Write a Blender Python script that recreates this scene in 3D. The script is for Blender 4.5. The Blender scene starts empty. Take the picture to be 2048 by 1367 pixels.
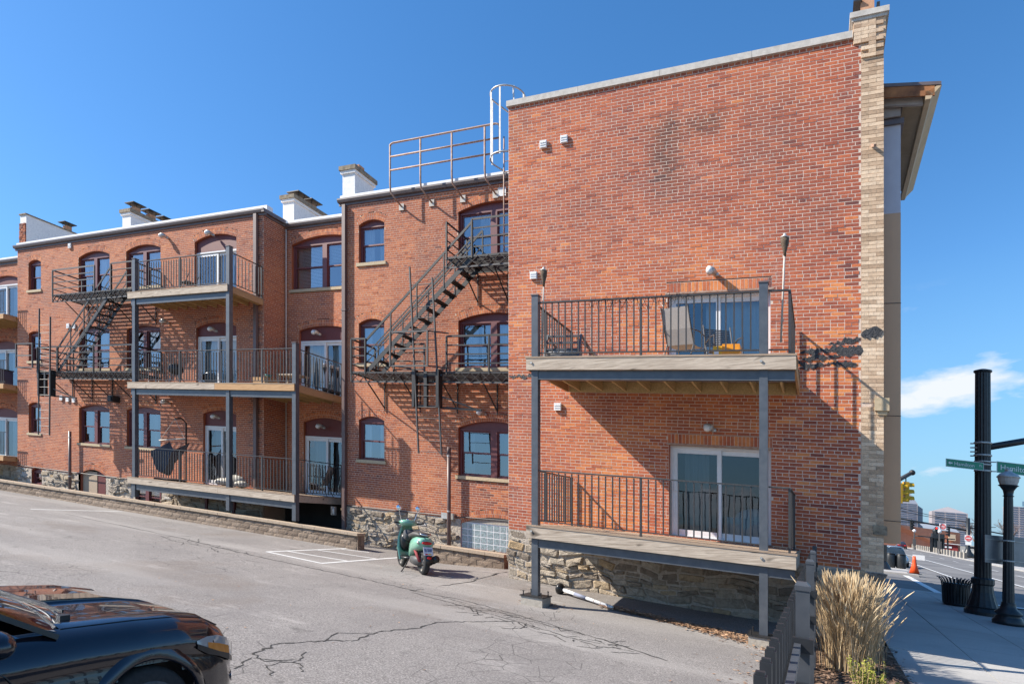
import bpy, math, random
from mathutils import Vector, Matrix
R = random.Random(11)
sc = bpy.context.scene
COL = sc.collection

# ---------------------------------------------------------------- camera, sky, sun, exposure
# Block coordinates: u runs along the terrace (to the right), v runs away from the street corner
# into the block, z is height above eye level.  The whole level block is sheared along u, so it drops to the right.
C, S, SHEAR, EYE = 0.90159, 0.43259, 0.1062, 2.0
def W(p):
    u, v, z = p
    return Vector((u*C+v*S, -u*S+v*C, z-SHEAR*u+EYE))
def D(p):
    u, v, z = p
    return Vector((u*C+v*S, -u*S+v*C, z-SHEAR*u))

cam = bpy.data.cameras.new('camera'); camo = bpy.data.objects.new('camera', cam); COL.objects.link(camo)
camo.location = (0, 0, EYE); camo.rotation_euler = (math.radians(90), 0, 0)
cam.sensor_width = 36; cam.lens = 22.55; cam.shift_y = 0.1838
cam.clip_start = 0.1; cam.clip_end = 6000
sc.camera = camo

SUN_EL, SUN_AZ = math.radians(42.8), math.radians(-90)      # the sun stands high on the left of the view
world = bpy.data.worlds.new('World'); sc.world = world; world.use_nodes = True
wn = world.node_tree; wn.nodes.clear()
wo = wn.nodes.new('ShaderNodeOutputWorld'); wb = wn.nodes.new('ShaderNodeBackground')
sky = wn.nodes.new('ShaderNodeTexSky'); sky.sky_type = 'NISHITA'; sky.sun_disc = False
sky.sun_elevation = SUN_EL; sky.sun_rotation = SUN_AZ; sky.altitude = 200; sky.air_density = 1.0
sky.dust_density = 0.3; sky.ozone_density = 3.0
# thin fair-weather clouds low over the horizon, all round
tc = wn.nodes.new('ShaderNodeTexCoord'); sep = wn.nodes.new('ShaderNodeSeparateXYZ')
wn.links.new(tc.outputs['Generated'], sep.inputs[0])
mp = wn.nodes.new('ShaderNodeMapping'); mp.inputs['Scale'].default_value = (3.2, 3.2, 9.0); mp.inputs['Location'].default_value = (3.6, 0.2, 1.4)
wn.links.new(tc.outputs['Generated'], mp.inputs[0])
cn = wn.nodes.new('ShaderNodeTexNoise'); cn.inputs['Scale'].default_value = 1.5; cn.inputs['Detail'].default_value = 7; cn.inputs['Roughness'].default_value = 0.55
wn.links.new(mp.outputs[0], cn.inputs['Vector'])
cr = wn.nodes.new('ShaderNodeMapRange'); cr.inputs[1].default_value = 0.53; cr.inputs[2].default_value = 0.64
wn.links.new(cn.outputs[0], cr.inputs[0])
el = wn.nodes.new('ShaderNodeMapRange'); el.inputs[1].default_value = 0.31; el.inputs[2].default_value = 0.23
wn.links.new(sep.outputs['Z'], el.inputs[0])
mu = wn.nodes.new('ShaderNodeMath'); mu.operation = 'MULTIPLY'
wn.links.new(cr.outputs[0], mu.inputs[0]); wn.links.new(el.outputs[0], mu.inputs[1])
mx = wn.nodes.new('ShaderNodeMix'); mx.data_type = 'RGBA'
hz = wn.nodes.new('ShaderNodeMix'); hz.data_type = 'RGBA'      # blue haze band towards the horizon, the same all round
hf_ = wn.nodes.new('ShaderNodeMapRange'); hf_.inputs[1].default_value = 0.34; hf_.inputs[2].default_value = 0.02; hf_.inputs[4].default_value = 0.85
wn.links.new(sep.outputs['Z'], hf_.inputs[0]); wn.links.new(hf_.outputs[0], hz.inputs[0]); wn.links.new(sky.outputs[0], hz.inputs[6]); hz.inputs[7].default_value = (1.45, 2.45, 3.4, 1)
wn.links.new(mu.outputs[0], mx.inputs[0]); wn.links.new(hz.outputs[2], mx.inputs[6]); mx.inputs[7].default_value = (4.3, 4.5, 4.8, 1)
SAT = wn.nodes.new('ShaderNodeHueSaturation'); SAT.inputs['Saturation'].default_value = 1.26
wn.links.new(mx.outputs[2], SAT.inputs['Color'])
wn.links.new(SAT.outputs[0], wb.inputs[0]); wn.links.new(wb.outputs[0], wo.inputs[0]); wb.inputs[1].default_value = 0.12

sl = bpy.data.lights.new('sun', 'SUN'); sl.energy = 5.0; sl.angle = math.radians(0.55); sl.color = (1.0, 0.93, 0.82)
so = bpy.data.objects.new('sun', sl); COL.objects.link(so)
ldir = D((1.1, 0.5, -1.0)).normalized()
so.rotation_euler = ldir.to_track_quat('-Z', 'Y').to_euler(); so.location = (-20, 0, 30)

sc.view_settings.view_transform = 'Standard'; sc.view_settings.look = 'None'
sc.view_settings.gamma = 1.0; sc.view_settings.use_curve_mapping = False
sc.view_settings.exposure = 0.85
sc.cycles.max_bounces = 7; sc.cycles.transparent_max_bounces = 10; sc.cycles.use_denoising = True
sc.cycles.caustics_reflective = False; sc.cycles.caustics_refractive = False

# ---------------------------------------------------------------- helpers
ORG = {}
class MB:
    def __init__(s): s.v = []; s.f = []; s.t = []
    def add(s, vs, fs, t=0.5):
        n = len(s.v); s.v += [tuple(p) for p in vs]
        for f in fs: s.f.append(tuple(i+n for i in f)); s.t.append(t)
        return s
    def box(s, u0, u1, v0, v1, z0, z1, t=0.5):
        return s.add([(u0,v0,z0),(u1,v0,z0),(u1,v1,z0),(u0,v1,z0),(u0,v0,z1),(u1,v0,z1),(u1,v1,z1),(u0,v1,z1)],
              [(0,1,5,4),(1,2,6,5),(2,3,7,6),(3,0,4,7),(4,5,6,7),(3,2,1,0)], t)
    def quad(s, a, b, c, d, t=0.5): return s.add([a,b,c,d], [(0,1,2,3)], t)
    def bar(s, p, q, w, h=None, up=(0,0,1), t=0.5):
        h = w if h is None else h
        p, q, up = Vector(p), Vector(q), Vector(up); d = (q-p).normalized()
        x = d.cross(up)
        if x.length < 1e-4: x = d.cross(Vector((0,1,0)))
        x.normalize(); y = x.cross(d).normalized()
        a, b = x*w/2, y*h/2
        return s.add([p-a-b,p+a-b,p+a+b,p-a+b,q-a-b,q+a-b,q+a+b,q-a+b],
              [(0,1,5,4),(1,2,6,5),(2,3,7,6),(3,0,4,7),(4,5,6,7),(3,2,1,0)], t)
    def tube(s, pts, r, n=8, t=0.5, caps=True):
        pts = [Vector(p) for p in pts]; rs = r if isinstance(r, (list, tuple)) else [r]*len(pts)
        vs = []; fs = []; prev = None
        for i, p in enumerate(pts):
            d = (pts[min(i+1,len(pts)-1)]-pts[max(i-1,0)]).normalized()
            if prev is None:
                x = d.cross(Vector((0,0,1)))
                if x.length < 1e-3: x = d.cross(Vector((0,1,0)))
            else: x = prev-d*prev.dot(d)
            x.normalize(); prev = x; y = d.cross(x)
            for k in range(n):
                a = 2*math.pi*k/n; vs.append(p+(x*math.cos(a)+y*math.sin(a))*rs[i])
        m = len(pts)
        for i in range(m-1):
            for k in range(n): fs.append((i*n+k, i*n+(k+1)%n, (i+1)*n+(k+1)%n, (i+1)*n+k))
        if caps: fs.append(tuple(range(n-1,-1,-1))); fs.append(tuple((m-1)*n+k for k in range(n)))
        return s.add(vs, fs, t)
    def lathe(s, c, prof, n=16, t=0.5, flute=0):
        vs = []; fs = []
        for (r, z) in prof:
            for k in range(n):
                a = 2*math.pi*k/n; rr = r*(1-flute*(k % 2))
                vs.append((c[0]+rr*math.cos(a), c[1]+rr*math.sin(a), c[2]+z))
        for i in range(len(prof)-1):
            for k in range(n): fs.append((i*n+k, i*n+(k+1)%n, (i+1)*n+(k+1)%n, (i+1)*n+k))
        fs.append(tuple(range(n-1,-1,-1))); fs.append(tuple((len(prof)-1)*n+k for k in range(n)))
        return s.add(vs, fs, t)
    def prism(s, poly, v0, v1, t=0.5):            # poly in (u, z), pushed through from v0 to v1
        n = len(poly)
        vs = [(u,v0,z) for u,z in poly]+[(u,v1,z) for u,z in poly]
        fs = [tuple(range(n)), tuple(range(2*n-1,n-1,-1))]+[(i,i+n,(i+1)%n+n,(i+1)%n) for i in range(n)]
        return s.add(vs, fs, t)
    def slab(s, poly, z0, z1, t=0.5):             # poly in (u, v), raised from z0 to z1
        n = len(poly)
        vs = [(u,v,z0) for u,v in poly]+[(u,v,z1) for u,v in poly]
        fs = [tuple(range(n-1,-1,-1)), tuple(range(n,2*n))]+[(i,(i+1)%n,(i+1)%n+n,i+n) for i in range(n)]
        return s.add(vs, fs, t)
    def sphere(s, c, r, n=12, m=8, t=0.5):
        rx, ry, rz = r if isinstance(r, (list, tuple)) else (r, r, r)
        vs = []; fs = []
        for i in range(m+1):
            a = math.pi*i/m
            for k in range(n):
                b = 2*math.pi*k/n
                vs.append((c[0]+rx*math.sin(a)*math.cos(b), c[1]+ry*math.sin(a)*math.sin(b), c[2]+rz*math.cos(a)))
        for i in range(m):
            for k in range(n): fs.append((i*n+k, i*n+(k+1)%n, (i+1)*n+(k+1)%n, (i+1)*n+k))
        return s.add(vs, fs, t)

def rot2(a): return math.cos(a), math.sin(a)
class XB(MB):                                   # same builder in a turned frame: a forward, b left, h up
    def __init__(s, o, fwd):
        MB.__init__(s); s.o = o; l = math.hypot(*fwd); s.fx, s.fy = fwd[0]/l, fwd[1]/l
    def add(s, vs, fs, t=0.5):
        o = s.o
        return MB.add(s, [(o[0]+a*s.fx-b*s.fy, o[1]+a*s.fy+b*s.fx, o[2]+h) for a, b, h in vs], fs, t)

def mesh_of(name, mb, org, smooth=False):
    m = bpy.data.meshes.new(name)
    m.from_pydata([tuple(W(p)-org) for p in mb.v], [], mb.f)
    at = m.attributes.new('tint', 'FLOAT', 'FACE'); at.data.foreach_set('value', mb.t)
    if smooth: m.polygons.foreach_set('use_smooth', [True]*len(m.polygons))
    m.update(); return m
def thing(name, label, cat, base, group=None):
    o = bpy.data.objects.new(name, None); COL.objects.link(o); o.empty_display_size = 0.2
    w = W(base); o.location = w; ORG[o.name] = w
    o['label'] = label; o['category'] = cat
    if group: o['group'] = group
    return o
def obj(name, mb, mat, parent=None, smooth=False, base=None, kind=None):
    if parent is not None: org = ORG[parent.name]
    else: org = W(base if base else mb.v[0])
    m = mesh_of(name, mb, org, smooth); m.materials.append(mat)
    o = bpy.data.objects.new(name, m); COL.objects.link(o)
    if parent is not None: o.parent = parent
    else: o.location = org
    ORG[o.name] = org
    if kind: o['kind'] = kind
    return o
def solo(name, label, cat, mb, mat, base, group=None, smooth=False):
    o = obj(name, mb, mat, None, smooth, base); o['label'] = label; o['category'] = cat
    if group: o['group'] = group
    return o
def struct(name, mb, mat, base=(0,0,-2), smooth=False):
    o = obj(name, mb, mat, None, smooth, base); o['kind'] = 'structure'; return o
def proto(name, mb, mat, smooth=False):
    m = bpy.data.meshes.new(name)
    m.from_pydata([tuple(D(p)) for p in mb.v], [], mb.f)
    at = m.attributes.new('tint', 'FLOAT', 'FACE'); at.data.foreach_set('value', mb.t)
    if smooth: m.polygons.foreach_set('use_smooth', [True]*len(m.polygons))
    m.materials.append(mat); m.update(); return m
def inst(name, mesh, parent, p):
    o = bpy.data.objects.new(name, mesh); COL.objects.link(o); o.parent = parent
    o.location = W(p)-ORG[parent.name]; ORG[o.name] = ORG[parent.name]; return o
def clone(src, move, label=None, group=None):
    def cp(o, par):
        c = o.copy(); COL.objects.link(c); c.parent = par; ORG[c.name] = ORG[o.name]
        for ch in list(o.children): cp(ch, c)
        return c
    c = cp(src, None); c.location = src.location+D(move)
    if label: c['label'] = label
    if group: c['group'] = group
    return c

# ---------------------------------------------------------------- materials
class N:
    def __init__(s, name):
        s.m = bpy.data.materials.new(name); s.m.use_nodes = True; s.t = s.m.node_tree
        s.b = s.t.nodes['Principled BSDF']; s.pos = None
    def n(s, kind, **kw):
        x = s.t.nodes.new(kind)
        for k, v in kw.items(): setattr(x, k, v)
        return x
    def l(s, a, b): s.t.links.new(a, b)
    def loc(s, scale=(1,1,1)):
        g = s.n('ShaderNodeNewGeometry'); m = s.n('ShaderNodeMapping')
        m.inputs['Rotation'].default_value = (0, 0, math.atan2(S, C))
        s.l(g.outputs['Position'], m.inputs[0])
        m2 = s.n('ShaderNodeMapping'); m2.inputs['Scale'].default_value = scale; s.l(m.outputs[0], m2.inputs[0]); return m2.outputs[0]
    def noise(s, scale, detail=4, rough=0.55, st=(1,1,1), dist=0):
        x = s.n('ShaderNodeTexNoise'); x.inputs['Scale'].default_value = scale; x.inputs['Detail'].default_value = detail
        x.inputs['Roughness'].default_value = rough; x.inputs['Distortion'].default_value = dist
        s.l(s.loc(st), x.inputs['Vector']); return x.outputs[0]
    def ramp(s, fac, stops, interp='LINEAR'):
        x = s.n('ShaderNodeValToRGB'); e = x.color_ramp.elements; x.color_ramp.interpolation = interp
        while len(e) < len(stops): e.new(0.5)
        for i, (p, c) in enumerate(stops): e[i].position = p; e[i].color = (*c, 1) if len(c) == 3 else c
        s.l(fac, x.inputs[0]); return x.outputs[0]
    def mix(s, fac, a, b, mode='MIX'):
        x = s.n('ShaderNodeMix', data_type='RGBA', blend_type=mode)
        for k, v in ((0, fac), (6, a), (7, b)):
            if hasattr(v, 'is_output'): s.l(v, x.inputs[k])
            elif isinstance(v, (int, float)): x.inputs[k].default_value = v
            else: x.inputs[k].default_value = (*v, 1)
        return x.outputs[2]
    def mr(s, x, a, b, c=0, d=1):
        r = s.n('ShaderNodeMapRange'); s.l(x, r.inputs[0])
        for i, v in zip((1,2,3,4), (a,b,c,d)): r.inputs[i].default_value = v
        return r.outputs[0]
    def math(s, op, a, b=0):
        x = s.n('ShaderNodeMath', operation=op)
        for i, v in enumerate((a, b)):
            if hasattr(v, 'is_output'): s.l(v, x.inputs[i])
            else: x.inputs[i].default_value = v
        return x.outputs[0]
    def tint(s):
        a = s.n('ShaderNodeAttribute', attribute_name='tint'); return a.outputs['Fac']
    def orand(s): return s.n('ShaderNodeObjectInfo').outputs['Random']
    def col(s, c):
        if hasattr(c, 'is_output'): s.l(c, s.b.inputs['Base Color'])
        else: s.b.inputs['Base Color'].default_value = (*c, 1)
        return s
    def set(s, **kw):
        for k, v in kw.items():
            k = k.replace('_', ' ')
            i = s.b.inputs[k]
            if hasattr(v, 'is_output'): s.l(v, i)
            else: i.default_value = v
        return s
    def bump(s, h, strength=0.4, dist=0.01):
        x = s.n('ShaderNodeBump'); x.inputs['Strength'].default_value = strength; x.inputs['Distance'].default_value = dist
        s.l(h, x.inputs['Height']); s.l(x.outputs[0], s.b.inputs['Normal']); return s

def speck(name, a, b, scale=30, rough=0.8, bump=0.3, bd=0.005, metal=0, big=None, st=(1,1,1), spec=0.5):
    k = N(name); n = k.noise(scale, 5, 0.6, st); c = k.ramp(n, [(0.3, a), (0.7, b)])
    if big: c = k.mix(k.mr(k.noise(big[0], 3), 0.4, 0.65), c, big[1])
    k.col(c).set(Roughness=rough, Metallic=metal); k.b.inputs['Specular IOR Level'].default_value = spec
    if bump: k.bump(n, bump, bd)
    return k.m

BR = [(0.0, (0.15,0.046,0.038)), (0.12, (0.26,0.066,0.042)), (0.3, (0.345,0.086,0.046)), (0.6, (0.465,0.120,0.053)), (0.82, (0.58,0.168,0.060)), (1.0, (0.70,0.245,0.08))]
def brick_mat(name, single, stops, warm=0.0, smear=0.5, stain=None):
    k = N(name); r = k.orand() if single else k.tint()
    zone = k.mr(k.noise(0.42, 3, 0.5), 0.35, 0.65, -0.22+warm, 0.22+warm)
    r = k.math('ADD', r, zone)
    if stain:      # the lower storeys were cleaned to a brighter orange face
        x = k.n('ShaderNodeSeparateXYZ'); k.l(k.loc(), x.inputs[0]); zz = k.math('ADD', x.outputs[2], k.math('MULTIPLY', x.outputs[0], SHEAR))
        r = k.math('ADD', r, k.mr(k.math('ADD', zz, k.math('MULTIPLY', k.noise(0.7, 4, 0.6), 3.0)), 7.6, 9.8, 0.17, -0.06))
    c = k.ramp(r, stops)
    c = k.mix(0.6, c, k.ramp(k.noise(19, 7, 0.75), [(0.25, (0.32,0.30,0.30)), (0.5, (1,1,1)), (0.8, (1.4,1.3,1.2))]), 'MULTIPLY')
    c = k.mix(k.mr(k.noise(0.8, 5, 0.65, (1,1,0.45)), 0.52, 0.72, 0, 0.38), c, (0.16,0.072,0.055))
    sm = k.math('MULTIPLY', k.mr(k.noise(1.1, 4, 0.6), 0.52, 0.75), k.mr(k.noise(34, 5, 0.75), 0.5, 0.62))
    c = k.mix(k.math('MULTIPLY', sm, smear), c, (0.52,0.42,0.36))
    if stain: c = stain(k, c)
    k.col(c).set(Roughness=0.9); k.bump(k.noise(60, 6, 0.7), 0.7, 0.006); return k.m
def soot(k, c):
    # long soot streak below the old roof drain, high on the near wall
    x = k.n('ShaderNodeSeparateXYZ'); k.l(k.loc(), x.inputs[0])
    zz = k.math('ADD', x.outputs[2], k.math('MULTIPLY', x.outputs[0], SHEAR))
    wob = k.math('MULTIPLY', k.math('SUBTRACT', k.noise(1.4, 4, 0.6), 0.5), 0.8)
    du = k.math('ABSOLUTE', k.math('ADD', k.math('SUBTRACT', x.outputs[0], -2.85), wob))
    a = k.math('MULTIPLY', k.mr(du, 0.0, 0.6, 1, 0), k.math('MULTIPLY', k.mr(zz, 8.2, 9.3), k.mr(zz, 10.5, 10.1)))
    du2 = k.math('ABSOLUTE', k.math('ADD', k.math('SUBTRACT', x.outputs[0], -2.15), k.math('MULTIPLY', wob, 0.6)))
    a2 = k.math('MULTIPLY', k.mr(du2, 0.15, 0.6, 0.8, 0), k.math('MULTIPLY', k.mr(zz, 9.65, 9.9), k.mr(zz, 10.35, 10.1)))
    a = k.math('MAXIMUM', a, a2)
    a = k.math('MULTIPLY', a, k.mr(k.noise(5, 6, 0.75), 0.28, 0.5))
    return k.mix(k.math('MULTIPLY', a, 0.75), c, (0.05,0.032,0.027))
MORT = speck('mortar', (0.52,0.40,0.32), (0.76,0.62,0.51), 40, 0.95, 0.6, 0.006)
MORT_D = speck('mortar_rear', (0.50,0.35,0.26), (0.66,0.49,0.38), 40, 0.95, 0.5, 0.006)
B_NEAR = brick_mat('old_red_brick', False, BR, 0.02, 0.55, soot); B_NEAR1 = brick_mat('old_red_brick_single', True, BR, 0.02, 0.55, soot)
BRR = [(0.0, (0.17,0.058,0.042)), (0.2, (0.28,0.086,0.052)), (0.5, (0.41,0.118,0.050)), (0.8, (0.52,0.165,0.066)), (1.0, (0.61,0.23,0.09))]
B_REAR = brick_mat('red_brick', False, BRR, 0.0, 0.15); B_REAR1 = brick_mat('red_brick_single', True, BRR, 0.0, 0.15)
BT = [(0.0, (0.42,0.29,0.19)), (0.5, (0.64,0.47,0.32)), (1.0, (0.74,0.58,0.42))]
B_TAN = brick_mat('tan_brick', True, BT, 0, 0.1); B_TANM = brick_mat('tan_brick_mass', False, BT, 0, 0.1)
def stone_mat():
    k = N('rubble_stone'); r = k.orand()
    c = k.ramp(r, [(0, (0.26,0.21,0.165)), (0.4, (0.40,0.335,0.26)), (0.75, (0.52,0.45,0.36)), (0.94, (0.50,0.36,0.21)), (1, (0.44,0.42,0.40))])
    n = k.noise(9, 8, 0.7); c = k.mix(0.75, c, k.ramp(n, [(0.3, (0.40,0.38,0.36)), (0.55, (1,1,1)), (0.8, (1.25,1.2,1.1))]), 'MULTIPLY')
    k.col(c).set(Roughness=0.95); k.bump(k.noise(14, 9, 0.75), 1.0, 0.05); return k.m
STONE = stone_mat()
STMORT = speck('stone_mortar', (0.34,0.29,0.24), (0.56,0.49,0.41), 18, 0.95, 1.0, 0.03)
SILL = speck('sandstone_sill', (0.42,0.33,0.21), (0.56,0.45,0.30), 22, 0.9, 0.3)
MAROON = speck('maroon_paint', (0.135,0.040,0.042), (0.165,0.052,0.052), 20, 0.45, 0.1)
MAROON_D = speck('maroon_panel', (0.115,0.024,0.022), (0.15,0.034,0.030), 12, 0.55, 0.1)
WHITE = speck('white_vinyl', (0.70,0.70,0.70), (0.78,0.78,0.78), 8, 0.4, 0.0)
WHITEROOF = speck('white_roof_membrane', (0.68,0.69,0.72), (0.82,0.83,0.84), 4, 0.6, 0.1)
WHITESTUC = speck('white_stucco', (0.66,0.66,0.66), (0.82,0.82,0.80), 14, 0.9, 0.5)
GUTTER = speck('brown_gutter', (0.115,0.090,0.088), (0.15,0.118,0.115), 6, 0.4, 0.05)
DRAIN = speck('brown_downpipe', (0.13,0.085,0.075), (0.17,0.11,0.10), 9, 0.45, 0.1)
IRON = speck('black_iron', (0.011,0.011,0.012), (0.030,0.028,0.027), 30, 0.5, 0.2)
IRON_G = speck('weathered_iron', (0.045,0.045,0.048), (0.10,0.095,0.092), 25, 0.55, 0.2)
RAILM = speck('dark_railing_paint', (0.030,0.030,0.032), (0.055,0.052,0.050), 25, 0.45, 0.1)
STEEL = speck('slate_steel_paint', (0.060,0.070,0.085), (0.095,0.105,0.12), 7, 0.38, 0.05, spec=0.6)
RUST = speck('rusty_pipe', (0.30,0.13,0.07), (0.44,0.34,0.27), 14, 0.6, 0.3)
GALV = speck('galvanised_steel', (0.42,0.40,0.36), (0.60,0.59,0.57), 12, 0.45, 0.1, metal=0.5)
COPING = speck('stone_coping', (0.42,0.39,0.35), (0.58,0.54,0.49), 10, 0.85, 0.2)
CAPST = speck('weathered_cap_stone', (0.13,0.105,0.075), (0.34,0.28,0.20), 9, 0.95, 0.6, 0.02)
CLAY = speck('clay_flue', (0.42,0.19,0.10), (0.58,0.35,0.22), 9, 0.9, 0.3)
TAR = speck('black_tar', (0.010,0.010,0.011), (0.055,0.055,0.06), 22, 0.6, 1.0, 0.02)
BROWNP = speck('brown_metal_panel', (0.56,0.345,0.20), (0.60,0.37,0.215), 2, 0.45, 0.0)
BLUEW = speck('pale_painted_board', (0.46,0.46,0.52), (0.54,0.54,0.60), 3, 0.6, 0.05)
SOFFIT = speck('tan_soffit', (0.46,0.34,0.21), (0.58,0.44,0.28), 4, 0.7, 0.1)
RAWWOOD = speck('weathered_raw_wood', (0.10,0.04,0.022), (0.46,0.19,0.07), 3, 0.9, 0.4, st=(1,3,1))
CONC = speck('concrete_pad', (0.34,0.30,0.25), (0.46,0.42,0.36), 16, 0.95, 0.5, 0.01)
DARKROOM = speck('room_dark', (0.020,0.020,0.022), (0.035,0.034,0.034), 2, 0.9, 0)  # darkness of unlit interiors and voids put into the colour
BLIND = speck('window_blind', (0.60,0.60,0.58), (0.68,0.68,0.66), 1, 0.8, 0.8, 0.02, st=(0.1,0.1,40))
CURT = speck('curtain', (0.55,0.56,0.56), (0.74,0.74,0.72), 1, 0.85, 0.9, 0.03, st=(18,18,0.2))
CURT_D = speck('grey_curtain', (0.13,0.14,0.15), (0.20,0.21,0.22), 1, 0.85, 0.9, 0.03, st=(14,14,0.2))
FABG = speck('grey_sling_fabric', (0.36,0.33,0.31), (0.45,0.41,0.39), 60, 0.85, 0.2)
FABD = speck('charcoal_fabric', (0.045,0.048,0.055), (0.075,0.08,0.09), 30, 0.9, 0.3)
PLASTB = speck('black_plastic', (0.012,0.012,0.013), (0.022,0.022,0.023), 20, 0.35, 0.05)
RUBBER = speck('tyre_rubber', (0.018,0.018,0.018), (0.032,0.031,0.030), 40, 0.85, 0.4)
BAMBOO = speck('bamboo', (0.40,0.36,0.31), (0.55,0.50,0.44), 12, 0.8, 0.3)
WICKER = speck('dark_wicker', (0.05,0.035,0.025), (0.16,0.11,0.07), 60, 0.9, 0.8, 0.01)
ORANGE = speck('orange_plastic', (0.78,0.28,0.01), (0.84,0.33,0.015), 4, 0.45, 0)
YELLOW = speck('yellow_signal_paint', (0.78,0.42,0.01), (0.83,0.46,0.012), 4, 0.45, 0)
REDL = speck('red_lens', (0.55,0.006,0.008), (0.62,0.010,0.010), 4, 0.15, 0)
WTERRA = speck('terracotta', (0.34,0.13,0.07), (0.42,0.17,0.09), 20, 0.9, 0.2)
def wood(name, a, b, knots=True, st=(0.7, 14, 14)):
    k = N(name); n = k.noise(3.5, 7, 0.65, st, 0.6)
    c = k.ramp(n, [(0.28, a), (0.5, tuple((x+y)/2 for x, y in zip(a, b))), (0.7, b)])
    if knots: c = k.mix(k.mr(k.noise(1.9, 2, 0.5, (1.0, 2.2, 2.4), 0.5), 0.66, 0.74), c, tuple(x*0.28 for x in a))
    k.col(c).set(Roughness=0.85); k.bump(n, 0.35, 0.01); return k.m
WOOD = wood('weathered_deck_wood', (0.27,0.205,0.15), (0.64,0.54,0.43))
WOOD_N = wood('newer_orange_wood', (0.38,0.20,0.085), (0.58,0.36,0.18))
JOIST = wood('brightened_joist', (0.33,0.23,0.085), (0.70,0.51,0.26), False, (14, 0.7, 14))  # bounce light under the decks put into an even, raised yellowish tan
PLANK = wood('deck_plank', (0.27,0.19,0.13), (0.46,0.34,0.24), False)
def glass_mat(name, tintc, refl):
    k = N(name); t = k.t; t.nodes.remove(k.b); out = t.nodes['Material Output']
    g = k.n('ShaderNodeBsdfGlossy'); g.inputs['Roughness'].default_value = 0.02; g.inputs['Color'].default_value = (0.92,0.95,1,1)
    tr = k.n('ShaderNodeBsdfTransparent'); tr.inputs['Color'].default_value = (*tintc, 1)
    f = k.n('ShaderNodeFresnel'); f.inputs['IOR'].default_value = 1.5
    a = k.math('ADD', f.outputs[0], refl); mxs = k.n('ShaderNodeMixShader')
    bp = k.n('ShaderNodeBump'); bp.inputs['Strength'].default_value = 0.12; bp.inputs['Distance'].default_value = 0.03
    k.l(k.noise(1.4, 2), bp.inputs['Height']); k.l(bp.outputs[0], g.inputs['Normal'])
    k.l(a, mxs.inputs[0]); k.l(tr.outputs[0], mxs.inputs[1]); k.l(g.outputs[0], mxs.inputs[2]); k.l(mxs.outputs[0], out.inputs[0]); return k.m
GLASS = glass_mat('window_glass', (0.75,0.82,0.86), 0.22)
GLASSD = glass_mat('door_glass', (0.72,0.80,0.84), 0.12)
GBLOCK = speck('glass_block', (0.16,0.21,0.22), (0.38,0.45,0.46), 14, 0.08, 0.8, 0.02, spec=0.9)
def asphalt():
    k = N('aged_asphalt'); n1 = k.noise(48, 6, 0.85); n2 = k.noise(0.5, 5, 0.6); n3 = k.noise(3.2, 5, 0.65)
    c = k.ramp(n1, [(0.32, (0.03,0.027,0.025)), (0.5, (0.215,0.195,0.182)), (0.66, (0.52,0.48,0.445))])
    c = k.mix(k.mr(n2, 0.42, 0.66, 0, 0.5), c, (0.16,0.146,0.14)); c = k.mix(k.mr(n3, 0.55, 0.8, 0, 0.45), c, (0.30,0.28,0.26))
    c = k.mix(k.mr(k.noise(0.23, 4, 0.7), 0.55, 0.70, 0, 0.5), c, (0.15,0.115,0.09))
    c = k.mix(k.mr(k.noise(0.9, 6, 0.75, (0.5,1.6,1)), 0.57, 0.70, 0, 0.6), c, (0.40,0.37,0.345))
    c = k.mix(k.mr(k.noise(2.3, 3, 0.5), 0.68, 0.76, 0, 0.55), c, (0.055,0.050,0.047))
    c = k.mix(k.mr(k.noise(0.55, 3, 0.5, (0.10,1.0,1)), 0.52, 0.62, 0, 0.35), c, (0.36,0.335,0.31))
    vo = k.n('ShaderNodeTexVoronoi', feature='DISTANCE_TO_EDGE'); vo.inputs['Scale'].default_value = 2.6; k.l(k.mix(0.16, k.loc(), k.n('ShaderNodeTexNoise').outputs[1]), vo.inputs['Vector'])
    hair = k.math('MULTIPLY', k.mr(vo.outputs[0], 0.004, 0.018, 1, 0), k.mr(k.noise(0.35, 3), 0.54, 0.62))
    c = k.mix(k.math('MULTIPLY', hair, 0.75), c, (0.04,0.036,0.033))
    k.col(c).set(Roughness=0.9); k.bump(n1, 0.6, 0.008); return k.m
ASPH = asphalt()
STREETM = speck('street_asphalt', (0.14,0.135,0.13), (0.215,0.205,0.20), 30, 0.9, 0.2, big=(0.3, (0.12,0.115,0.115)))
PAINT = speck('white_road_paint', (0.52,0.52,0.51), (0.80,0.80,0.79), 45, 0.7, 0.1)
CRACK = speck('crack_dark', (0.022,0.020,0.019), (0.05,0.046,0.042), 30, 0.95, 0)  # dark tone of the cracks and of the bed under the slabs
WALKM = speck('sidewalk_concrete', (0.36,0.345,0.325), (0.46,0.445,0.42), 30, 0.9, 0.25, big=(0.5, (0.33,0.315,0.30)))
MULCH = speck('bark_mulch', (0.04,0.022,0.014), (0.20,0.12,0.075), 38, 0.95, 1.0, 0.04)
LAND = speck('far_ground', (0.17,0.16,0.14), (0.25,0.235,0.20), 0.2, 0.95, 0)
def rnd_mat(name, stops, rough=0.85, bump=None, trans=0):
    k = N(name); k.col(k.ramp(k.tint(), stops)).set(Roughness=rough)
    if bump: k.bump(k.noise(bump, 6, 0.7), 0.8, 0.02)
    if trans: k.b.inputs['Transmission Weight'].default_value = trans
    return k.m
LEAF = rnd_mat('dead_leaves', [(0, (0.10,0.05,0.03)), (0.5, (0.33,0.18,0.10)), (1, (0.55,0.36,0.22))])
STRAW = rnd_mat('dry_grass', [(0, (0.26,0.165,0.08)), (0.5, (0.50,0.355,0.195)), (1, (0.72,0.58,0.38))])
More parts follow.
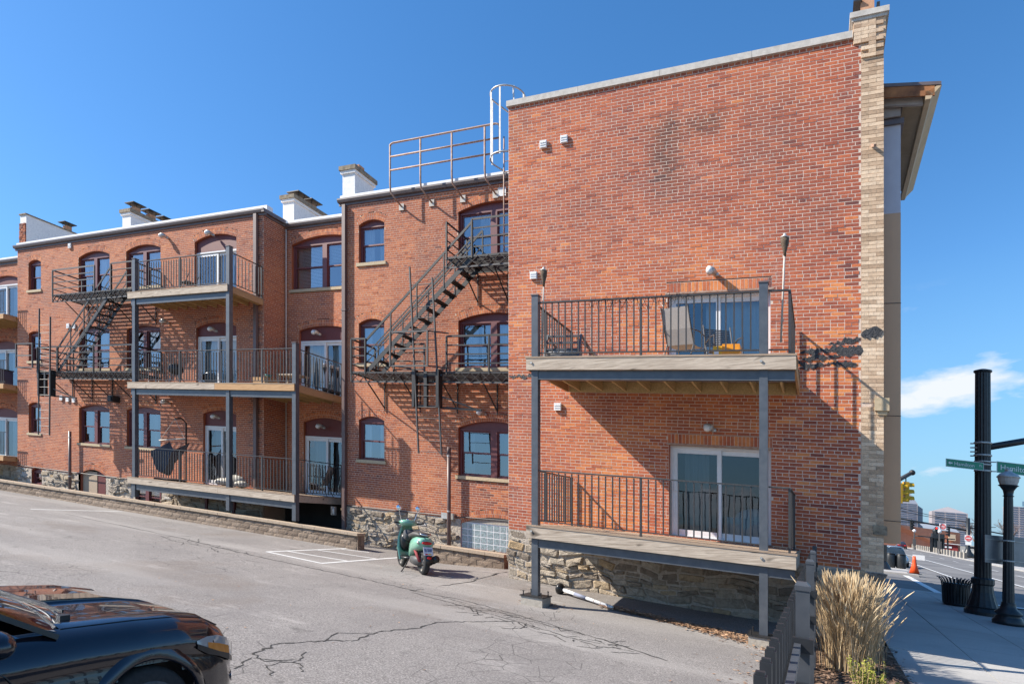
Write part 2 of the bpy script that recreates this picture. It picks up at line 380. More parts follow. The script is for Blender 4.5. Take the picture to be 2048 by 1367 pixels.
SHRUB = rnd_mat('yellow_green_leaf', [(0, (0.10,0.13,0.02)), (0.5, (0.26,0.29,0.04)), (1, (0.42,0.40,0.06))])
def block_mat():
    k = N('split_face_block'); r = k.orand()
    c = k.ramp(r, [(0, (0.23,0.17,0.125)), (0.5, (0.31,0.235,0.175)), (1, (0.38,0.29,0.22))])
    n = k.noise(24, 7, 0.75); c = k.mix(0.6, c, k.ramp(n, [(0.3, (0.5,0.48,0.46)), (0.7, (1.2,1.2,1.2))]), 'MULTIPLY')
    k.col(c).set(Roughness=0.95); k.bump(k.noise(16, 8, 0.8), 1.0, 0.05); return k.m
BLOCK = block_mat(); CAPM = speck('block_cap', (0.34,0.26,0.185), (0.48,0.38,0.28), 26, 0.95, 0.4, 0.01)
# ---------------------------------------------------------------- ground
def zg(u, v=0):
    z = -2.0-0.0145*(u+2) if u < -2 else -2.0
    k = min(max((u+9.5)/2.5, 0), 1)
    return z+0.07*min(max(v-11.2, 0), 2.4)*k
lot = MB(); us = [-70+i*1.0 for i in range(70)]+[-0.3]; vs_ = [-12, -6]+[-3+i*0.8 for i in range(29)]
for i in range(len(us)-1):
    for j in range(len(vs_)-1):
        a, b, c, d = us[i], us[i+1], vs_[j], vs_[j+1]
        lot.quad((a,c,zg(a,c)), (b,c,zg(b,c)), (b,d,zg(b,d)), (a,d,zg(a,d)))
LOT = struct('parking_lot', lot, ASPH, (-10,8,zg(-10)))
land = MB(); land.quad((-400,-300,-2.35), (1500,-300,-2.35), (1500,3500,-2.35), (-400,3500,-2.35)); struct('ground', land, LAND)

def strip(name, pts, w, mat, parent, lift=0.004, jit=0.0, n=1):
    mb = MB(); q = []
    for (a, b) in zip(pts[:-1], pts[1:]):
        for k in range(n): q.append((a[0]+(b[0]-a[0])*k/n+R.uniform(-jit,jit)*(k > 0), a[1]+(b[1]-a[1])*k/n+R.uniform(-jit,jit)*(k > 0)))
    q.append(pts[-1])
    for a, b in zip(q[:-1], q[1:]):
        dx, dy = b[0]-a[0], b[1]-a[1]; l = math.hypot(dx, dy) or 1; ww = w*(1 if jit == 0 else R.uniform(0.35, 1.25))
        nx, ny = -dy/l*ww/2, dx/l*ww/2
        mb.add([(x, y, zg(x,y)+lift) for x, y in ((a[0]+nx,a[1]+ny), (b[0]+nx,b[1]+ny), (b[0]-nx,b[1]-ny), (a[0]-nx,a[1]-ny))], [(0,1,2,3)])
    return obj(name, mb, mat, parent)

# ---------------------------------------------------------------- brickwork
CH, BL = 0.068, 0.235
class Hole:
    def __init__(s, u0, u1, sill, spring, crown=None, ring=0.215, sillh=0.10):
        s.u0, s.u1, s.sill, s.spring, s.crown, s.sh = u0, u1, sill, spring, crown, sillh
        s.c = (u0+u1)/2; s.w = (u1-u0)/2; s.ring = ring
        if crown:
            h = crown-spring; s.R = (s.w*s.w+h*h)/(2*h); s.zc = crown-s.R; s.th = math.asin(min(1, s.w/s.R)); s.Ro = s.R+ring
    def span(s, z):
        if s.sill-s.sh <= z < s.sill and s.sh > 0: return (s.u0-0.08, s.u1+0.08)
        if z < s.sill: return None
        if z < s.spring: return (s.u0, s.u1)
        if not s.crown: return (s.u0-0.02, s.u1+0.02) if z < s.spring+s.ring else None
        if z < s.zc+s.Ro*math.cos(s.th): h = (z-s.zc)*math.tan(s.th)
        elif z < s.zc+s.Ro: h = math.sqrt(max(0, s.Ro**2-(z-s.zc)**2))
        else: return None
        return (s.c-h, s.c+h)
    def arch(s, n=12, r=0):
        return [(s.c+(s.R+r)*math.sin(-s.th+2*s.th*i/n), s.zc+(s.R+r)*math.cos(-s.th+2*s.th*i/n)) for i in range(n+1)]

front = lambda v: (lambda a, o, z: (a, v-o, z))
def brickwork(b, a0, a1, z0, z1, place, holes, mass, single, mort, nsing=300, near=max, bl=BL, ch=CH, seed=1, header=7, rough=0.0016):
    """courses between a0..a1 and z0..z1; place(a, out, z) -> block coordinates"""
    rr = random.Random(seed); back = MB(); bm = MB(); full = []
    nrow = int(round((z1-z0)/ch)); ch = (z1-z0)/nrow; th = 0.0012
    def put(mb, x0, x1, y0, y1, o, t):
        mb.add([place(x0,o-0.1,y0), place(x1,o-0.1,y0), place(x1,o-0.1,y1), place(x0,o-0.1,y1),
                place(x0,o,y0), place(x1,o,y0), place(x1,o,y1), place(x0,o,y1)], [(4,5,6,7),(0,1,5,4),(1,2,6,5),(2,3,7,6),(3,0,4,7)], t)
    for j in range(nrow):
        y0 = z0+j*ch; y1 = y0+ch; zm = (y0+y1)/2
        free = [(a0, a1)]
        for h in holes:
            s = h.span(zm)
            if not s: continue
            nf = []
            for p, q in free:
                if s[1] <= p or s[0] >= q: nf.append((p, q)); continue
                if s[0] > p: nf.append((p, s[0]))
                if s[1] < q: nf.append((s[1], q))
            free = nf
        hd = header and j % header == 3
        L = bl/2 if hd else bl
        off = (j % 2)*L/2+rr.uniform(-0.006, 0.012)
        for p, q in free:
            back.quad(place(p,-th,y0), place(q,-th,y0), place(q,-th,y1), place(p,-th,y1))
            k = math.floor((p-a0-off)/L); x = a0+off+k*L
            while x < q-1e-6:
                x0, x1 = max(x, p)+0.0065, min(x+L, q)-0.0065
                if x1-x0 > 0.03:
                    t = min(max(rr.gauss(0.5, 0.12), 0), 1); o = rr.uniform(0, rough)+(rr.uniform(0.002, 0.006) if rr.random() < 0.05 else 0)
                    e0, e1 = rr.uniform(-0.0015,0.0015), rr.uniform(-0.0015,0.0015)
                    if not hd and x1-x0 > L-0.015 and nsing: full.append((x0, y0+0.0065, o, L-0.013, t))
                    else: put(bm, x0+e0, x1+e1, y0+0.0065, y1-0.0065, o, t)
                x += L
    if nsing:
        full.sort(key=lambda f: near(f), reverse=True)
        pm = MB(); o = place(0,0,0)
        def pp(x, out, z):
            w = place(x, out, z); return (w[0]-o[0], w[1]-o[1], w[2]-o[2])
        x1, y1 = bl-0.013, ch-0.013
        pm.add([pp(0,-0.1,0), pp(x1,-0.1,0), pp(x1,-0.1,y1), pp(0,-0.1,y1), pp(0,0,0), pp(x1,0,0), pp(x1,0,y1), pp(0,0,y1)],
               [(4,5,6,7),(0,1,5,4),(1,2,6,5),(2,3,7,6),(3,0,4,7)])
        me = proto('brick', pm, single)
        for f in full[:nsing]: inst('brick', me, b, place(f[0], f[2], f[1]))
        for f in full[nsing:]: put(bm, f[0], f[0]+f[3], f[1], f[1]+ch-0.013, f[2], f[4])
    obj('mortar_wall', back, mort, b)
    return bm
def ring_bricks(bm, back, h, place, seed=3):
    rr = random.Random(seed)
    if h.crown:
        n = 14; po = h.arch(n, h.ring); pi = h.arch(n, 0)
        for i in range(n): back.quad(place(pi[i][0],-0.0012,pi[i][1]), place(pi[i+1][0],-0.0012,pi[i+1][1]), place(po[i+1][0],-0.0012,po[i+1][1]), place(po[i][0],-0.0012,po[i][1]))
        for r0 in (0.0, 0.108):
            m = int(2*h.th*(h.R+r0)/0.072)
            for i in range(m):
                t0, t1 = -h.th+2*h.th*(i+0.08)/m, -h.th+2*h.th*(i+0.92)/m; ra, rb = h.R+r0+0.004, h.R+r0+0.1; o = rr.uniform(0, 0.003)
                q = [(h.c+r*math.sin(t), h.zc+r*math.cos(t)) for r, t in ((ra,t0),(ra,t1),(rb,t1),(rb,t0))]
                bm.add([place(x,-0.1,z) for x, z in q]+[place(x,o,z) for x, z in q], [(4,5,6,7),(0,1,5,4),(1,2,6,5),(2,3,7,6),(3,0,4,7)], min(1, max(0, rr.gauss(0.6, 0.2))))
    else:
        x = h.u0-0.02; back.quad(place(h.u0-0.02,-0.0012,h.spring), place(h.u1+0.02,-0.0012,h.spring), place(h.u1+0.02,-0.0012,h.spring+h.ring), place(h.u0-0.02,-0.0012,h.spring+h.ring))
        while x < h.u1+0.01:
            x1 = min(x+0.062, h.u1+0.02); q = [(x,h.spring+0.004),(x1,h.spring+0.004),(x1,h.spring+h.ring-0.008),(x,h.spring+h.ring-0.008)]
            o = rr.uniform(0, 0.003)
            bm.add([place(a,-0.1,z) for a, z in q]+[place(a,o,z) for a, z in q], [(4,5,6,7),(0,1,5,4),(1,2,6,5),(2,3,7,6),(3,0,4,7)], min(1, max(0, rr.gauss(0.65, 0.22))))
            x += 0.073
def reveal(h, v, depth, par, mat):
    mb = MB()
    top = h.arch(10) if h.crown else [(h.u0, h.spring), (h.u1, h.spring)]
    line = [(h.u0, h.sill)]+top+[(h.u1, h.sill)]
    for (a, b) in zip(line[:-1], line[1:]): mb.quad((a[0],v,a[1]), (b[0],v,b[1]), (b[0],v+depth,b[1]), (a[0],v+depth,a[1]), 0.4)
    mb.quad((h.u0,v,h.sill), (h.u1,v,h.sill), (h.u1,v+depth,h.sill), (h.u0,v+depth,h.sill), 0.4)
    obj('opening_reveal', mb, mat, par)
def arches(b, bm, hs, v, seed, mort, mat, depth=0.2):
    for i, h in enumerate(hs):
        bk = MB(); ring_bricks(bm, bk, h, front(v), seed+i); obj('arch_bed', bk, mort, b); reveal(h, v, depth, b, mat)

# ---------------------------------------------------------------- windows and doors
def window(b, h, v, pair, dress='curtain', sill=True, seed=0, lab=None):
    rr = random.Random(seed); iv = v+0.10; f = MB(); e = 0.07
    topz = h.spring-0.02; head = h.arch(10) if h.crown else [(h.u0, h.spring), (h.u1, h.spring)]
    f.prism([(h.u0, topz)]+head+[(h.u1, topz)], iv+0.02, iv+0.06)                      # arched head board
    f.box(h.u0, h.u1, iv-0.015, iv+0.06, topz-0.05, topz)                              # head rail
    f.box(h.u0, h.u0+e, iv, iv+0.08, h.sill, topz-0.05); f.box(h.u1-e, h.u1, iv, iv+0.08, h.sill, topz-0.05)
    f.box(h.u0+e, h.u1-e, iv, iv+0.08, h.sill, h.sill+0.05)
    bays = [(h.u0+e, h.u1-e)]
    if pair:
        f.box(h.c-0.10, h.c+0.10, iv-0.02, iv+0.07, h.sill, topz-0.05); bays = [(h.u0+e, h.c-0.10), (h.c+0.10, h.u1-e)]
    z0, z1 = h.sill+0.05, topz-0.05; zm = (z0+z1)/2
    wob = obj('window', f, MAROON, b)
    if lab: wob['label'] = lab
    for (a0, a1) in bays:
        s = MB(); w = 0.045
        for (y0, y1, dv) in ((zm-0.02, z1, 0.03), (z0, zm+0.02, 0.055)):
            s.box(a0, a0+w, iv+dv, iv+dv+0.03, y0, y1); s.box(a1-w, a1, iv+dv, iv+dv+0.03, y0, y1)
            s.box(a0+w, a1-w, iv+dv, iv+dv+0.03, y0, y0+w); s.box(a0+w, a1-w, iv+dv, iv+dv+0.03, y1-w, y1)
        obj('sash', s, MAROON, wob)
        for (y0, y1, dv) in ((zm+0.02, z1-w, 0.045), (z0+w, zm-0.02, 0.07)):
            p = MB(); tilt = rr.uniform(-0.006, 0.006)
            p.quad((a0+w,iv+dv+tilt,y0), (a1-w,iv+dv-tilt,y0), (a1-w,iv+dv-tilt,y1), (a0+w,iv+dv+tilt,y1)); obj('pane', p, GLASS, wob)
        c = MB(); k = rr.random(); cv = iv+0.16
        if dress == 'blind':
            lo = z0 if k < 0.5 else zm-rr.uniform(-0.2, 0.4)
            z = z1
            while z > lo: c.quad((a0+0.02,cv,z-0.045), (a1-0.02,cv,z-0.045), (a1-0.02,cv+0.025,z), (a0+0.02,cv+0.025,z)); z -= 0.05
            obj('blind', c, BLIND, wob)
        elif dress == 'curtain':
            n = 16
            for (p, q) in ((a0, a0+(a1-a0)*rr.uniform(0.25, 0.5)), (a1-(a1-a0)*rr.uniform(0.2, 0.45), a1)):
                for i in range(n):
                    x0, x1 = p+(q-p)*i/n, p+(q-p)*(i+1)/n
                    y0, y1 = cv+0.03*math.sin(i*1.9), cv+0.03*math.sin((i+1)*1.9)
                    c.quad((x0,y0,z0), (x1,y1,z0), (x1,y1,z1), (x0,y0,z1))
            obj('curtain', c, CURT, wob)
        elif dress == 'dark':
            c.quad((a0,cv+0.1,z0), (a0+(a1-a0)*0.3,cv+0.1,z0), (a0+(a1-a0)*0.3,cv+0.1,z1), (a0,cv+0.1,z1)); obj('curtain', c, CURT_D, wob)
    if sill:
        s = MB(); s.box(h.u0-0.08, h.u1+0.08, v-0.045, v+0.12, h.sill-0.10, h.sill); obj('sill', s, SILL, wob)
    return wob
def sliding_door(b, h, v, zf, ztop, dress='curtain', panel=True, seed=0, gm=None):
    rr = random.Random(seed); iv = v+0.09; f = MB(); e = 0.06
    f.box(h.u0, h.u0+e, iv, iv+0.12, zf, ztop); f.box(h.u1-e, h.u1, iv, iv+0.12, zf, ztop)
    f.box(h.u0+e, h.u1-e, iv, iv+0.12, ztop-e, ztop); f.box(h.u0+e, h.u1-e, iv, iv+0.12, zf, zf+0.05)
    d = obj('sliding_door', f, WHITE, b)
    if panel:
        p = MB(); head = h.arch(10) if h.crown else [(h.u0, h.spring), (h.u1, h.spring)]
        p.prism([(h.u0, ztop+0.002)]+head+[(h.u1, ztop+0.002)], iv+0.01, iv+0.06); obj('transom_panel', p, MAROON_D, d)
    m = h.c
    for (a0, a1, dv) in ((h.u0+e, m+0.04, 0.02), (m-0.04, h.u1-e, 0.065)):
        s = MB(); w = 0.085
        s.box(a0, a0+w, iv+dv, iv+dv+0.04, zf+0.05, ztop-e); s.box(a1-w, a1, iv+dv, iv+dv+0.04, zf+0.05, ztop-e)
        s.box(a0+w, a1-w, iv+dv, iv+dv+0.04, zf+0.05, zf+0.17); s.box(a0+w, a1-w, iv+dv, iv+dv+0.04, ztop-e-0.10, ztop-e)
        l = obj('door_leaf', s, WHITE, d)
        g = MB(); g.quad((a0+w,iv+dv+0.02,zf+0.17), (a1-w,iv+dv+0.02,zf+0.17), (a1-w,iv+dv+0.02,ztop-e-0.1), (a0+w,iv+dv+0.02,ztop-e-0.1)); obj('pane', g, gm or GLASSD, d)
    hd = MB(); hd.box(h.u0+e+0.03, h.u0+e+0.055, iv-0.02, iv+0.02, zf+0.95, zf+1.15); obj('handle', hd, WHITE, d)
    c = MB(); cv = iv+0.26
    if dress == 'vertical':
        x = h.u0+(h.u1-h.u0)*0.36
        while x < h.u1-0.03: c.quad((x,cv,zf+0.06), (x+0.085,cv+0.03,zf+0.06), (x+0.085,cv+0.03,ztop-0.08), (x,cv,ztop-0.08)); x += 0.082
        obj('vertical_blind', c, CURT, d)
    elif dress == 'curtain':
        for (p, q) in ((h.u0+0.05, h.u0+(h.u1-h.u0)*0.42), (h.c+0.15, h.u1-0.05)):
            n = 24
            for i in range(n):
                x0, x1 = p+(q-p)*i/n, p+(q-p)*(i+1)/n
                c.quad((x0,cv+0.03*math.sin(i*1.7),zf+0.05), (x1,cv+0.03*math.sin((i+1)*1.7),zf+0.05), (x1,cv+0.03*math.sin((i+1)*1.7),ztop-0.06), (x0,cv+0.03*math.sin(i*1.7),ztop-0.06))
        obj('curtain', c, CURT, d)
    elif dress == 'dark':
        p, q = h.u0+0.25, h.u0+0.75
        for i in range(14):
            x0, x1 = p+(q-p)*i/14, p+(q-p)*(i+1)/14
            c.quad((x0,cv+0.02*math.sin(i*1.7),zf+0.05), (x1,cv+0.02*math.sin((i+1)*1.7),zf+0.05), (x1,cv+0.02*math.sin((i+1)*1.7),ztop-0.06), (x0,cv+0.02*math.sin(i*1.7),ztop-0.06))
        obj('curtain', c, CURT_D, d)
    return d

def rubble(b, u0, u1, v, ztop, zbot, holes=(), seed=5, tall=1.0):
    """field-stone footing: every stone a lump of its own bedded in mortar"""
    rr = random.Random(seed); back = MB()
    z = ztop; n = 0
    segs = 40
    for i in range(segs):
        a, c = u0+(u1-u0)*i/segs, u0+(u1-u0)*(i+1)/segs
        if any(h.u0-0.02 < (a+c)/2 < h.u1+0.02 for h in holes):
            hh = [h for h in holes if h.u0-0.02 < (a+c)/2 < h.u1+0.02][0]
            back.quad((a,v+0.006,zbot), (c,v+0.006,zbot), (c,v+0.006,hh.sill), (a,v+0.006,hh.sill)); continue
        back.quad((a,v-0.008,zbot), (c,v-0.008,zbot), (c,v-0.008,ztop), (a,v-0.008,ztop))
    while z > zbot+0.02:
        hgt = min(rr.choice((0.07,0.09,0.12,0.16,0.19))*rr.uniform(0.9,1.15)*tall, z-zbot); u = u0-rr.uniform(0, 0.2)
        while u < u1:
            L = rr.uniform(0.14, 0.30)+hgt*rr.uniform(0.4,1.8); a, c = max(u, u0), min(u+L, u1); u += L
            if c-a < 0.06: continue
            y1 = z+rr.uniform(-0.015, 0.015); y0 = z-hgt+rr.uniform(-0.03, 0.02); y0 = max(y0, zbot-0.02)
            if any(h.u0-0.02 < c and h.u1+0.02 > a and y1 > h.sill-0.02 for h in holes): continue
            g = 0.008; w2, h2 = (c-a)/2-g, (y1-y0)/2-g; cu, cz = (a+c)/2, (y0+y1)/2
            if h2 < 0.02: continue
            ang = [math.pi*(k+0.5)/4 for k in range(8)]
            out = []
            for q in ang:
                x = max(-1, min(1, 2.2*math.cos(q))); y = max(-1, min(1, 2.2*math.sin(q)))
                out.append((cu+w2*x*rr.uniform(0.90, 1.04), cz+h2*y*rr.uniform(0.80, 1.04)))
            dp = rr.choice((0.012,0.03,0.045,0.075))*rr.uniform(0.8,1.2)
            mb = MB()
            vs = [(x,v+0.05,y) for x, y in out]+[(x,v-dp*0.45,y) for x, y in out]
            vs += [(cu+(x-cu)*0.86+rr.uniform(-.012,.012), v-dp*rr.uniform(0.6,1.3), cz+(y-cz)*0.80+rr.uniform(-.008,.008)) for x, y in out]
            vs.append((cu+rr.uniform(-.03,.03), v-dp*1.05, cz+rr.uniform(-.02,.02)))
            fs = [(k,(k+1)%8,8+(k+1)%8,8+k) for k in range(8)]+[(8+k,8+(k+1)%8,16+(k+1)%8,16+k) for k in range(8)]+[(16+k,16+(k+1)%8,24) for k in range(8)]
            vs = [(x+0.05*math.sin(5*y+seed)+0.02*math.sin(11*y+3*x), yy, min(ztop+0.01, y+0.045*math.sin(2.3*x+seed)+0.03*math.sin(6.1*x+2*y)+0.02*math.sin(13*x))) for x, yy, y in vs]
            mb.add(vs, fs); obj('stone', mb, STONE, b); n += 1
        z -= hgt
    obj('stone_mortar', back, STMORT, b)

def gutter(b, u0, u1, v, z, name='gutter', white=True, side=None):
    g = MB(); prof = [(0.0,-0.10), (-0.10,-0.09), (-0.13,-0.02), (-0.13,0.03), (-0.11,0.03), (-0.10,0.0), (0.0,0.0)]
    n = len(prof)
    vs = [(u0,v+a,z+c) for a, c in prof]+[(u1,v+a,z+c) for a, c in prof]
    g.add(vs, [(i,(i+1)%n,(i+1)%n+n,i+n) for i in range(n)]+[tuple(range(n)), tuple(range(2*n-1,n-1,-1))])
    g.box(u0+0.005, u1-0.005, v-0.03, v+0.02, z-0.17, z-0.102); obj(name, g, GUTTER, b)
    if white:
        w = MB(); w.box(u0, u1, v+0.025, v+0.30, z-0.02, z+0.19); obj('roof_edge', w, WHITEROOF, b)

# ================================================================= near block
NV = 13.4
nb = thing('brick_building', 'tall plain red brick end block with tan corner pilaster, nearest the street corner', 'building', (-2.7, NV, -2.0))
hN = [Hole(-2.85, -0.865, 2.80, 4.62, None, 0.20, 0), Hole(-2.82, -0.855, -0.42, 1.51, None, 0.20, 0)]
bm = brickwork(nb, -6.52, 0.685, -0.66, 9.12, front(NV), hN, B_NEAR, B_NEAR1, MORT, 300, lambda f: f[0]-abs(f[1]-2)*0.25, seed=2)
arches(nb, bm, hN, NV, 20, MORT, B_NEAR, 0.25)
obj('brick_courses', bm, B_NEAR, nb, kind='stuff')
sliding_door(nb, hN[0], NV+0.05, 2.80, 4.60, 'vertical', False, 1); sliding_door(nb, hN[1], NV+0.05, -0.42, 1.49, 'dark', False, 2, glass_mat('dark_door_glass', (0.70,0.78,0.80), 0.05))
lint = MB(); lint.box(-2.9, -0.8, NV-0.006, NV+0.12, 4.585, 4.622); lint.box(-2.87, -0.81, NV-0.006, NV+0.12, 1.478, 1.512); obj('steel_lintel', lint, RUST, nb)
# tan brick pilaster, one brick after another
rr = random.Random(8); pr = MB(); x1, y1 = 0.17, 0.058
def tanmesh(L):
    m = MB(); m.box(0, L, -0.006, 0.10, 0, 0.064); return proto('tan_brick', m, B_TAN)
tA, tB, tC = tanmesh(0.115), tanmesh(0.235), tanmesh(0.36)
z = -1.9; j = 0
while z < 8.95:
    if 2.28 < z < 2.42: z += 0.072; j += 1; continue
    lay = [(0.690, tB), (0.930, tA)] if j % 2 else [(0.690, tA), (0.810, tB)]
    if 0.02 < z < 0.7 or z < -1.2: lay = lay
    for x, me in lay: inst('tan_brick', me, nb, (x, NV-rr.uniform(0, 0.004), z))
    z += 0.072; j += 1
pb = MB(); pb.box(0.686, 1.045, NV+0.004, NV+0.3, -2.0, 9.0); obj('pilaster_core', pb, MORT, nb)
st = MB(); st.box(0.90, 1.13, NV-0.06, NV+0.3, 2.27, 2.50); st.box(0.94, 1.10, NV-0.03, NV+0.3, 2.20, 2.268); obj('band_stone', st, SILL, nb)
st = MB(); st.box(0.88, 1.10, NV-0.03, NV+0.3, 0.02, 0.19); obj('band_stone', st, CAPST, nb)
# parapet coping
for a, c in ((-6.56,-4.8),(-4.8,-3.0),(-3.0,-1.2),(-1.2,0.548)):
    cp = MB(); cp.box(a+0.003, c-0.003, NV-0.05, NV+0.32, 9.12, 9.25); obj('coping_stone', cp, COPING, nb)
# corner chimney
ch = MB(); ch.box(0.555, 1.075, NV-0.02, NV+0.62, 9.0, 9.40); ck = obj('corner_chimney', ch, B_TANM, nb)
for i, z in enumerate((8.72, 8.79, 8.86, 8.93, 9.0, 9.07, 9.14, 9.21, 9.28, 9.34)):
    for x in ([0.555, 0.795] if i % 2 else [0.555, 0.675, 0.915]):
        me = tB if (i % 2 and x < 0.7) or (not i % 2 and x == 0.675) else tA
        if z > 8.98 or x > 0.6: inst('tan_brick', me, ck, (x+0.01, NV-0.035, z))
cc = MB(); cc.box(0.53, 1.10, NV-0.05, NV+0.65, 9.405, 9.46); cc.box(0.50, 1.13, NV-0.08, NV+0.68, 9.46, 9.56); obj('chimney_cap', cc, COPING, ck)
cl = MB(); cl.box(0.68, 0.90, NV+0.05, NV+0.30, 9.56, 9.95); obj('flue', cl, CLAY, ck)
cl = MB(); cl.box(0.56, 0.70, NV+0.0, NV+0.30, 9.80, 9.83); cl.box(0.94, 0.99, NV+0.05, NV+0.2, 9.56, 9.75); obj('flue_cap', cl, IRON, ck)
rubble(nb, -6.52, 1.04, NV, -0.66, -2.05, seed=5)
core = MB(); core.box(-6.50, 0.98, NV+1.3, 33.0, -2.3, 9.0); core.box(-6.51, -6.30, NV+0.04, NV+1.3, -2.3, 9.1); core.box(0.90, 1.03, NV+0.32, NV+1.3, -2.3, 9.0)
core.box(-6.3, 0.9, NV+0.03, NV+1.3, 8.9, 9.05); core.box(-6.3, 0.9, NV+0.1, NV+1.3, 2.2, 2.4); obj('block_body', core, speck('dark_brick_body', (0.16,0.06,0.045), (0.24,0.09,0.06), 5), nb)
bd = MB(); bd.quad((-3.3,NV+1.25,-0.6), (-0.4,NV+1.25,-0.6), (-0.4,NV+1.25,5), (-3.3,NV+1.25,5)); obj('dark_backing', bd, DARKROOM, nb)  # near-black sheet painting the darkness of the rooms behind the panes
bed_ = thing('bed', 'bed with pale blue cover seen through the lower near sliding door', 'bed', (-1.2,NV+0.8,-0.45)); m = MB(); m.sphere((-1.15,NV+0.75,0.10), (0.45,0.35,0.22), 16, 8); m.box(-1.75,-0.6,NV+0.42,NV+1.15,-0.4,0.10); obj('mattress', m, speck('pale_blue_cover',(0.30,0.36,0.42),(0.40,0.46,0.52),6), bed_, True)
# tar patches left by an old roof line
def patch(mb, pts, v, t=0.008):
    n = len(pts); mb.add([(u,v,z) for u, z in pts]+[(u,v+t+0.02,z) for u, z in pts], [tuple(range(n))]+[(i,(i+1)%n,(i+1)%n+n,i+n) for i in range(n)])
def blob(cu, cz, ru, rz, n, seed):
    q = random.Random(seed); return [(cu+ru*q.uniform(0.7,1.1)*math.cos(2*math.pi*i/n), cz+rz*q.uniform(0.65,1.1)*math.sin(2*math.pi*i/n)) for i in range(n)]
def ragged(mb, u0, z0, u1, z1, t0, t1, v, seed, step=0.022):
    q = random.Random(seed); n = max(4, int((u1-u0)/step)); top, bot = [], []; w1 = w2 = 0
    for i in range(n+1):
        f = i/n; e = min(1, 5*f, 5*(1-f))**0.5; w1 = 0.6*w1+q.uniform(-0.03,0.03); w2 = 0.6*w2+q.uniform(-0.03,0.03); t = (t0+(t1-t0)*f)/2*e+0.004
        z = z0+(z1-z0)*f; top.append((u0+(u1-u0)*f, z+t+w1*e)); bot.append((u0+(u1-u0)*f, min(z-t+w2*e, z+t+w1*e-0.004)))
    for i in range(n):
        p = [bot[i], bot[i+1], top[i+1], top[i]]; mb.add([(a, v, c) for a, c in p]+[(a, v+0.02, c) for a, c in p], [(0,1,2,3),(2,3,7,6),(0,1,5,4)])
tp = MB(); TV = NV-0.009
for i, (u0, z0, u1, z1, t0, t1) in enumerate(((0.26,3.38,0.72,3.36,0.12,0.22), (0.14,3.50,0.685,3.60,0.07,0.08), (-0.34,3.34,0.36,3.42,0.05,0.09), (-0.30,3.22,0.34,3.28,0.06,0.10), (-0.10,3.12,0.62,3.12,0.05,0.07), (-0.46,3.18,-0.20,3.10,0.06,0.08), (-0.36,3.06,0.02,3.10,0.04,0.06))): ragged(tp, u0, z0, u1, z1, t0, t1, TV-0.0004*i, 70+i)
ragged(tp, 0.68, 3.66, 1.04, 3.72, 0.14, 0.13, NV-0.019, 90)
obj('tar_patch', tp, TAR, nb)
tp = MB()
for i in range(4): ragged(tp, -6.5+i*0.42, 2.88+0.02*(i%2), -6.05+i*0.42, 2.86, 0.05, 0.06, NV-0.0092-0.0004*i, 50+i)
obj('tar_line', tp, TAR, nb)
# street side: clad bay and timber cornice
bay = MB(); bay.box(1.035, 1.37, NV+0.6, 19.0, -0.12, 6.10); bo = obj('clad_bay', bay, BROWNP, nb)
for z in (0.30, 2.28, 4.40): m = MB(); m.box(1.036, 1.374, NV+0.594, NV+0.62, z, z+0.012); obj('panel_joint', m, IRON, bo)
m = MB(); m.box(1.035, 1.368, NV+0.6, 19.0, 6.10, 7.75); obj('painted_frieze', m, BLUEW, bo)
m = MB(); m.box(1.035, 1.42, NV+0.55, 19.0, 7.75, 7.85); m.box(1.035, 1.36, NV+0.62, 19.0, 7.85, 8.05); m.box(1.035, 1.40, NV+0.58, 19.0, 8.05, 8.16); obj('frieze_moulding', m, GUTTER, bo)
cn_ = MB(); cn_.prism([(1.04,8.30),(1.96,8.17),(1.96,8.23),(1.04,8.36)], NV+0.25, 17.6); co = obj('cornice', cn_, GUTTER, nb)
m = MB(); m.prism([(1.04,8.22),(1.88,8.10),(1.88,8.178),(1.04,8.298)], NV+0.30, 17.5); obj('soffit', m, SOFFIT, co)
m = MB(); m.prism([(1.72,7.95),(1.80,7.95),(1.84,8.03),(1.97,8.168),(1.90,8.168),(1.78,8.10),(1.72,8.10)], NV+0.26, 17.6); obj('crown_moulding', m, SOFFIT, co)
m = MB(); m.prism([(1.04,8.10),(1.86,8.0),(1.86,8.18),(1.04,8.295)], NV+0.26, NV+0.29); obj('raw_end_board', m, RAWWOOD, co)
m = MB(); m.prism([(1.04,8.03),(1.70,7.95),(1.70,8.10),(1.04,8.20)], NV+0.40, NV+0.46); m.box(1.04, 1.36, NV+0.50, NV+0.54, 7.86, 8.2); obj('lookout', m, speck('grey_trim', (0.30,0.26,0.24), (0.40,0.35,0.32), 6), co)
m = MB(); m.bar((0.86,NV-0.02,7.10), (0.90,NV-0.14,7.03), 0.045); obj('iron_stub', m, RUST, nb)

# ================================================================= middle wing
MV = 16.4
mw = thing('brick_building', 'recessed red brick wing with fire escape stairs, between downpipe and end block', 'building', (-10.5, MV, -1.9))
mN = [Hole(-13.31,-12.31,7.12,8.34,8.48), Hole(-13.31,-12.31,3.92,5.20,5.34), Hole(-13.31,-12.31,0.86,2.12,2.25)]
mWd = [Hole(-9.63,-7.33,6.93,8.37,8.57), Hole(-9.63,-7.33,3.77,5.16,5.36), Hole(-9.63,-7.33,0.60,2.02,2.235)]
gbk = Hole(-9.55,-7.0,-1.50,-0.80,-0.53)
bm = brickwork(mw, -13.97, -6.50, -0.68, 9.20, front(MV), mN+mWd+[gbk], B_REAR, B_REAR1, MORT_D, 300, lambda f: f[0]-abs(f[1]-1)*0.6, seed=4, header=6, rough=0.0010)
arches(mw, bm, mN+mWd+[gbk], MV, 40, MORT_D, B_REAR)
obj('brick_courses', bm, B_REAR, mw, kind='stuff')
